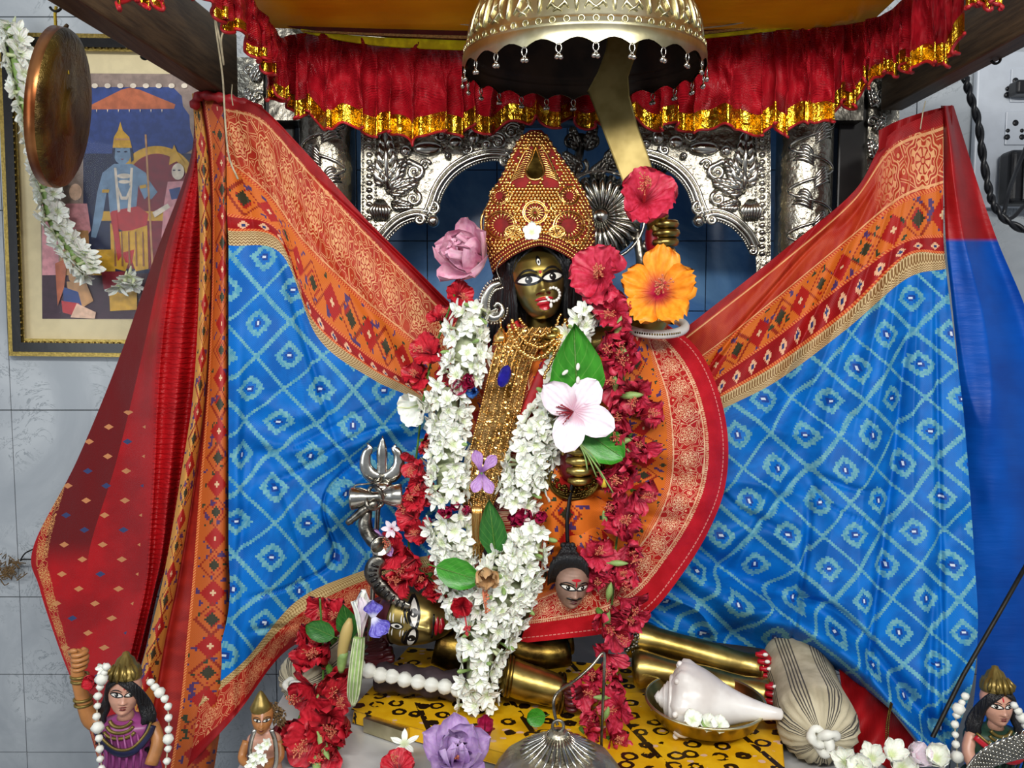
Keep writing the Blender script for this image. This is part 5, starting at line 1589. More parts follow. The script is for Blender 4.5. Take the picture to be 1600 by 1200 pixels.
# leaves, single blossoms ------------------------------------------------
def leaf_thing(name, label, base, tip, Y, w, mat='leaf', cup=.25, tilt=.0, prof='leaf', bend=.12, roll=0.0):
    p0, p1 = at(base[0], base[1], Y), at(tip[0], tip[1], Y + tilt)
    L = (p1 - p0).length; x = (p1 - p0).normalized()
    nrm = Vector((roll, -1, .15)); nrm = (nrm - x * nrm.dot(x)).normalized(); y = nrm.cross(x)
    M = Matrix.Translation(p0) @ Matrix((x, y, nrm)).transposed().to_4x4() @ Matrix.Scale(L, 4)
    t = thing(name, label, 'leaf', p0)
    m = MB(); petal(m, Matrix(), 1.0, w, prof, bend, cup, .02, 2, base[0], 13, 17)
    bl = inst('blade', m.mesh('leaf_blade', MAT[mat]), M, t)
    m = MB(); m.tube([Vector((-.22, 0, -.04)), Vector((0, 0, .004)), Vector((.5, 0, bend * .25 + .006)), Vector((.95, 0, bend * .9 + .004))], [.018, .016, .010, .004], 5)
    inst('midrib', m.mesh('leaf_midrib', MAT['stem_green']), M, t)
    return t
lt = leaf_thing('bel_leaf', 'pointed green leaf upright above the white lily flower', (905, 650), (893, 506), .055, .31, roll=.1)
for (x, y, a, w_) in ((903, 573, .1, 'upper'), (903, 594, .1, 'lower'), (883, 582, .9, 'left')):
    tag(MB().ball((0, 0, 0), (3.2 * K(.05), .002, 6 * K(.05)), 8, 6).xf(Matrix.Translation(at(x, y, .036)) @ Matrix.Rotation(a, 4, 'Y')).build('rice_grain', MAT['paint_white']), w_ + ' one of three white rice grains stuck on the pointed green leaf', 'grain', 'rice grains on the leaf')
leaf_thing('round_leaf', 'broad green leaf beneath the white lily flower', (905, 668), (972, 714), .06, .36, prof='round', roll=-.2)
leaf_thing('bel_leaf', 'dark green leaf beside the tip of the gold necklace', (775, 875), (764, 776), .06, .22, 'leaf_dark')
leaf_thing('bel_leaf', 'bright green leaf under the dried cream flower', (682, 886), (748, 905), .035, .34, prof='round')
leaf_thing('bel_leaf', 'green leaf left of the striped flower bud', (522, 995), (480, 975), .06, .36, 'leaf_dark', prof='round')
leaf_thing('bel_leaf', 'dark green leaf behind the pale stalk bud', (548, 1000), (538, 940), .075, .3, 'leaf_dark')
leaf_thing('small_leaf', 'small round green leaf lying on the leopard painted board', (852, 1118), (824, 1122), -.015, .5, prof='round', tilt=.004)
leaf_thing('bel_leaf', 'narrow green leaf under the blue patterned hem beside goddess skirt', (1000, 735), (965, 780), .07, .3, 'leaf_dark') if False else None
# white lily on the chest
mm_ = [('petal', q) for q in single_petals(4, 1.0, .39, 'round', 'pale_pink', 14, -.05, .12, .035, 3, 2, .05, angs=[R(140), R(52), R(-22), R(255)])]
sm_ = MB(); rnd = random.Random(8)
for q in range(22):
    a = rnd.uniform(PI * .8, PI * 1.3); r_ = rnd.uniform(.15, .42); e_ = Vector((math.cos(a) * r_, math.sin(a) * r_, rnd.uniform(.12, .25)))
    sm_.tube([Vector((0, 0, .02)), e_ * .6 + Vector((0, 0, .05)), e_], [.012, .01, .008], 4); sm_.ball(e_, .02, 5, 4)
loose('lily_flower', 'pale pinkish white lily flower in front of the chest', 896, 643, .04, 66, mm_ + [('stamen', sm_.mesh('stamen', MAT['hib_pink']))], (-.05, -1, .08))
st = MB()
for q, e_ in enumerate(((918, 735), (932, 745), (958, 770), (945, 752), (938, 728))): st.tube(spath([(903, 690, .05), ((903 + e_[0]) / 2 + 3, (690 + e_[1]) / 2, .045), (*e_, .05)], .05, 8), 1.2 * K(.05), 5)
st.cur = 1; st.lathe([(1 * K(.05), 0), (2 * K(.05), -8 * K(.05)), (5 * K(.05), -16 * K(.05)), (0, -14 * K(.05))], 8, Matrix.Translation(at(944, 745, .048)))
tag(st.build('grass_sprig', [MAT['bud_green'], MAT['yellow_thread']]), 'thin grass sprig with tiny yellow flower under the lily', 'sprig')
mm_ = [('petal', q) for q in single_petals(5, 1.0, .5, 'fan', 'white_petal', 40, .1, .3, .10, 13)]
sm_ = MB(); sm_.tube([Vector((0, 0, 0)), Vector((.1, .1, .8)), Vector((.2, .3, 1.3))], [.05, .04, .03], 6)
loose('white_hibiscus', 'white hibiscus flower at the left beside the tuberose strand', 660, 632, .09, 40, mm_ + [('stamen', sm_.mesh('stamen', MAT['white_petal']))], (-.8, -1, -.35), .5)
mm_ = [('petal', q) for q in single_petals(5, 1.0, .27, 'spoon', 'purple_petal', 12, -.05, .2, .03, 17, angs=[R(98), R(40), R(20), R(292), R(245)])]
mm_.pop(2)
loose('small_orchid', 'small mauve four-petalled flower pinned on the gold necklace', 752, 738, .05, 36, mm_ + [('stem', MB().tube([Vector((0, 0, 0)), Vector((.05, -.4, -.1)), Vector((.1, -.9, -.2))], .06, 6).mesh('stem', MAT['stem_green']))], (0, -1, .1), .1)
mm_ = [('petal', q) for q in single_petals(5, 1.0, .34, 'spoon', 'dry_petal', 55, .2, .3, .12, 23)]
sm_ = MB(); sm_.tube([Vector((0, 0, .1)), Vector((-.5, .5, .6)), Vector((-1.1, .8, .8))], [.05, .04, .04], 6)
for q in range(24):
    f = rnd.uniform(.4, 1); sm_.ball((-1.1 * f + rnd.uniform(-.1, .1), .8 * f + rnd.uniform(-.1, .1), .8 * f + rnd.uniform(-.1, .1)), .05, 5, 4)
loose('dried_flower', 'dried cream flower with long stamen below the gold necklace', 758, 888, .03, 42, mm_ + [('stamen', sm_.mesh('stamen', MAT['pollen']))], (.1, -1, -.2), 2.2)
mm_ = [('petal', q) for q in single_petals(3, 1.0, .42, 'round', 'hib_red', 50, .2, .4, .08, 29)]
sm_ = MB(); sm_.tube([Vector((0, 0, 0)), Vector((.1, -.3, .6)), Vector((.1, -.9, .9))], [.05, .04, .04], 6)
for q in range(20): sm_.ball((.1 + rnd.uniform(-.15, .15), -.95 + rnd.uniform(-.25, .15), .9 + rnd.uniform(-.1, .1)), .06, 5, 4)
loose('red_petal_flower', 'crumpled red hibiscus with coral stamen between the white strands', 722, 948, .04, 36, mm_ + [('stamen', sm_.mesh('stamen', MAT['stamen_red']))], (0, -1, .3), .2)
mm_ = [('petal', q) for q in single_petals(4, 1.0, .5, 'round', 'blue_petal', 50, .2, .4, .04, 31)]
loose('blue_flower', 'small blue flower beside the gold necklace at left', 742, 612, .10, 20, mm_, (-.3, -1, 0), .3)
mm_ = [('petal', q) for q in single_petals(5, 1.0, .4, 'round', 'white_petal', 30, 0, .2, .05, 33)]
loose('jasmine_flower', 'single white jasmine flower on the front of the crown', 831, 364, .055, 18, mm_, (0, -1, .2), .3)
mm_ = [('petal', q) for q in single_petals(6, 1.0, .3, 'spoon', 'violet_petal', 35, .05, .2, .06, 37)]
loose('bluebell_flower', 'pale violet starflower beside the trident shaft', 655, 826, .12, 20, [('petal', q) for q in single_petals(6, 1.0, .3, 'lens', 'white_petal', 15, 0, .2, .02, 35)], (-.2, -1, .2)) if False else None
loose('starflower', 'tiny pale blue starflower beside the trident shaft', 612, 826, .10, 17, [('petal', q) for q in single_petals(6, 1.0, .25, 'lens', 'pale_pink', 15, 0, .2, .02, 35)], (-.2, -1, .2))
loose('violet_petal', 'curled mauve petal hanging beside the trident shaft', 604, 842, .10, 30, [('petal', q) for q in single_petals(2, 1.0, .3, 'spoon', 'purple_petal', 20, -.2, .4, .08, 36, angs=[R(150), R(-70)])], (-.2, -1, 0))
# long stalk with a furled pale flower in front of the reclining head
t = thing('stalk_flower', 'furled pale lilac flower on a thick green stalk before the reclining head', 'flower', at(552, 1100, .02))
P = spath([(552, 1102, .015), (553, 1080, .02), (557, 1040, .025), (562, 995, .03)], .02, 14)
wr = [K(.02) * w_ for w_ in (2.5, 4, 7, 8.5, 10, 10.5, 11, 11, 11, 11, 11, 10.5, 10, 9)]
MB().tube(P, wr, 12).build('stalk', MAT['bud_green'], t)
for q in range(5):          # ribs of the stalk
    a = -PI * .15 - q * PI * .175
    MB().tube([p + Vector((math.cos(a) * w_, math.sin(a) * w_, 0)) for p, w_ in zip(P, wr)], 1.5 * K(.02), 5).build('stalk_rib', MAT['stem_pale'], t)
for q in range(6):
    m = MB(); petal(m, rz(q * PI / 3 + .3) @ ry(-R(78 + 6 * (q % 3))), 1.0 + .12 * (q % 3), .2, 'spoon', -.05, .55, .06, 2, q * 1.7, 9, 11)
    inst('furled_petal', m.mesh('furled_petal', MAT['white_petal' if q % 2 else 'pale_pink']), Matrix.Translation(at(563, 1000, .03)) @ Matrix.Rotation(R(4), 4, 'Y') @ Matrix.Scale(66 * K(.03), 4), t)
mm_ = single_petals(3, 1.0, .5, 'spoon', 'violet_petal', 25, -.2, .3, .08, 41, angs=[R(80), R(-80), R(-60)])
for q in mm_: inst('violet_petal', q, face(at(583, 965, .01), (.2, -1, 0), .2, 32 * K(.01)), t)
t = thing('flower_bud', 'orange and yellow furled bud beside the lilac stalk flower', 'bud', at(535, 1045, .05))
MB().tube(spath([(533, 1046, .05), (535, 1020, .045), (541, 990, .04), (547, 966, .04)], .04, 12), [K(.04) * w_ for w_ in (3, 5, 6.5, 7.5, 8.5, 9, 9.5, 10, 9.5, 8.5, 6, 3)], 10).build('bud', MAT['cream_petal'], t)
MB().tube(spath([(533, 1050, .05), (534, 1035, .046), (537, 1018, .043)], .04, 6), [K(.04) * w_ for w_ in (4, 6, 7.5, 8, 8, 7.5)], 10).build('calyx', MAT['bud_green'], t)
# petals lying on the altar
mm_ = [('petal', q) for q in single_petals(3, 1.0, .6, 'round', 'magenta_petal', 45, .2, .5, .05, 43)]
loose('rose_petals', 'crumpled magenta rose bloom on the board left of the silver dome', 757, 1142, -.05, 28, mm_, (.1, -.6, 1), .4)
mm_ = [('petal', q) for q in single_petals(5, 1.0, .2, 'lens', 'white_petal', 8, .1, .2, .05, 47)]
loose('tuberose_blossom', 'single white tuberose blossom lying on the marble at the front', 632, 1162, -.08, 26, mm_, (0, -.5, 1), .4)
# ------------------------------------------------------------------ things on the altar
ZT = ZB + 0.03
bd_ = thing('painted_board', 'low wooden board painted yellow with black leopard rosettes', 'board', onz(880, 1130, ZB))
cr = [onz(552, 1108, ZT), onz(1232, 1300, ZT), onz(1213, 1064, ZT), onz(640, 1012, ZT)]
o = MB().prism([p for p in cr][::1], [Vector((p.x, p.y, ZT - .022)) for p in cr]).build('top', MAT['leopard_paint'], bd_, smooth=False); bevel(o, .003)
for i in range(4):
    c = cr[i] * .86 + sum(cr, Vector()) / 4 * .14
    MB().box((c.x - .02, c.y - .02, ZB), (c.x + .02, c.y + .02, ZT - .022)).build('foot', MAT['dark_wood'], bd_, smooth=False)
a, b = onz(575, 1128, ZB + .015), onz(640, 1150, ZB + .015)
d_ = (b - a).normalized(); n_ = Vector((d_.y, -d_.x, 0))
MB().add([a + n_ * .012 + Vector((0, 0, z_)) for z_ in (-.012, .012)] + [a + d_ * .085 + n_ * .012 + Vector((0, 0, z_)) for z_ in (-.012, .012)] + [a - n_ * .004 + Vector((0, 0, z_)) for z_ in (-.012, .012)] + [a + d_ * .085 - n_ * .004 + Vector((0, 0, z_)) for z_ in (-.012, .012)],
         [(0, 2, 3, 1), (4, 5, 7, 6), (0, 1, 5, 4), (2, 6, 7, 3), (1, 3, 7, 5), (0, 4, 6, 2)]).build('bare_strip', MAT['pale_brass'], bd_, smooth=False)

# the reclining figure -------------------------------------------------
sh = thing('reclining_statue', 'brass reclining deity statue lying on the leopard painted board', 'statue', (at(900, 1040, .22).x, .22, ZT))
FS = Face(frame(650, 962, .155, (R(10), R(-84), R(0)), 46))
hs = FS.head('head', MAT['face_brass'], sh)
FS.eyes(hs, 1.15, .12, .44, .14)
FS.lips(hs, 'paint_red', .34, .12)
m = MB(); FS.almond(m, 0, .68, .12, .26, 0, .012, 1); m.build('forehead_eye_outline', MAT['paint_black'], hs)
m = MB(); FS.almond(m, 0, .68, .085, .2, 0, .024, 1); m.build('forehead_eye', MAT['eye_white'], hs)
m = MB(); FS.disc(m, 0, .68, .055, .085, .036); m.build('forehead_iris', MAT['paint_black'], hs)
for j, zz in enumerate((.46, .55, .82, .92)):
    for sd in (-1, 1):
        m = MB(); FS.line(m, [(sd * .12, zz), (sd * .24, zz + .015), (sd * .38, zz)], .026, .014); m.build('ash_line', MAT['paint_white'], hs)
m = MB(); FS.line(m, [(-.42, -.52), (-.18, -.53), (0, -.5), (.18, -.53), (.42, -.52)], .07, .02); m.build('moustache', MAT['paint_black'], hs)
# painted hair cap
A = []
for z_ in np.linspace(.62, 1.36, 16):
    row = []
    w = ip(z_, WXP) * 1.06; dd = ip(z_, DYP) * 1.06
    for q in range(40):
        a = 2 * PI * q / 40
        lift = max(0.0, math.cos(a)) * (.42 if z_ < 1.0 else .42 * (1.36 - z_) / .36)
        zz = min(1.40, z_ + lift)
        w2 = ip(zz, WXP) * 1.05; d2 = ip(zz, DYP) * 1.05
        row.append(tuple(FS.M @ Vector((w2 * math.sin(a), -d2 * math.cos(a), zz + .02))))
    A.append(row)
MB().grid(A, wrap=True).build('hair_cap', MAT['paint_maroon'], hs)
m = MB(); rnd = random.Random(5)
for q in range(26):
    yy = 934 + q * 4
    m.tube(spath([(606 + rnd.uniform(-6, 10), yy, .19), (585, yy + 6, .2), (570 + rnd.uniform(-8, 8), yy + rnd.uniform(4, 16), .205)], .2, 7), [K(.2) * w_ for w_ in (5, 6, 6, 5, 5, 4, 2)], 6)
m.build('hair_locks', MAT['paint_maroon'], sh)
kk = K(.22)
MB().tube(spath([(680, 1006, .17), (720, 1014, .17), (770, 1018, .17), (820, 1014, .18), (860, 1006, .19), (890, 1000, .2)], .25, 24), [kk * (30 + 8 * math.sin(i * .2)) for i in range(24)], 16).build('torso', MAT['brass_dark'], sh)
m = MB(); m.tube(spath([(590, 1058, .12), (640, 1062, .11), (690, 1068, .10), (740, 1074, .10)], .13, 16), [K(.13) * (22 + 3 * math.sin(i * 1.7)) for i in range(16)], 12); m.build('shoulder', MAT['stone_base'], sh)
m = MB(); m.tube(spath([(786, 1050, .085), (810, 1062, .08), (845, 1072, .075), (880, 1082, .07)], .13, 14), [K(.13) * w_ for w_ in (22, 26, 28, 28, 28, 28, 28, 27, 27, 26, 26, 25, 24, 22)], 16); m.build('forearm', MAT['brass'], sh)
m = MB(); m.tube(spath([(780, 1000, .13), (815, 1016, .12), (850, 1022, .12), (886, 1018, .13)], .2, 12), [kk * 22] * 12, 14); m.build('upper_arm', MAT['brass_dark'], sh)
for (x, y) in ((792, 1055), (797, 1057), (872, 1083), (878, 1084)):
    c = at(x, y, .08); ring = MB(); ring.tube([c + Vector((math.sin(t_) * 4 * kk, math.cos(t_) * 26 * kk, math.sin(t_) * 27 * kk)) for t_ in np.linspace(0, 2 * PI, 20, endpoint=False)], 3 * kk, 6, closed=True)
    ring.build('arm_bangle', MAT['brass_dark'], sh)
fist(sh, 890, 1088, .055, 30, 40, MAT['paint_maroon'], None, 1)
def leg(name, pts, rad, Y):
    return MB().tube(spath(pts, Y, len(rad)), [K(.25) * r_ for r_ in rad], 16).build(name, MAT['brass'], sh)
leg('leg', [(985, 996, .19), (1010, 1000, .18), (1067, 1014, .17), (1135, 1034, .16), (1180, 1042, .155), (1196, 1046, .15)], [29, 30, 28, 25, 22, 21, 21, 22, 23, 22, 20, 19, 21, 25, 27, 19], .25)
leg('leg', [(990, 1045, .13), (1010, 1046, .125), (1060, 1056, .115), (1120, 1068, .105), (1180, 1080, .095), (1205, 1090, .085)], [22, 27, 28, 26, 24, 22, 21, 22, 22, 21, 19, 18, 20, 23, 22, 15], .2)
for (fx, fy, tx, ty, Y, n) in ((1197, 1024, 1209, 1068, .135, 5), (1212, 1074, 1212, 1108, .07, 4)):
    sole = MB().tube(spath([(fx - 6, fy - 6, Y), ((fx + tx) / 2 - 2, (fy + ty) / 2, Y + .004), (tx - 4, ty + 4, Y)], Y, 9), [K(Y) * w_ for w_ in (5, 9, 11, 12, 12, 12, 11, 9, 5)], 10).build('foot', MAT['paint_red'], sh)
    for q in range(n):
        f = q / (n - 1); x, y = fx + (tx - fx) * f, fy + (ty - fy) * f
        MB().tube(spath([(x - 16, y - 2, Y - .006), (x - 4, y, Y - .012), (x + 4, y + 1, Y - .010)], Y, 7), [K(Y) * w_ for w_ in (4, 4.4, 4.6, 4.6, 4.4, 4, 2.5)], 8).build('toe', MAT['paint_red'], sole)
        MB().ball(at(x - 1, y - 1, Y - .020), (4.6 * K(Y), .003, 3 * K(Y)), 8, 6).build('toenail', MAT['paint_white'], sole)
m = MB(); rnd = random.Random(2)
for q in range(60): m.ball(at(990 + rnd.uniform(-12, 8), 985 + rnd.uniform(-14, 34), .15 + rnd.uniform(-.01, .01)), rnd.uniform(2, 4) * kk, 6, 5)
m.build('anklet_bells', MAT['silver_dark'], sh, kind='stuff')
# string of white shell buds round its neck
bs = thing('shell_bead_string', 'string of white ribbed shell beads across the reclining statue\'s chest', 'necklace', at(640, 1075, .1))
sb = MB(); n = 12
for j, (r_, z_) in enumerate(((0, 1.0), (.35, .92), (.75, .5), (.95, 0), (.85, -.5), (.5, -.9), (0, -1.0))): pass
sb.lathe([(0.02, 1.0), (.35, .92), (.75, .5), (.95, 0), (.85, -.5), (.5, -.9), (0.02, -1.0)], 20, wob=lambda i, t_: 1 + .07 * math.cos(6 * t_))
BEAD = sb.mesh('shell_bead', MAT['bead_white'])
P = path([(545, 1030), (560, 1040), (577, 1048), (595, 1055), (613, 1057), (633, 1062), (654, 1066), (675, 1070), (696, 1073), (716, 1078)], 10)
for i, p in enumerate(P):
    d = P[min(i + 1, 9)] - P[max(i - 1, 0)]
    inst('bead', BEAD, face(at(p[0], p[1], .066), (d[0], -.1, -d[1]), i * .4, 12.5 * K(.085)), bs)
MB().tube(spath([tuple(p) for p in P], .066, 20), 1.6 * K(.09), 5).build('cord', MAT['thread'], bs)

# trident with a drum, horn and snake
tr = thing('trident', 'silver trident standing beside the blue saree at left', 'trident', at(577, 975, .13))
kt = K(.125)
MB().tube([at(577, 1000, .14), at(582, 930, .135), at(590, 800, .125), at(596, 745, .125)], 4.2 * kt, 10).build('shaft', MAT['silver_smooth'], tr)
def prong(pts, rad): return MB().tube(spath(pts, .122, len(rad)), [kt * r_ for r_ in rad], 10, flat=.55).build('prong', MAT['silver_smooth'], tr)
prong([(597, 745), (597, 722), (597, 700), (598, 681)], [10, 9, 8.5, 8.5, 9, 9, 8, 5.5, 3, .5])
prong([(596, 748), (580, 742), (571, 728), (572, 710), (578, 700), (573, 692)], [9, 11, 12, 11.5, 10.5, 9.5, 8.5, 7.5, 7, 5, 2.5, .5])
prong([(598, 748), (614, 742), (623, 728), (622, 710), (616, 700), (619, 694)], [9, 11, 12, 11.5, 10.5, 9.5, 8.5, 7.5, 7, 5, 2.5, .5])
MB().lathe([(0, 8 * kt), (8 * kt, 8 * kt), (17 * kt, 4 * kt), (18 * kt, -3 * kt), (9 * kt, -8 * kt), (0, -8 * kt)], 20, Matrix.Translation(at(597, 760, .12))).build('collar', MAT['silver_smooth'], tr)
dr = thing('hourglass_drum', 'small silver hourglass drum tied across the trident', 'drum', at(590, 790, .10))
Md = Matrix.Translation(at(588, 776, .098)) @ Matrix.Rotation(R(88), 4, 'Y') @ Matrix.Rotation(R(-6), 4, 'X')
MB().lathe([(0, 40 * kt), (18 * kt, 40 * kt), (19 * kt, 37 * kt), (16 * kt, 22 * kt), (8 * kt, 4 * kt), (8 * kt, -4 * kt), (16 * kt, -22 * kt), (19 * kt, -37 * kt), (18 * kt, -40 * kt), (0, -40 * kt)], 24, Md).build('body', MAT['silver_smooth'], dr)
c = at(586, 777, .088)
MB().tube([c + Vector((math.cos(t_) * 13 * kt, -.01 * math.sin(t_ * 2), math.sin(t_) * 18 * kt)) for t_ in np.linspace(0, 2 * PI, 20, endpoint=False)], 3.4 * kt, 6, closed=True).build('binding', MAT['silver_dark'], dr)
MB().tube(spath([(588, 784, .09), (568, 797, .085), (552, 810, .085), (542, 818, .085)], .09, 12), [kt * w_ for w_ in (7, 8, 7, 6, 7, 6, 6, 6, 5, 6, 5, 4)], 8).build('striker', MAT['silver_dark'], dr)
MB().tube(spath([(552, 766, .09), (556, 758, .09), (575, 756, .09), (592, 752, .1)], .09, 12), 1.6 * kt, 5).build('wire', MAT['silver_dark'], dr)
hn = thing('horn', 'dark curved metal horn with open mouth hanging on the trident shaft', 'horn', at(585, 865, .1))
MB().tube(spath([(574, 796, .1), (570, 815, .098), (574, 832, .095), (586, 846, .09), (594, 852, .082)], .1, 16), [kt * w_ for w_ in (8, 9, 10, 10, 11, 11, 11, 11, 11, 11, 12, 12, 12, 13, 14, 15)], 14).build('tube', MAT['silver_dark'], hn)
MB().lathe([(15 * kt, 0), (16 * kt, .003), (14 * kt, .003), (9 * kt, -.012), (0, -.014)], 20, face(at(595, 853, .08), (.35, -1, -.15), 0, 1)).build('mouth', MAT['silver_smooth'], hn)
sk = thing('metal_snake', 'dark metal snake with ridged back curling above the reclining head', 'snake', at(610, 945, .1))
SP = spath([(598, 872, .09), (586, 882, .09), (583, 898, .09), (592, 914, .088), (608, 930, .086), (626, 942, .085), (642, 948, .085)], .09, 26)
MB().tube(SP, [kt * (5 + 9 * math.sin(PI * min(1, (i + 2) / 18)) if i < 13 else 14 - (i - 12) * .8) for i in range(26)], 12, flat=.55).build('body', MAT['silver_dark'], sk)
for i in range(4, 24, 2):
    a, b = SP[i], SP[i + 1]; d = (b - a).normalized(); n_ = Vector((d.z, 0, -d.x))
    MB().tube([a - n_ * 7 * kt + Vector((0, -6 * kt, 0)), a + n_ * 5 * kt + Vector((0, -8.5 * kt, 0))], [1.8 * kt, 2.4 * kt], 6).build('scale_ridge', MAT['paint_black'], sk)

# brass bowl with a conch
bp = onz(1112, 1150, ZT); kb = K(bp.y); bc = Vector((bp.x - 4 * kb, bp.y + .03, ZT))
bw = thing('brass_bowl', 'shallow brass bowl holding the white conch', 'bowl', bc)
r = 98 * kb
o = MB().lathe([(r * .45, 0), (r * .5, .002), (r * .85, .02), (r * .97, .042), (r, .046), (r * .96, .046), (r * .83, .024), (r * .45, .008), (0, .007)], 48, Matrix.Translation(bc)).build('body', MAT['brass'], bw)
MB().tube([bc + Vector((math.cos(t_) * r * .985, math.sin(t_) * r * .985, .046)) for t_ in np.linspace(0, 2 * PI, 48, endpoint=False)], 2.5 * kb, 6, closed=True).build('rim', MAT['pale_brass'], bw)
cn = thing('conch', 'large white conch shell lying in the brass bowl', 'shell', bc + Vector((0, 0, .02)))
Yc = bc.y - .012
p0, p1 = at(1022, 1088, Yc + .01), at(1224, 1117, Yc - .05)
ax = (p1 - p0); Lc = ax.length; q_ = ax.to_track_quat('Z', 'Y')
Mc = Matrix.Translation(p0) @ q_.to_matrix().to_4x4() @ Matrix.Scale(Lc, 4)
prof = [(0, 0), (.02, .01), (.05, .03), (.045, .04), (.085, .065), (.08, .075), (.135, .10), (.13, .112), (.20, .15), (.262, .19), (.285, .22), (.285, .27), (.275, .33), (.25, .40), (.215, .47), (.175, .54), (.14, .61), (.11, .69), (.085, .77), (.065, .85), (.05, .93), (.042, .985), (.02, 1.0), (0, 1.0)]
MB().lathe(prof, 64, Mc, wob=lambda i, t_: (1 + (.10 * max(0, math.sin(7 * t_)) ** 3 if 8 <= i <= 11 else 0) + .05 * math.cos(t_ - 1) * (i > 9))).build('shell', MAT['conch_shell'], cn)
sp_ = MB(); pts = []
for i in range(70):
    f = i / 69; t_ = f * 2 * PI * 3.2; r_ = .03 + .235 * f ** 1.3; pts.append(Mc @ Vector((r_ * math.cos(t_), r_ * math.sin(t_), .02 + .17 * f)))
sp_.tube(pts, [Lc * (.006 + .018 * i / 69) for i in range(70)], 8); sp_.build('whorl', MAT['conch_shell'], cn)
kn = MB()
for q in range(7):
    t_ = q * .9 + .4; kn.ball(Mc @ Vector((.285 * math.cos(t_), .285 * math.sin(t_), .195)), Lc * .022, 8, 6)
for q in range(7):
    MB().ball(Mc @ Vector((.28 * math.cos(q * .9 + .4), .28 * math.sin(q * .9 + .4), .195)), Lc * .024, 8, 6).build('knob', MAT['conch_shell'], cn)
for q, (x, y, a) in enumerate(((1082, 1133, .2), (1105, 1140, 1.4), (1122, 1142, 2.2))):
    m = MB()
    for w_ in range(4): petal(m, rz(w_ * 1.57 + a) @ ry(-R(25)), 1, .5, 'round', .1, .3, .05, 2, w_, 7, 7)
    inst('white_blossom', m.mesh('white_blossom', MAT['white_petal']), face(at(x, y - 8, bc.y - .080), (.1 * q - .1, -.8, .8), a, 18 * kb), None, ['broken white blossom in the bowl under the conch\'s belly', 'middle white blossom in the bowl in front of the conch', 'rightmost white blossom in the bowl in front of the conch'][q], 'flower', 'white blossoms in the brass bowl')
MB().tube(spath([(1094, 1118, bc.y - .08), (1100, 1134, bc.y - .085), (1112, 1140, bc.y - .085), (1130, 1146, bc.y - .085)], 0, 10), 2.2 * kb, 6).build('green_stem', MAT['bud_green'], label='thin green flower stem in the brass bowl before the conch', cat='stem')

# bolsters
def bolster(label, p0, p1, rad, knot=True):
    t = thing('bolster', label, 'bolster', Vector(((p0.x + p1.x) / 2, (p0.y + p1.y) / 2, min(p0.z, p1.z) - rad)))
    ax = p1 - p0; L = ax.length; Mq = Matrix.Translation(p0) @ ax.to_track_quat('Z', 'Y').to_matrix().to_4x4()
    A = []; U = []
    prof = [(-.06, .12), (-.05, .4), (-.02, .75), (.04, .95)] + [(x, 1 + .03 * math.sin(x * 9)) for x in np.linspace(.1, .86, 14)] + [(.92, .95), (.98, .78), (1.02, .5), (1.03, .25), (1.02, .12)]
    for i, (z_, r_) in enumerate(prof):
        row = []; ur = []
        e = 1 if (z_ > .88 or z_ < .02) else 0
        for q in range(97):
            a = 2 * PI * q / 96
            ple = 1 + (.06 * math.cos(a * 24) if e else .01 * math.cos(a * 5))
            row.append(tuple(Mq @ Vector((rad * r_ * ple * math.cos(a), rad * r_ * ple * math.sin(a), L * z_)))); ur.append((z_ * L * 1000, q / 96 * 52 * 7))
        A.append(row); U.append(ur)
    MB().grid(A, U).build('cover', MAT['ticking'], t)
    if knot:
        m = MB(); rnd = random.Random(3)
        m.tube([Mq @ Vector((rad * .11 * (math.sin(a) + 2 * math.sin(2 * a)), rad * .11 * (math.cos(a) - 2 * math.cos(2 * a)), L * 1.03 + rad * (.06 - .12 * math.sin(3 * a)))) for a in np.linspace(0, 2 * PI, 40, endpoint=False)], [rad * (.11 + .025 * math.sin(i * 1.3)) for i in range(40)], 8, closed=True)
        m.build('knot', MAT['bead_white'], t)
    return t
zc = ZB + .062
bolster('grey striped cotton bolster with tied end right of the conch', onz(1240, 1030, zc), onz(1284, 1150, zc), .060)
bolster('grey striped cotton bolster end left behind the red hibiscus', onz(540, 1010, ZB + .052), onz(463, 1070, ZB + .052), .047)

# silver dome lamp cover in front, with its hook and hanger
sd_ = thing('silver_dome', 'embossed silver dome with a hook on top at the bottom edge', 'dome', at(872, 1290, -.16))
kd = K(-.16); c = at(872, 1143, -.16)
prof = [(5, 2), (16, 0), (17, -6), (26, -16), (44, -26), (70, -36), (96, -52), (112, -72), (120, -96), (122, -112), (118, -113)]
MB().lathe([(r_ * kd * .95, z_ * kd) for r_, z_ in prof], 72, Matrix.Translation(c), wob=lambda i, t_: 1 + (.035 * math.cos(36 * t_) if 2 <= i <= 4 else .012 * math.cos(12 * t_) if 5 <= i <= 7 else 0)).build('dome', MAT['silver_old'], sd_)
for q in range(28):
    t_ = 2 * PI * q / 28
    pts = [c + Vector((math.cos(t_) * r_ * kd, math.sin(t_) * r_ * kd, z_ * kd)) for r_, z_ in ((18, -5), (28, -15), (46, -25), (62, -32))]
    MB().tube(pts, [kd * w_ for w_ in (1.6, 2.2, 3.0, 1.2)], 6).build('flute', MAT['silver_smooth'], sd_)
MB().tube([c + Vector((math.cos(t_) * 9 * kd, 0, 9 * kd + math.sin(t_) * 10 * kd)) for t_ in np.linspace(-PI / 2, PI * 1.4, 20)], 2.6 * kd, 8).build('hook', MAT['silver_dark'], sd_)
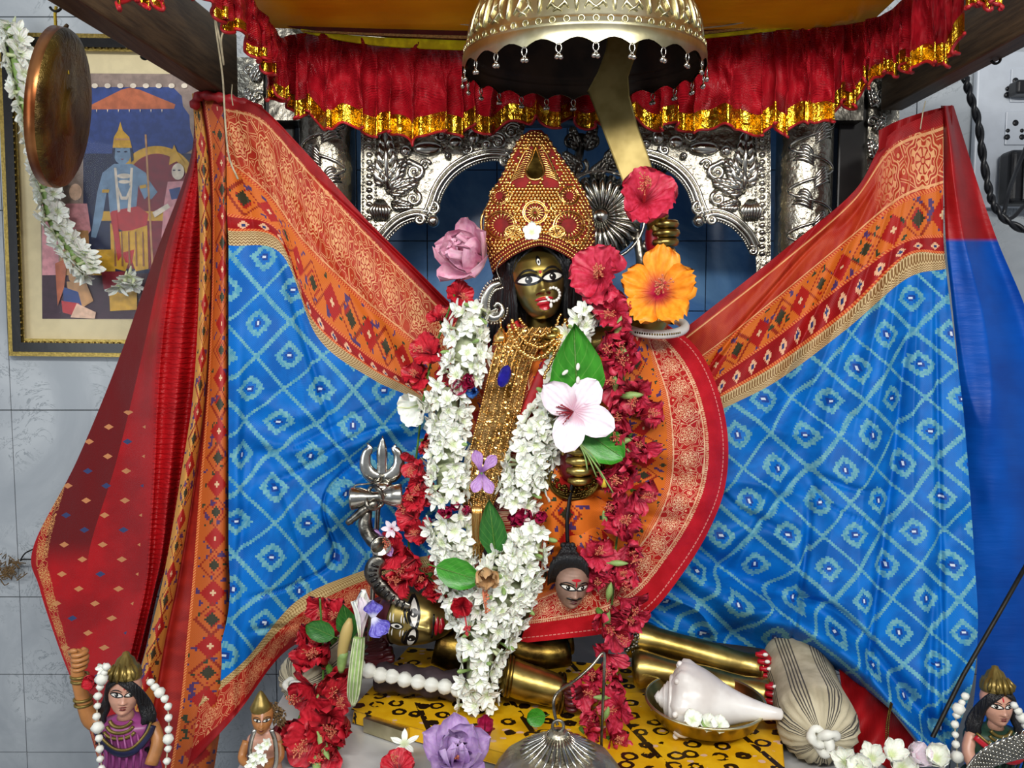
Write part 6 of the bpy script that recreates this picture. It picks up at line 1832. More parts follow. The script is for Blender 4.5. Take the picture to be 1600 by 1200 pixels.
hg = MB(); hg.tube(spath([(871, 1133, -.16), (866, 1112, -.155), (866, 1092, -.15), (876, 1078, -.14), (900, 1062, -.12), (925, 1040, -.11), (943, 1020, -.1), (944, 1050, -.1), (942, 1100, -.1), (940, 1160, -.1), (940, 1230, -.1)], 0, 50), 2.6 * kd, 8)
hg.build('hanger_wire', MAT['silver_dark'], sd_)

# ------------------------------------------------------------------ small clay statues at both sides
def clay_goddess(label, cx, cy, Y, u, turn, dress, sash, arm=False):
    t = thing('clay_statue', label, 'statue', (at(cx, cy, Y).x, Y, ZL))
    k_ = K(Y); c = at(cx, cy, Y); S = u * k_
    L_ = lambda x, y, z: c + Vector((x * S, y * S, z * S))
    Fc = Face(Matrix.Translation(c) @ Euler((R(-6), R(-3 if turn < 0 else 6), R(turn)), 'XYZ').to_matrix().to_4x4() @ Matrix.Scale(S, 4))
    h = Fc.head('head', MAT['clay_skin'], t); Fc.eyes(h, .95, .12); Fc.lips(h, 'paint_dark_red', .24, .07)
    m = MB(); Fc.almond(m, 0, .62, .05, .2, 0, .015, 1); m.build('forehead_mark', MAT['paint_red'], h)
    # body: shoulders, waist, skirt down to the ledge
    zb = (ZL - c.z) / S
    prof = [(.45, -1.15), (.55, -1.5), (1.0, -1.75), (1.75, -2.0), (2.0, -2.5), (1.85, -3.3), (1.6, -4.2), (1.7, -5.0), (2.2, -6.5), (2.6, zb * .75), (2.8, zb)]
    A = [[tuple(L_(w * math.sin(a), -.62 * w * math.cos(a) * (1 + .05 * math.cos(9 * a) * (z_ < -4)) + .25, z_)) for a in np.linspace(0, 2 * PI, 40, endpoint=False)] for w, z_ in [tuple(q) for q in crom(prof, 40)]]
    MB().grid(A, wrap=True).build('draped_body', MAT[dress], t)
    MB().tube([L_(0, .1, -.9), L_(0, .1, -1.3), L_(0, .1, -1.7)], [.42 * S, .45 * S, .6 * S], 16).build('neck', MAT['clay_skin'], t)
    m = MB(); A = []
    for q in range(3):
        m.tube([L_((.62 + .12 * q) * math.sin(a) * 1.2, -.55 - .25 * math.cos(a) - .12 * q, -1.45 - .32 * q - .5 * math.cos(a)) for a in np.linspace(-1.3, 1.3, 16)], .12 * S, 6)
    m.build('necklace', MAT['clay_gold'], t)
    for sg in (1,):
        m = MB(); pts = [L_(-1.75, -.6, -2.0), L_(-1.0, -1.15, -2.6), L_(0, -1.35, -3.3), L_(1.0, -1.25, -3.3), L_(1.7, -.75, -2.6), L_(1.9, -.4, -2.0)]
        P = [Vector(p) for p in path([tuple(p) for p in pts], 24)]; m.tube(P, .28 * S, 8, flat=.4); m.build('sash', MAT[sash], t)
        m = MB(); m.tube([p + Vector((0, -.09 * S, .26 * S)) for p in P], .09 * S, 6); m.build('sash_trim', MAT['clay_gold'], t)
    # pleat ridges on the drape
    for q in range(7):
        x0 = -1.3 + q * .42
        MB().tube([L_(x0, -1.12 + .12 * abs(x0), -2.3), L_(x0 * 1.05 + .2, -1.2 + .12 * abs(x0), -3.6), L_(x0 * 1.0, -1.0 + .1 * abs(x0), -5.0)], [.05 * S, .1 * S, .07 * S], 6).build('pleat', MAT[dress], t)
    # crown and hair
    MB().lathe([(.98 * S, 0), (1.03 * S, .16 * S), (.95 * S, .2 * S), (.92 * S, .5 * S), (.78 * S, .85 * S), (.62 * S, .95 * S), (.48 * S, 1.3 * S), (.26 * S, 1.5 * S), (.2 * S, 1.68 * S), (0, 1.75 * S)], 48, Matrix.Translation(L_(0, .12, .92)) @ Matrix.Rotation(R(-8), 4, 'X'), wob=lambda i, q: 1 + (.10 * abs(math.sin(6 * q)) if 2 <= i <= 6 else 0)).build('crown', MAT['clay_gold'], t)
    for q in range(5):
        a = -PI / 2 + (q - 2) * .5
        MB().tube([L_(.99 * math.cos(a), .1 + .99 * math.sin(a), 1.1), L_(1.0 * math.cos(a), .05 + 1.0 * math.sin(a), 1.5), L_(.66 * math.cos(a), .15 + .66 * math.sin(a), 2.0 + .2 * (q == 2))], [.1 * S, .16 * S, .03 * S], 6).build('crown_leaf', MAT['clay_gold'], t)
    m = MB(); rnd = random.Random(9)
    for q in range(70):
        sg = -1 if q % 2 else 1; f = rnd.random()
        P = path([L_(sg * (.02 + .5 * f), -.86 + .35 * f, 1.1), L_(sg * (.62 + .25 * f), -.86 + .5 * f, .72), L_(sg * (1.0 + .2 * f), -.35 + .4 * f, -.1), L_(sg * (1.05 + .5 * f), -.1 + .4 * f, -.9), L_(sg * (1.35 + .55 * f), -.25 + .4 * f, -1.7), L_(sg * (1.15 + .6 * f), -.35 + .4 * f, -2.4), L_(sg * (1.4 + .7 * f), -.4 + .5 * f, -3.0 - rnd.random())], 12)
        m.tube([Vector(p) for p in P], [S * w_ for w_ in (.08, .12, .14, .16, .17, .17, .18, .18, .17, .15, .1, .04)], 6)
    m.build('hair', MAT['hair'], t)
    if arm:
        MB().tube(path([L_(-1.6, .1, -2.3), L_(-2.3, 0, -1.8), L_(-2.7, -.1, -.4), L_(-2.95, -.1, .9), L_(-3.0, -.15, 1.8)], 18), [S * w_ for w_ in (.5, .52, .54, .55, .55, .53, .5, .48, .45, .43, .42, .42, .42, .43, .42, .4, .38, .34)], 12).build('raised_arm', MAT['clay_tan'], t)
        fist(t, cx - 3.0 * u, cy - 2.1 * u, Y, 26, 32, MAT['clay_tan'])
        m = MB()
        for zz in (-.7, -.35, .9, 1.2): m.tube([L_(-2.75 - .1 * zz + .5 * math.cos(a), -.1 + .5 * math.sin(a), zz) for a in np.linspace(0, 2 * PI, 18, endpoint=False)], .1 * S, 6, closed=True)
        m.build('arm_bands', MAT['clay_gold'], t)
    else:
        MB().tube(path([L_(-1.6, .1, -2.2), L_(-2.1, -.4, -3.2), L_(-1.9, -1.0, -4.2)], 12), [S * .42] * 12, 10).build('arm', MAT['clay_skin'], t)
    MB().tube(path([L_(1.7, .1, -2.2), L_(2.2, -.3, -3.2), L_(2.0, -.9, -4.4)], 12), [S * .42] * 12, 10).build('arm', MAT['clay_tan'], t)
    return t
clay_goddess('painted clay goddess statue in purple sari at lower left', 195, 1082, -.10, 24.5, 22, 'clay_purple', 'clay_navy', True)
clay_goddess('painted clay goddess statue in dark green at lower right corner', 1557, 1100, -.08, 23, -6, 'clay_green', 'paint_red')
def bead_garland(label, strands, Y, sizes):
    t = thing('bead_garland', label, 'garland', at(*strands[0][-1][:2], Y))
    for si, pts in enumerate(strands):
        n = int(sum(math.dist(pts[i], pts[i + 1]) for i in range(len(pts) - 1)) / 13)
        P = path(pts, n); rnd = random.Random(si + 3)
        MB().tube([at(p[0], p[1], Y) for p in P], 1.2 * K(Y), 5).build('string', MAT['thread'], t)
        for i, p in enumerate(P):
            big = i % 5 == 2
            inst('bud', GB[rnd.randrange(3)], Matrix.Translation(at(p[0] + rnd.uniform(-1, 1), p[1], Y - .003)) @ Matrix.Rotation(rnd.uniform(0, 6), 4, 'Z') @ Matrix.Scale((9.5 if big else 6.2) * K(Y) * rnd.uniform(.9, 1.1), 4), t)
    return t
GB = []
for i in range(3):
    m = MB(); m.lathe([(.02, -.95), (.5, -.8), (.9, -.2), (.95, .2), (.6, .75), (.02, .9)], 12, wob=lambda j, t_, i=i: 1 + .12 * math.cos((4 + i) * t_ + j))
    GB.append(m.mesh('flower_bud', MAT['bead_white']))
bead_garland('white jasmine bud garland on the purple clay statue', [[(166, 1042), (158, 1066), (152, 1100), (153, 1140), (157, 1180), (160, 1215)], [(236, 1066), (250, 1082), (262, 1104), (264, 1140), (262, 1170), (258, 1210)]], -.165, None)
bead_garland('white jasmine bud garland on the clay statue in the right corner', [[(1508, 1088), (1500, 1104), (1494, 1120), (1492, 1145), (1495, 1170), (1496, 1205)], [(1585, 1102), (1596, 1118), (1604, 1140), (1608, 1180)]], -.145, None)
mm_ = [('petal', q) for q in single_petals(5, 1.0, .5, 'round', 'hib_red', 45, .1, .3, .08, 71)]
loose('red_flower', 'small red flower in the raised hand of the purple clay statue', 148, 1064, -.13, 20, mm_, (-.2, -1, .2))
mm_ = [('petal', q) for q in single_petals(6, 1.0, .3, 'round', 'white_petal', 30, .1, .3, .08, 72)]
loose('white_flower', 'small white flower cluster beside the purple clay statue\'s crown', 164, 1044, -.14, 14, mm_, (-.2, -1, .2))

# small monkey-faced idol
mk = thing('monkey_idol', 'small pale monkey-faced idol with fur ruff beside the red hibiscus', 'statue', (at(408, 1150, -.06).x, -.06, ZL))
Fm = Face(frame(410, 1122, -.06, (R(-4), R(4), R(14)), 17), .3)
h = Fm.head('head', MAT['clay_tan'], mk); Fm.eyes(h, .9, .13); Fm.lips(h, 'paint_dark_red', .3, .05)
m = MB(); Fm.almond(m, 0, .5, .12, .55, 0, .02, 1); m.build('forehead_mark', MAT['clay_skin'], h)
km = K(-.06); c = at(410, 1122, -.06)
MB().lathe([(16 * km, 0), (17 * km, 5 * km), (13 * km, 12 * km), (8 * km, 22 * km), (3 * km, 30 * km), (0, 32 * km)], 20, Matrix.Translation(c + Vector((-2 * km, 0, 14 * km)))).build('crown', MAT['clay_gold'], mk)
m = MB(); rnd = random.Random(6)
for q in range(160):
    a = rnd.uniform(-.6, 2.2); r_ = rnd.uniform(8, 24); p = c + Vector(((8 + r_ * math.cos(a)) * km, (6 + rnd.uniform(0, 12)) * km, (r_ * math.sin(a) * 1.1) * km - 6 * km))
    m.tube([p, p + Vector((rnd.uniform(0, 7), rnd.uniform(-6, 2), rnd.uniform(-7, 3))) * km], [2.2 * km, .5 * km], 4)
m.build('fur_ruff', MAT['fur'], mk, kind='stuff')
zb = (ZL - c.z) / km
A = [[tuple(c + Vector((w * km * math.sin(a), .6 * w * km * -math.cos(a) + 6 * km, z_ * km))) for a in np.linspace(0, 2 * PI, 28, endpoint=False)] for w, z_ in [tuple(q) for q in crom([(9, -18), (14, -26), (26, -34), (30, -50), (26, -75), (30, -120), (36, zb * .7), (40, zb)], 34)]]
MB().grid(A, wrap=True).build('body', MAT['clay_skin'], mk)
for sg in (-1, 1): MB().tube(path([c + Vector((sg * 26 * km, 0, -38 * km)), c + Vector((sg * 30 * km, -12 * km, -60 * km)), c + Vector((sg * 10 * km, -30 * km, -62 * km))], 10), [7 * km] * 10, 8).build('arm', MAT['clay_tan'], mk)
m = MB()
for pts in ([(398, 1140), (392, 1160), (390, 1185), (392, 1205)], [(424, 1140), (430, 1158), (432, 1185), (428, 1205)]): m.tube(spath(pts, -.095, 14), 4 * km, 6, flat=.5)
m.build('silver_scarf', MAT['silver_smooth'], mk)
for q, (x, y) in enumerate(((418, 1162), (408, 1168), (400, 1180), (396, 1192), (410, 1186), (392, 1198))):
    inst('blossom', TB_[q % 6], face(at(x, y, -.10), (.2 * (q % 3) - .2, -1, .3), q, 12 * km), mk)

# white blossoms, peacock ornament and chain in the lower right
pk = thing('peacock_ornament', 'silver feathered ornament at the bottom right corner', 'ornament', at(1570, 1215, -.22))
kp = K(-.22)
for q in range(9):
    m = MB(); P = path([(1505 + q * 3, 1212 - q * 1), (1530 + q * 5, 1180 - q * 2 + q * 3), (1570 + q * 5, 1158 + q * 3), (1615, 1146 + q * 8)], 14)
    m.tube([at(p[0], p[1], -.22 + .003 * q) for p in P], [kp * w_ for w_ in (2, 3, 4, 4.5, 5, 5, 5, 5, 5, 4.5, 4, 4, 3, 2)], 6, flat=.5)
    for i in range(1, 13):
        for sg in (-1, 1): m.tube([at(P[i][0], P[i][1], -.223 + .003 * q), at(P[i][0] + 5, P[i][1] + sg * 7 - 3, -.226 + .003 * q)], [2.2 * kp, .8 * kp], 4)
    m.build('feather', MAT['silver_smooth'], pk)
rnd = random.Random(31)
spots = [('left of the chain', 1322, 1192), ('under the chain', 1362, 1186), ('right of the chain', 1392, 1180), ('nearest the blue hem', 1425, 1184), ('nearest the silver feathers', 1462, 1186), ('at the very bottom edge', 1345, 1204), ('between chain and hem', 1408, 1200)]
for q, (w_, x, y) in enumerate(spots):
    mm_ = [('petal', p) for p in single_petals(6, 1.0, .26 if q < 3 else .42, 'spoon' if q < 3 else 'round', 'white_petal' if q != 3 else 'pale_pink', 40, .25, .35, .06, 80 + q)]
    loose('white_flower', 'white lily blossom heaped in the lower right, ' + w_, x, y, -.14 - .01 * (q % 3), 34, mm_, (rnd.uniform(-.5, .5), -.8, .8), q, group='white blossoms heaped at lower right')
ct = thing('small_chain', 'thin beaded metal chain hanging over the white blossoms at right', 'chain', at(1384, 1165, -.1))
m = MB()
for pts in ([(1392, 1098), (1388, 1115), (1385, 1135), (1384, 1160)], [(1394, 1100), (1390, 1118), (1388, 1140), (1387, 1162)]):
    for p in path(pts, 26): m.ball(at(p[0], p[1], -.1), 1.5 * K(-.1), 6, 4)
m.build('links', MAT['brass_dark'], ct, kind='stuff')
MB().tube([at(1612, 868, .02), at(1560, 960, .0), at(1505, 1055, -.02), at(1448, 1170, -.05), at(1430, 1206, -.06)], [3.4 * K(0)] * 5, 8).build('iron_rod', MAT['iron'], label='thin dark rod leaning against the blue cloth at right', cat='rod')
# ------------------------------------------------------------------ ceremonial umbrella
UY = .05
um = thing('ceremonial_umbrella', 'embossed brass dome umbrella hung with tiny bells above the crown', 'umbrella', at(911, 108, UY))
uc = at(911, 119, UY); UR = 184 * K(UY)
mu = Matrix.Translation(uc)
N = 144
def scal(i, t): return 1.0
def dome(prof, zz, mat, name, flip=False):
    A = []
    for i, (r_, z_) in enumerate(prof):
        row = []
        for q in range(N):
            t_ = 2 * PI * q / N
            z2 = z_ + (zz * abs(math.sin(t_ * 12)) if i == 0 else 0)
            row.append(tuple(uc + Vector((UR * r_ * math.cos(t_), UR * r_ * math.sin(t_), UR * z2))))
        A.append(row)
    A = np.array(A)
    return MB().grid(A[:, ::-1] if flip else A, wrap=True).build(name, MAT[mat], um)
outp = [(1.0, 0.0), (1.0, .06), (.995, .13), (.985, .14), (.99, .15), (.978, .16), (.98, .185), (.968, .195), (.96, .215), (.92, .38), (.84, .56), (.70, .78), (.5, .92), (.25, 1.0), (.05, 1.03), (.0, 1.03)]
ud = dome(outp, .05, 'pale_brass', 'dome')
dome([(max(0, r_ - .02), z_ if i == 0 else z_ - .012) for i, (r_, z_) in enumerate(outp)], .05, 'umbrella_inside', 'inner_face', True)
m = MB()
for q in range(60):        # row of small embossed rings
    t_ = 2 * PI * q / 60
    c = uc + Vector((UR * .985 * math.cos(t_), UR * .985 * math.sin(t_), UR * .173)); e1 = Vector((-math.sin(t_), math.cos(t_), 0))
    m.tube([c + e1 * UR * .022 * math.cos(s_) + Vector((0, 0, UR * .022 * math.sin(s_))) for s_ in np.linspace(0, 2 * PI, 10, endpoint=False)], UR * .006, 5, closed=True)
m.build('embossed_rings', MAT['pale_brass'], ud, kind='stuff')
m = MB()
for q in range(22):        # embossed leaf figures on the dome
    t_ = 2 * PI * q / 22
    for j, (dt, z0, z1, w_) in enumerate(((0, .24, .54, .02), (.06, .26, .46, .014), (-.06, .26, .46, .014), (.11, .24, .38, .012), (-.11, .24, .38, .012), (.14, .46, .62, .012))):
        pts = []
        for f in np.linspace(0, 1, 6):
            z_ = z0 + (z1 - z0) * f; r_ = float(np.interp(z_, [.215, .38, .56, .78, .92], [.96, .92, .84, .70, .5])) + .006
            a = t_ + dt * (1 + .8 * math.sin(f * 3)); pts.append(uc + Vector((UR * r_ * math.cos(a), UR * r_ * math.sin(a), UR * z_)))
        m.tube(pts, [UR * w_ * x for x in (.4, .9, 1, 1, .8, .2)], 5)
m.build('embossed_leaves', MAT['pale_brass'], ud, kind='stuff')
b = MB(); b.tube([Vector((.35 * math.cos(a), 0, -.5 + .5 * math.sin(a))) for a in np.linspace(0, 2 * PI, 12, endpoint=False)], .09, 5, closed=True)
b.ball((-.22, 0, -1.45), .32, 8, 6); b.ball((.26, .05, -1.5), .32, 8, 6); b.tube([(0, 0, -.95), (-.2, 0, -1.3)], .1, 5); b.tube([(0, 0, -.95), (.24, 0, -1.3)], .1, 5)
BELL = b.mesh('tiny_bell', MAT['silver_smooth'])
for q in range(24):
    t_ = 2 * PI * (q + .0) / 24
    inst('bell', BELL, Matrix.Translation(uc + Vector((UR * 1.0 * math.cos(t_), UR * 1.0 * math.sin(t_), UR * .01))) @ Matrix.Rotation(t_ + PI / 2, 4, 'Z') @ Matrix.Scale(11 * K(UY), 4), um)
MB().tube([uc + Vector((0, 0, UR * 1.02)), uc + Vector((0, 0, UR * 1.5))], .006, 8).build('hanging_rod', MAT['pale_brass'], um)

um.rotation_euler.x = R(5.5)          # hangs with its front edge a little low

# ------------------------------------------------------------------ framed print on the wall
PY = WY - .05
pf = thing('framed_picture', 'framed devotional print with cream mount on the wall at upper left', 'picture', at(180, 560, PY))
TL, TR, BL, BR = (-6, 50), (352, 56), (14, 556), (350, 560)
def fp(u, v, dy=0.0):
    x = (TL[0] * (1 - u) + TR[0] * u) * (1 - v) + (BL[0] * (1 - u) + BR[0] * u) * v
    y = (TL[1] * (1 - u) + TR[1] * u) * (1 - v) + (BL[1] * (1 - u) + BR[1] * u) * v
    return at(x, y, PY + .012 * v + dy)
def bar(name, a, b, w0, w1, mat, dy0, dy1):
    # a moulding: ring between inset w0 and w1 (fractions)
    m = MB(); vs_ = []
    for w_ in (w0, w1):
        q = w_ * .72
        for (u, v) in ((w_, q), (1 - w_, q), (1 - w_, 1 - q), (w_, 1 - q)): vs_.append((u, v))
    f = [fp(u, v, dy0) for u, v in vs_]; bk = [fp(u, v, dy1) for u, v in vs_]
    fs = []
    for i in range(4):
        j = (i + 1) % 4
        fs += [(i, j, 4 + j, 4 + i), (8 + i, 12 + i, 12 + j, 8 + j), (i, 8 + i, 8 + j, j), (4 + i, 4 + j, 12 + j, 12 + i)]
    return m.add(f + bk, fs).build(name, MAT[mat], pf, smooth=False)
MB().add([fp(.01, .01, .012), fp(.99, .01, .012), fp(.99, .99, .012), fp(.01, .99, .012)] + [fp(.01, .01, .016), fp(.99, .01, .016), fp(.99, .99, .016), fp(.01, .99, .016)], [(0, 1, 2, 3), (7, 6, 5, 4), (0, 4, 5, 1), (1, 5, 6, 2), (2, 6, 7, 3), (3, 7, 4, 0)]).build('mount', MAT['cream_card'], pf, smooth=False)
bar('outer_gilt', 0, 0, 0.0, .018, 'frame_gilt', -.006, .016)
bar('frame_moulding', 0, 0, .018, .058, 'frame_black', -.012, .016)
bar('inner_gilt', 0, 0, .058, .075, 'frame_gilt', -.004, .014)
for k_ in range(46):       # beaded gilt between moulding and slip
    for (u, v) in ((.06, .045 + k_ * .0198),): MB().ball(fp(u, v, -.008), .0032, 5, 4).build('gilt_bead', MAT['frame_gilt'], pf)
for k_ in range(30): MB().ball(fp(.075 + k_ * .029, .042, -.008), .0032, 5, 4).build('gilt_bead', MAT['frame_gilt'], pf)
for k_ in range(16): MB().ball(fp(.075 + k_ * .029, .957, -.008), .0032, 5, 4).build('gilt_bead', MAT['frame_gilt'], pf)
# the printed picture: flat shapes on one sheet
pr = MB(); pmats = ['#8c7a70', '#2a3f7a', '#1c2444', '#b0603c', '#7a1e2c', '#c79a2c', '#6f8ba6', '#8a5a3a', '#d8b49a', '#d8cbb8', '#3a2230', '#b03034', '#c98a90', '#27407a', '#b88a5a']
PM = []
for i, h in enumerate(pmats): PM.append(simple('print_ink_%s' % ['dust', 'blue', 'navy', 'orange', 'maroon', 'saffron', 'bluegrey', 'brown', 'peach', 'cream', 'plum', 'red', 'pink', 'royal', 'tan'][i], h, .45, var=.85, scale=60, bump=0))
lay = [0]
def ink(ci, pts):
    lay[0] += 1
    pr.cur = ci
    pr.poly([at(x, y, PY + .012 * (y - 50) / 505 + .011 - .00005 * lay[0]) for x, y in pts])
def ell(ci, cx, cy, rx, ry_, n=16, a0=0, a1=2 * PI): ink(ci, [(cx + rx * math.cos(t_), cy + ry_ * math.sin(t_)) for t_ in np.linspace(a0, a1, n, endpoint=abs(a1 - a0) < 6.2)])
ink(0, [(60, 114), (345, 116), (345, 500), (66, 498)])
ink(1, [(136, 136), (270, 136), (284, 150), (286, 166), (296, 180), (297, 200), (303, 220), (303, 300), (130, 300), (130, 150)])
ink(2, [(130, 240), (303, 240), (303, 460), (130, 460)])
ink(3, [(140, 165), (190, 140), (203, 137), (218, 140), (274, 163), (272, 170), (142, 171)])
ink(12, [(66, 300), (90, 300), (92, 430), (66, 430)]); ink(10, [(66, 430), (345, 425), (345, 498), (66, 498)])
ell(5, 245, 290, 62, 62, 24, PI, 2 * PI); ell(4, 245, 300, 52, 60, 24, PI, 2 * PI); ink(4, [(193, 300), (297, 300), (297, 420), (193, 420)])
ink(5, [(150, 330), (300, 330), (300, 345), (150, 345)]); ink(5, [(130, 390), (180, 390), (180, 430), (130, 430)])
# second figure at left
ell(8, 118, 300, 10, 13); ink(12, [(100, 318), (136, 318), (142, 360), (124, 385), (95, 365)]); ink(14, [(96, 360), (138, 360), (142, 430), (92, 430)])
# standing blue figure
ell(6, 191, 240, 13.5, 17); ink(6, [(178, 256), (206, 256), (228, 270), (236, 300), (226, 312), (216, 290), (212, 335), (172, 335), (168, 292), (160, 340), (150, 372), (142, 370), (152, 300), (160, 270)])
ink(6, [(226, 272), (246, 300), (236, 312), (226, 300)])
ink(5, [(176, 230), (178, 214), (184, 204), (188, 190), (192, 204), (202, 214), (206, 230), (196, 226), (186, 226)]); 
ink(11, [(174, 330), (216, 322), (232, 334), (228, 360), (200, 365), (174, 352)])
ink(5, [(172, 348), (186, 362), (206, 360), (230, 352), (232, 420), (212, 424), (204, 400), (196, 424), (174, 418)])
ink(11, [(190, 395), (210, 390), (206, 412), (196, 410)])
ink(9, [(178, 262), (182, 262), (188, 330), (184, 332)]); ink(9, [(204, 262), (208, 262), (204, 332), (199, 330)])
ell(9, 194, 275, 11, 4); ell(9, 194, 284, 9, 3); ink(14, [(226, 210), (229, 210), (240, 420), (237, 420)])
for sg in (-1, 1): ell(2, 191 + sg * 5.5, 237, 3, 1.4, 8); ink(2, [(191 + sg * 2, 232), (191 + sg * 10, 231), (191 + sg * 10, 229.6), (191 + sg * 2, 230.6)])
ink(4, [(188, 248), (194, 248), (191, 250)])
ink(5, [(177, 226), (205, 226), (206, 231), (176, 231)]); ink(14, [(180, 216), (202, 216), (203, 219), (179, 219)]); ink(2, [(176, 232), (180, 232), (178, 254), (174, 250)]); ink(2, [(203, 232), (207, 232), (209, 250), (205, 254)])
ink(5, [(160, 296), (171, 296), (170, 301), (159, 301)]); ink(5, [(218, 290), (228, 288), (229, 293), (219, 295)]); ink(9, [(181, 290), (207, 290), (199, 312), (189, 312)]); ink(6, [(184, 290), (204, 290), (197, 307), (191, 307)])
for j in range(5): ink(7, [(178 + j * 11, 362), (180 + j * 11, 362), (182 + j * 11, 416), (179 + j * 11, 416)])
ink(11, [(172, 332), (182, 332), (190, 400), (184, 408)])
for j in range(7): ink(9, [(150 + j * 17, 171), (152 + j * 17, 171), (151 + j * 17, 176)])
for j in range(9): ell(9, 128 + j * 20, 134, 5, 4, 10)
# lady at the right
ell(9, 278, 268, 10, 13); ink(5, [(264, 258), (266, 242), (272, 226), (278, 240), (290, 256), (276, 252)]); ink(12, [(262, 284), (296, 282), (302, 400), (250, 400), (256, 320)]); ink(13, [(264, 296), (282, 292), (280, 310), (268, 312)])
ink(9, [(238, 332), (262, 318), (266, 324), (242, 340)])
for sg in (-1, 1): ell(2, 276 + sg * 4, 266, 2.4, 1.2, 8)
# kneeling figure at lower left
ell(14, 118, 432, 11, 12); ink(14, [(104, 440), (134, 440), (146, 470), (130, 480), (108, 466)]); ink(13, [(98, 448), (122, 456), (128, 478), (100, 478)]); ink(11, [(96, 470), (124, 474), (118, 494), (98, 488)]); ink(8, [(120, 474), (150, 488), (148, 498), (110, 496)]); ink(3, [(86, 412), (106, 402), (100, 450), (90, 478)])
ink(5, [(170, 450), (214, 448), (214, 484), (172, 486)]); ink(4, [(158, 424), (196, 424), (190, 450), (162, 452)])
pr.build('print', PM, pf, smooth=False)
# glass over the print
MB().add([fp(.07, .05, .004), fp(.93, .05, .004), fp(.93, .95, .004), fp(.07, .95, .004), fp(.07, .05, .006), fp(.93, .05, .006), fp(.93, .95, .006), fp(.07, .95, .006)], [(0, 1, 2, 3), (7, 6, 5, 4), (0, 4, 5, 1), (1, 5, 6, 2), (2, 6, 7, 3), (3, 7, 4, 0)]).build('glass', MAT['picture_glass'], pf, smooth=False)
# dried tuberose garland over the frame
gp = thing('tuberose_garland', 'greenish white tuberose garland hung over the framed picture', 'garland', at(180, 450, .55))
GYp = PY - .035
def strand2(pts, seed, size=17, Y=GYp):
    rnd = random.Random(seed); n = int(sum(math.dist(pts[i][:2], pts[i + 1][:2]) for i in range(len(pts) - 1)) / 7)
    P = path(pts, n)
    for i in range(n):
        d = P[min(i + 1, n - 1)] - P[max(i - 1, 0)]; l = math.hypot(d[0], d[1]) or 1
        sg = -1 if i % 2 else 1; nx_, ny_ = -d[1] / l * sg, d[0] / l * sg
        dv = Vector((nx_ + rnd.uniform(-.3, .3), -.55 + rnd.uniform(-.3, .2), -ny_ + rnd.uniform(-.3, .3)))
        p = at(P[i][0] + nx_ * 9 + rnd.uniform(-3, 3), P[i][1] + ny_ * 9 + rnd.uniform(-3, 3), Y - rnd.uniform(0, .02))
        inst('blossom', TB_[rnd.randrange(6)], face(p, dv, rnd.uniform(0, 6), size * K(Y) * rnd.uniform(.85, 1.15)), gp)
    MB().tube([at(p[0], p[1], Y) for p in P], 7 * K(Y), 6).build('string', MAT['bud_green'], gp)
strand2([(18, 42), (22, 80), (30, 120), (42, 170), (56, 220), (66, 265), (72, 300), (80, 340), (100, 375), (124, 405), (140, 425)], 3, 20)
for (x, y) in ((195, 440), (208, 445), (202, 432), (185, 448), (140, 415), (132, 430), (8, 46), (20, 40)):
    inst('blossom', TB_[x % 6], face(at(x, y, GYp), (.1, -.6, -1), x, 20 * K(GYp)), gp)

# ------------------------------------------------------------------ gong, hooks, strings
gg = thing('hanging_gong', 'oval looking copper gong pan hanging at upper left before the picture', 'gong', at(105, 178, .0))
gc = at(108, 174, .0); kg = K(0.)
nd = Vector((.955, .25, -.16)).normalized()
Mg = Matrix.Translation(gc) @ nd.to_track_quat('Z', 'Y').to_matrix().to_4x4()
Rg = 118 * kg
gb = MB().lathe([(0, .004), (Rg * .3, .006), (Rg * .32, .002), (Rg * .7, .004), (Rg * .9, .002), (Rg * .97, -.002), (Rg, -.008), (Rg * 1.0, -.022), (Rg * .985, -.022), (Rg * .97, -.010), (0, -.004)], 64, Mg)
o = gb.build('pan', [MAT['gong_face'], MAT['copper']], gg)
o.data.polygons.foreach_set('material_index', [1 if 6 * 64 <= i < 9 * 64 else 0 for i in range(len(o.data.polygons))])
top = Mg @ Vector((0, 0, 0)) + Vector((0, 0, Rg * .97))
MB().tube([at(86, 60, .0), at(87, 40, .0), at(86, 22, .0), at(88, 10, .0)], 2.2 * kg, 6).build('cord', MAT['yellow_thread'], gg)
m = MB(); rnd = random.Random(4)
for q in range(6): m.tube(spath([(88, 58, -.01), (92 + q * 2, 72 + q * 2, -.02), (86 + rnd.uniform(0, 20), 92 + q * 3, -.03), (100 + rnd.uniform(-4, 10), 106 + rnd.uniform(0, 12), -.035)], 0, 10), 1.0 * kg, 5)
m.build('thread_ends', MAT['yellow_thread'], gg)
MB().tube(spath([(84, 62, .0), (92, 54, -.01), (100, 46, -.01), (106, 38, -.01)], 0, 10), [kg * w_ for w_ in (5, 5, 4, 4, 4, 5, 4, 3, 3, 2)], 7).build('twine_knot', MAT['fur'], gg)
def hook(label, px, py, Y, s_=9):
    c = at(px, py, Y); k_ = K(Y)
    return MB().tube([c + Vector((0, 0, s_ * 1.6 * k_))] + [c + Vector((math.cos(t_) * s_ * k_, 0, math.sin(t_) * s_ * k_)) for t_ in np.linspace(PI / 2, -PI * .9, 16)], 2 * k_, 6).build('screw_hook', MAT['iron'], label=label, cat='hook')
hook('small iron hook under the left beam carrying the gong', 87, 8, -.02)
hook('small iron hook under the left beam above the print', 226, 86, .12, 6)
hook('small iron hook under the right beam above the cable', 1556, 92, .1, 7)
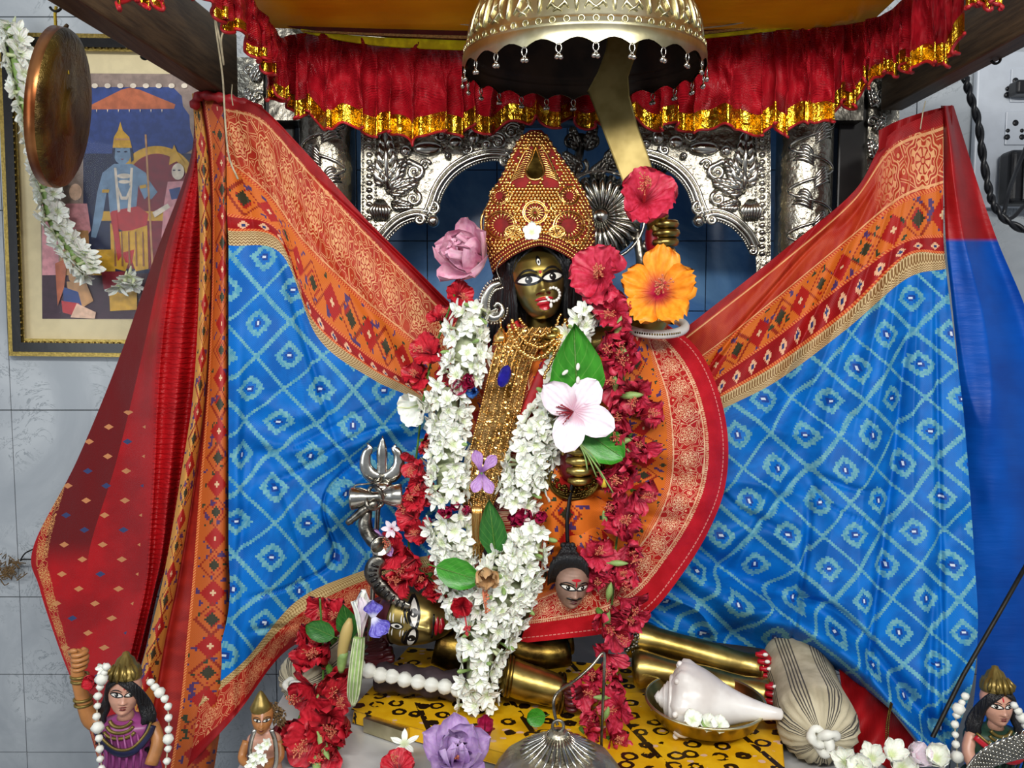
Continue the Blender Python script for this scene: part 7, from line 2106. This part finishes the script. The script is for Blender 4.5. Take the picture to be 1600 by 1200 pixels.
for i, (lab, pts, Y) in enumerate((('long twine hanging from the left beam over the red saree', [(336, 24), (338, 50), (348, 120), (352, 190), (358, 245), (372, 280)], .19),
                          ('short twine loop hanging beside the long twine on the left beam', [(336, 26), (345, 70), (350, 102), (346, 60), (358, 36)], .188),
                          ('white thread loop hanging from the canopy edge at upper left', [(366, -10), (364, 10), (372, 24), (376, 10), (370, -10)], .10),
                          ('thin wire tying the red saree to the right beam', [(1446, 158), (1442, 176), (1438, 202)], .2),
                          ('thin thread tying the red saree to the left beam', [(363, 132), (362, 150), (364, 165)], .2))):
    MB().tube(spath(pts, Y, 24), (1.6 if i < 3 else .9) * K(Y), 5).build('twine', MAT['thread'], label=lab, cat='string')
# pin that holds the red panel to the wall, with a tuft of old fibre
MB().tube(spath([(52, 858), (40, 864), (34, 872), (32, 876), (36, 874), (48, 874)], .58, 16), 1.2 * K(.58), 5).build('safety_pin', MAT['iron'], label='open safety pin at the left corner of the red cloth', cat='pin')
m = MB(); rnd = random.Random(8)
for q in range(60):
    x, y = 10 + rnd.gauss(0, 10), 888 + rnd.gauss(0, 9)
    m.tube(spath([(x, y, .62), (x + rnd.uniform(-9, 9), y + rnd.uniform(-9, 9), .615), (x + rnd.uniform(-16, 16), y + rnd.uniform(-12, 12), .62)], .6, 5), .8 * K(.6), 4)
tag(m.build('fibre_tuft', MAT['fur']), 'brown tuft of old fibre stuck on the left wall', 'fibre', kind='stuff')

# ------------------------------------------------------------------ sockets and cables on the right
SY = WY - .02
sb_ = thing('switchboard', 'white plastic socket board on the wall at upper right', 'switchboard', at(1570, 330, SY))
def plate_(name, x0, y0, x1, y1, d0, d1, mat, parent, bv=.002):
    a, b = at(x0, y1, SY), at(x1, y0, SY)
    o = MB().box((a.x, SY - d1, a.z), (b.x, SY - d0, b.z)).build(name, MAT[mat], parent, smooth=False); bevel(o, bv); return o
plate_('board', 1512, 84, 1720, 326, 0, .018, 'white_plastic', sb_, .004)
for (y0, y1, plug) in ((112, 164, True), (178, 230, False)):
    s1 = plate_('socket', 1561 + (8 if plug else 0), y0, 1622, y1, .018, .022, 'white_plastic', sb_)
    for (dx, dy, r_) in ((26, 14, 4.6), (14, 26, 3.0), (36, 26, 3.0), (13, 36, 4.2), (36, 36, 4.2)):
        MB().lathe([(0, 0), (r_ * K(SY), 0), (r_ * K(SY), -.002)], 14, face(at(1561 + dx, y0 + dy, SY - .0228), (0, -1, 0))).build('pin_hole', MAT['black_plastic'], s1)
pl = thing('power_plug', 'black plug pushed into the upper wall socket', 'plug', at(1590, 150, SY - .04))
a, b = at(1576, 152, SY - .03), at(1612, 130, SY - .03)
o = MB().box((a.x, SY - .06, a.z), (b.x, SY - .0235, b.z)).build('body', MAT['black_plastic'], pl, smooth=False); bevel(o, .006, 3)
ad = thing('power_adapter', 'black power adapter hanging below the wall sockets', 'adapter', at(1610, 330, SY - .04))
a, b = at(1562, 322, SY - .04), at(1660, 238, SY - .04)
o = MB().box((a.x, SY - .075, a.z), (b.x, SY - .0235, b.z)).build('body', MAT['black_plastic'], ad, smooth=False); bevel(o, .012, 4)
o = MB().box((a.x + .025, SY - .082, a.z + .006), (b.x, SY - .074, b.z - .006)).build('face_panel', MAT['black_plastic'], ad, smooth=False); bevel(o, .003, 2)
m = MB(); P = path([(1508, 122), (1516, 150), (1528, 190), (1535, 240), (1544, 290), (1552, 318), (1572, 344), (1612, 366)], 90)
for s_ in (0, PI):
    pts = []
    for i, p in enumerate(P):
        d = P[min(i + 1, 89)] - P[max(i - 1, 0)]; l = math.hypot(*d); a = i * .42 + s_
        pts.append(at(p[0] - d[1] / l * 3.2 * math.cos(a), p[1] + d[0] / l * 3.2 * math.cos(a), .42 + .004 * math.sin(a)))
    m.tube(pts, 3.6 * K(.42), 7)
tc = m.build('twisted_cable', MAT['black_plastic'], label='twisted black two-core cable hanging down the right wall', cat='cable')
m = MB(); m.tube(spath([(1604, 228, .52), (1590, 262, .5), (1576, 300, .45), (1568, 336, .43)], .5, 14), 3.2 * K(.48), 7)
m.build('thin_cable', MAT['black_plastic'], label='single black cable crossing in front of the power adapter', cat='cable')
m = MB(); m.tube(spath([(1572, 344, .425), (1585, 338, .43), (1600, 322, .44), (1620, 310, .45)], .5, 14), 3.0 * K(.44), 7)
m.build('thin_cable', MAT['black_plastic'], label='short black cable branching off below the power adapter', cat='cable')
m = MB(); m.tube([at(1527, 128, WY - .012), at(1526, 180, WY - .012), at(1522, 260, WY - .012), at(1520, 330, WY - .012)], 1.6 * K(WY), 6)
m.build('thin_wire', MAT['grout'], label='thin grey wire running down the wall edge beside the cable', cat='wire')
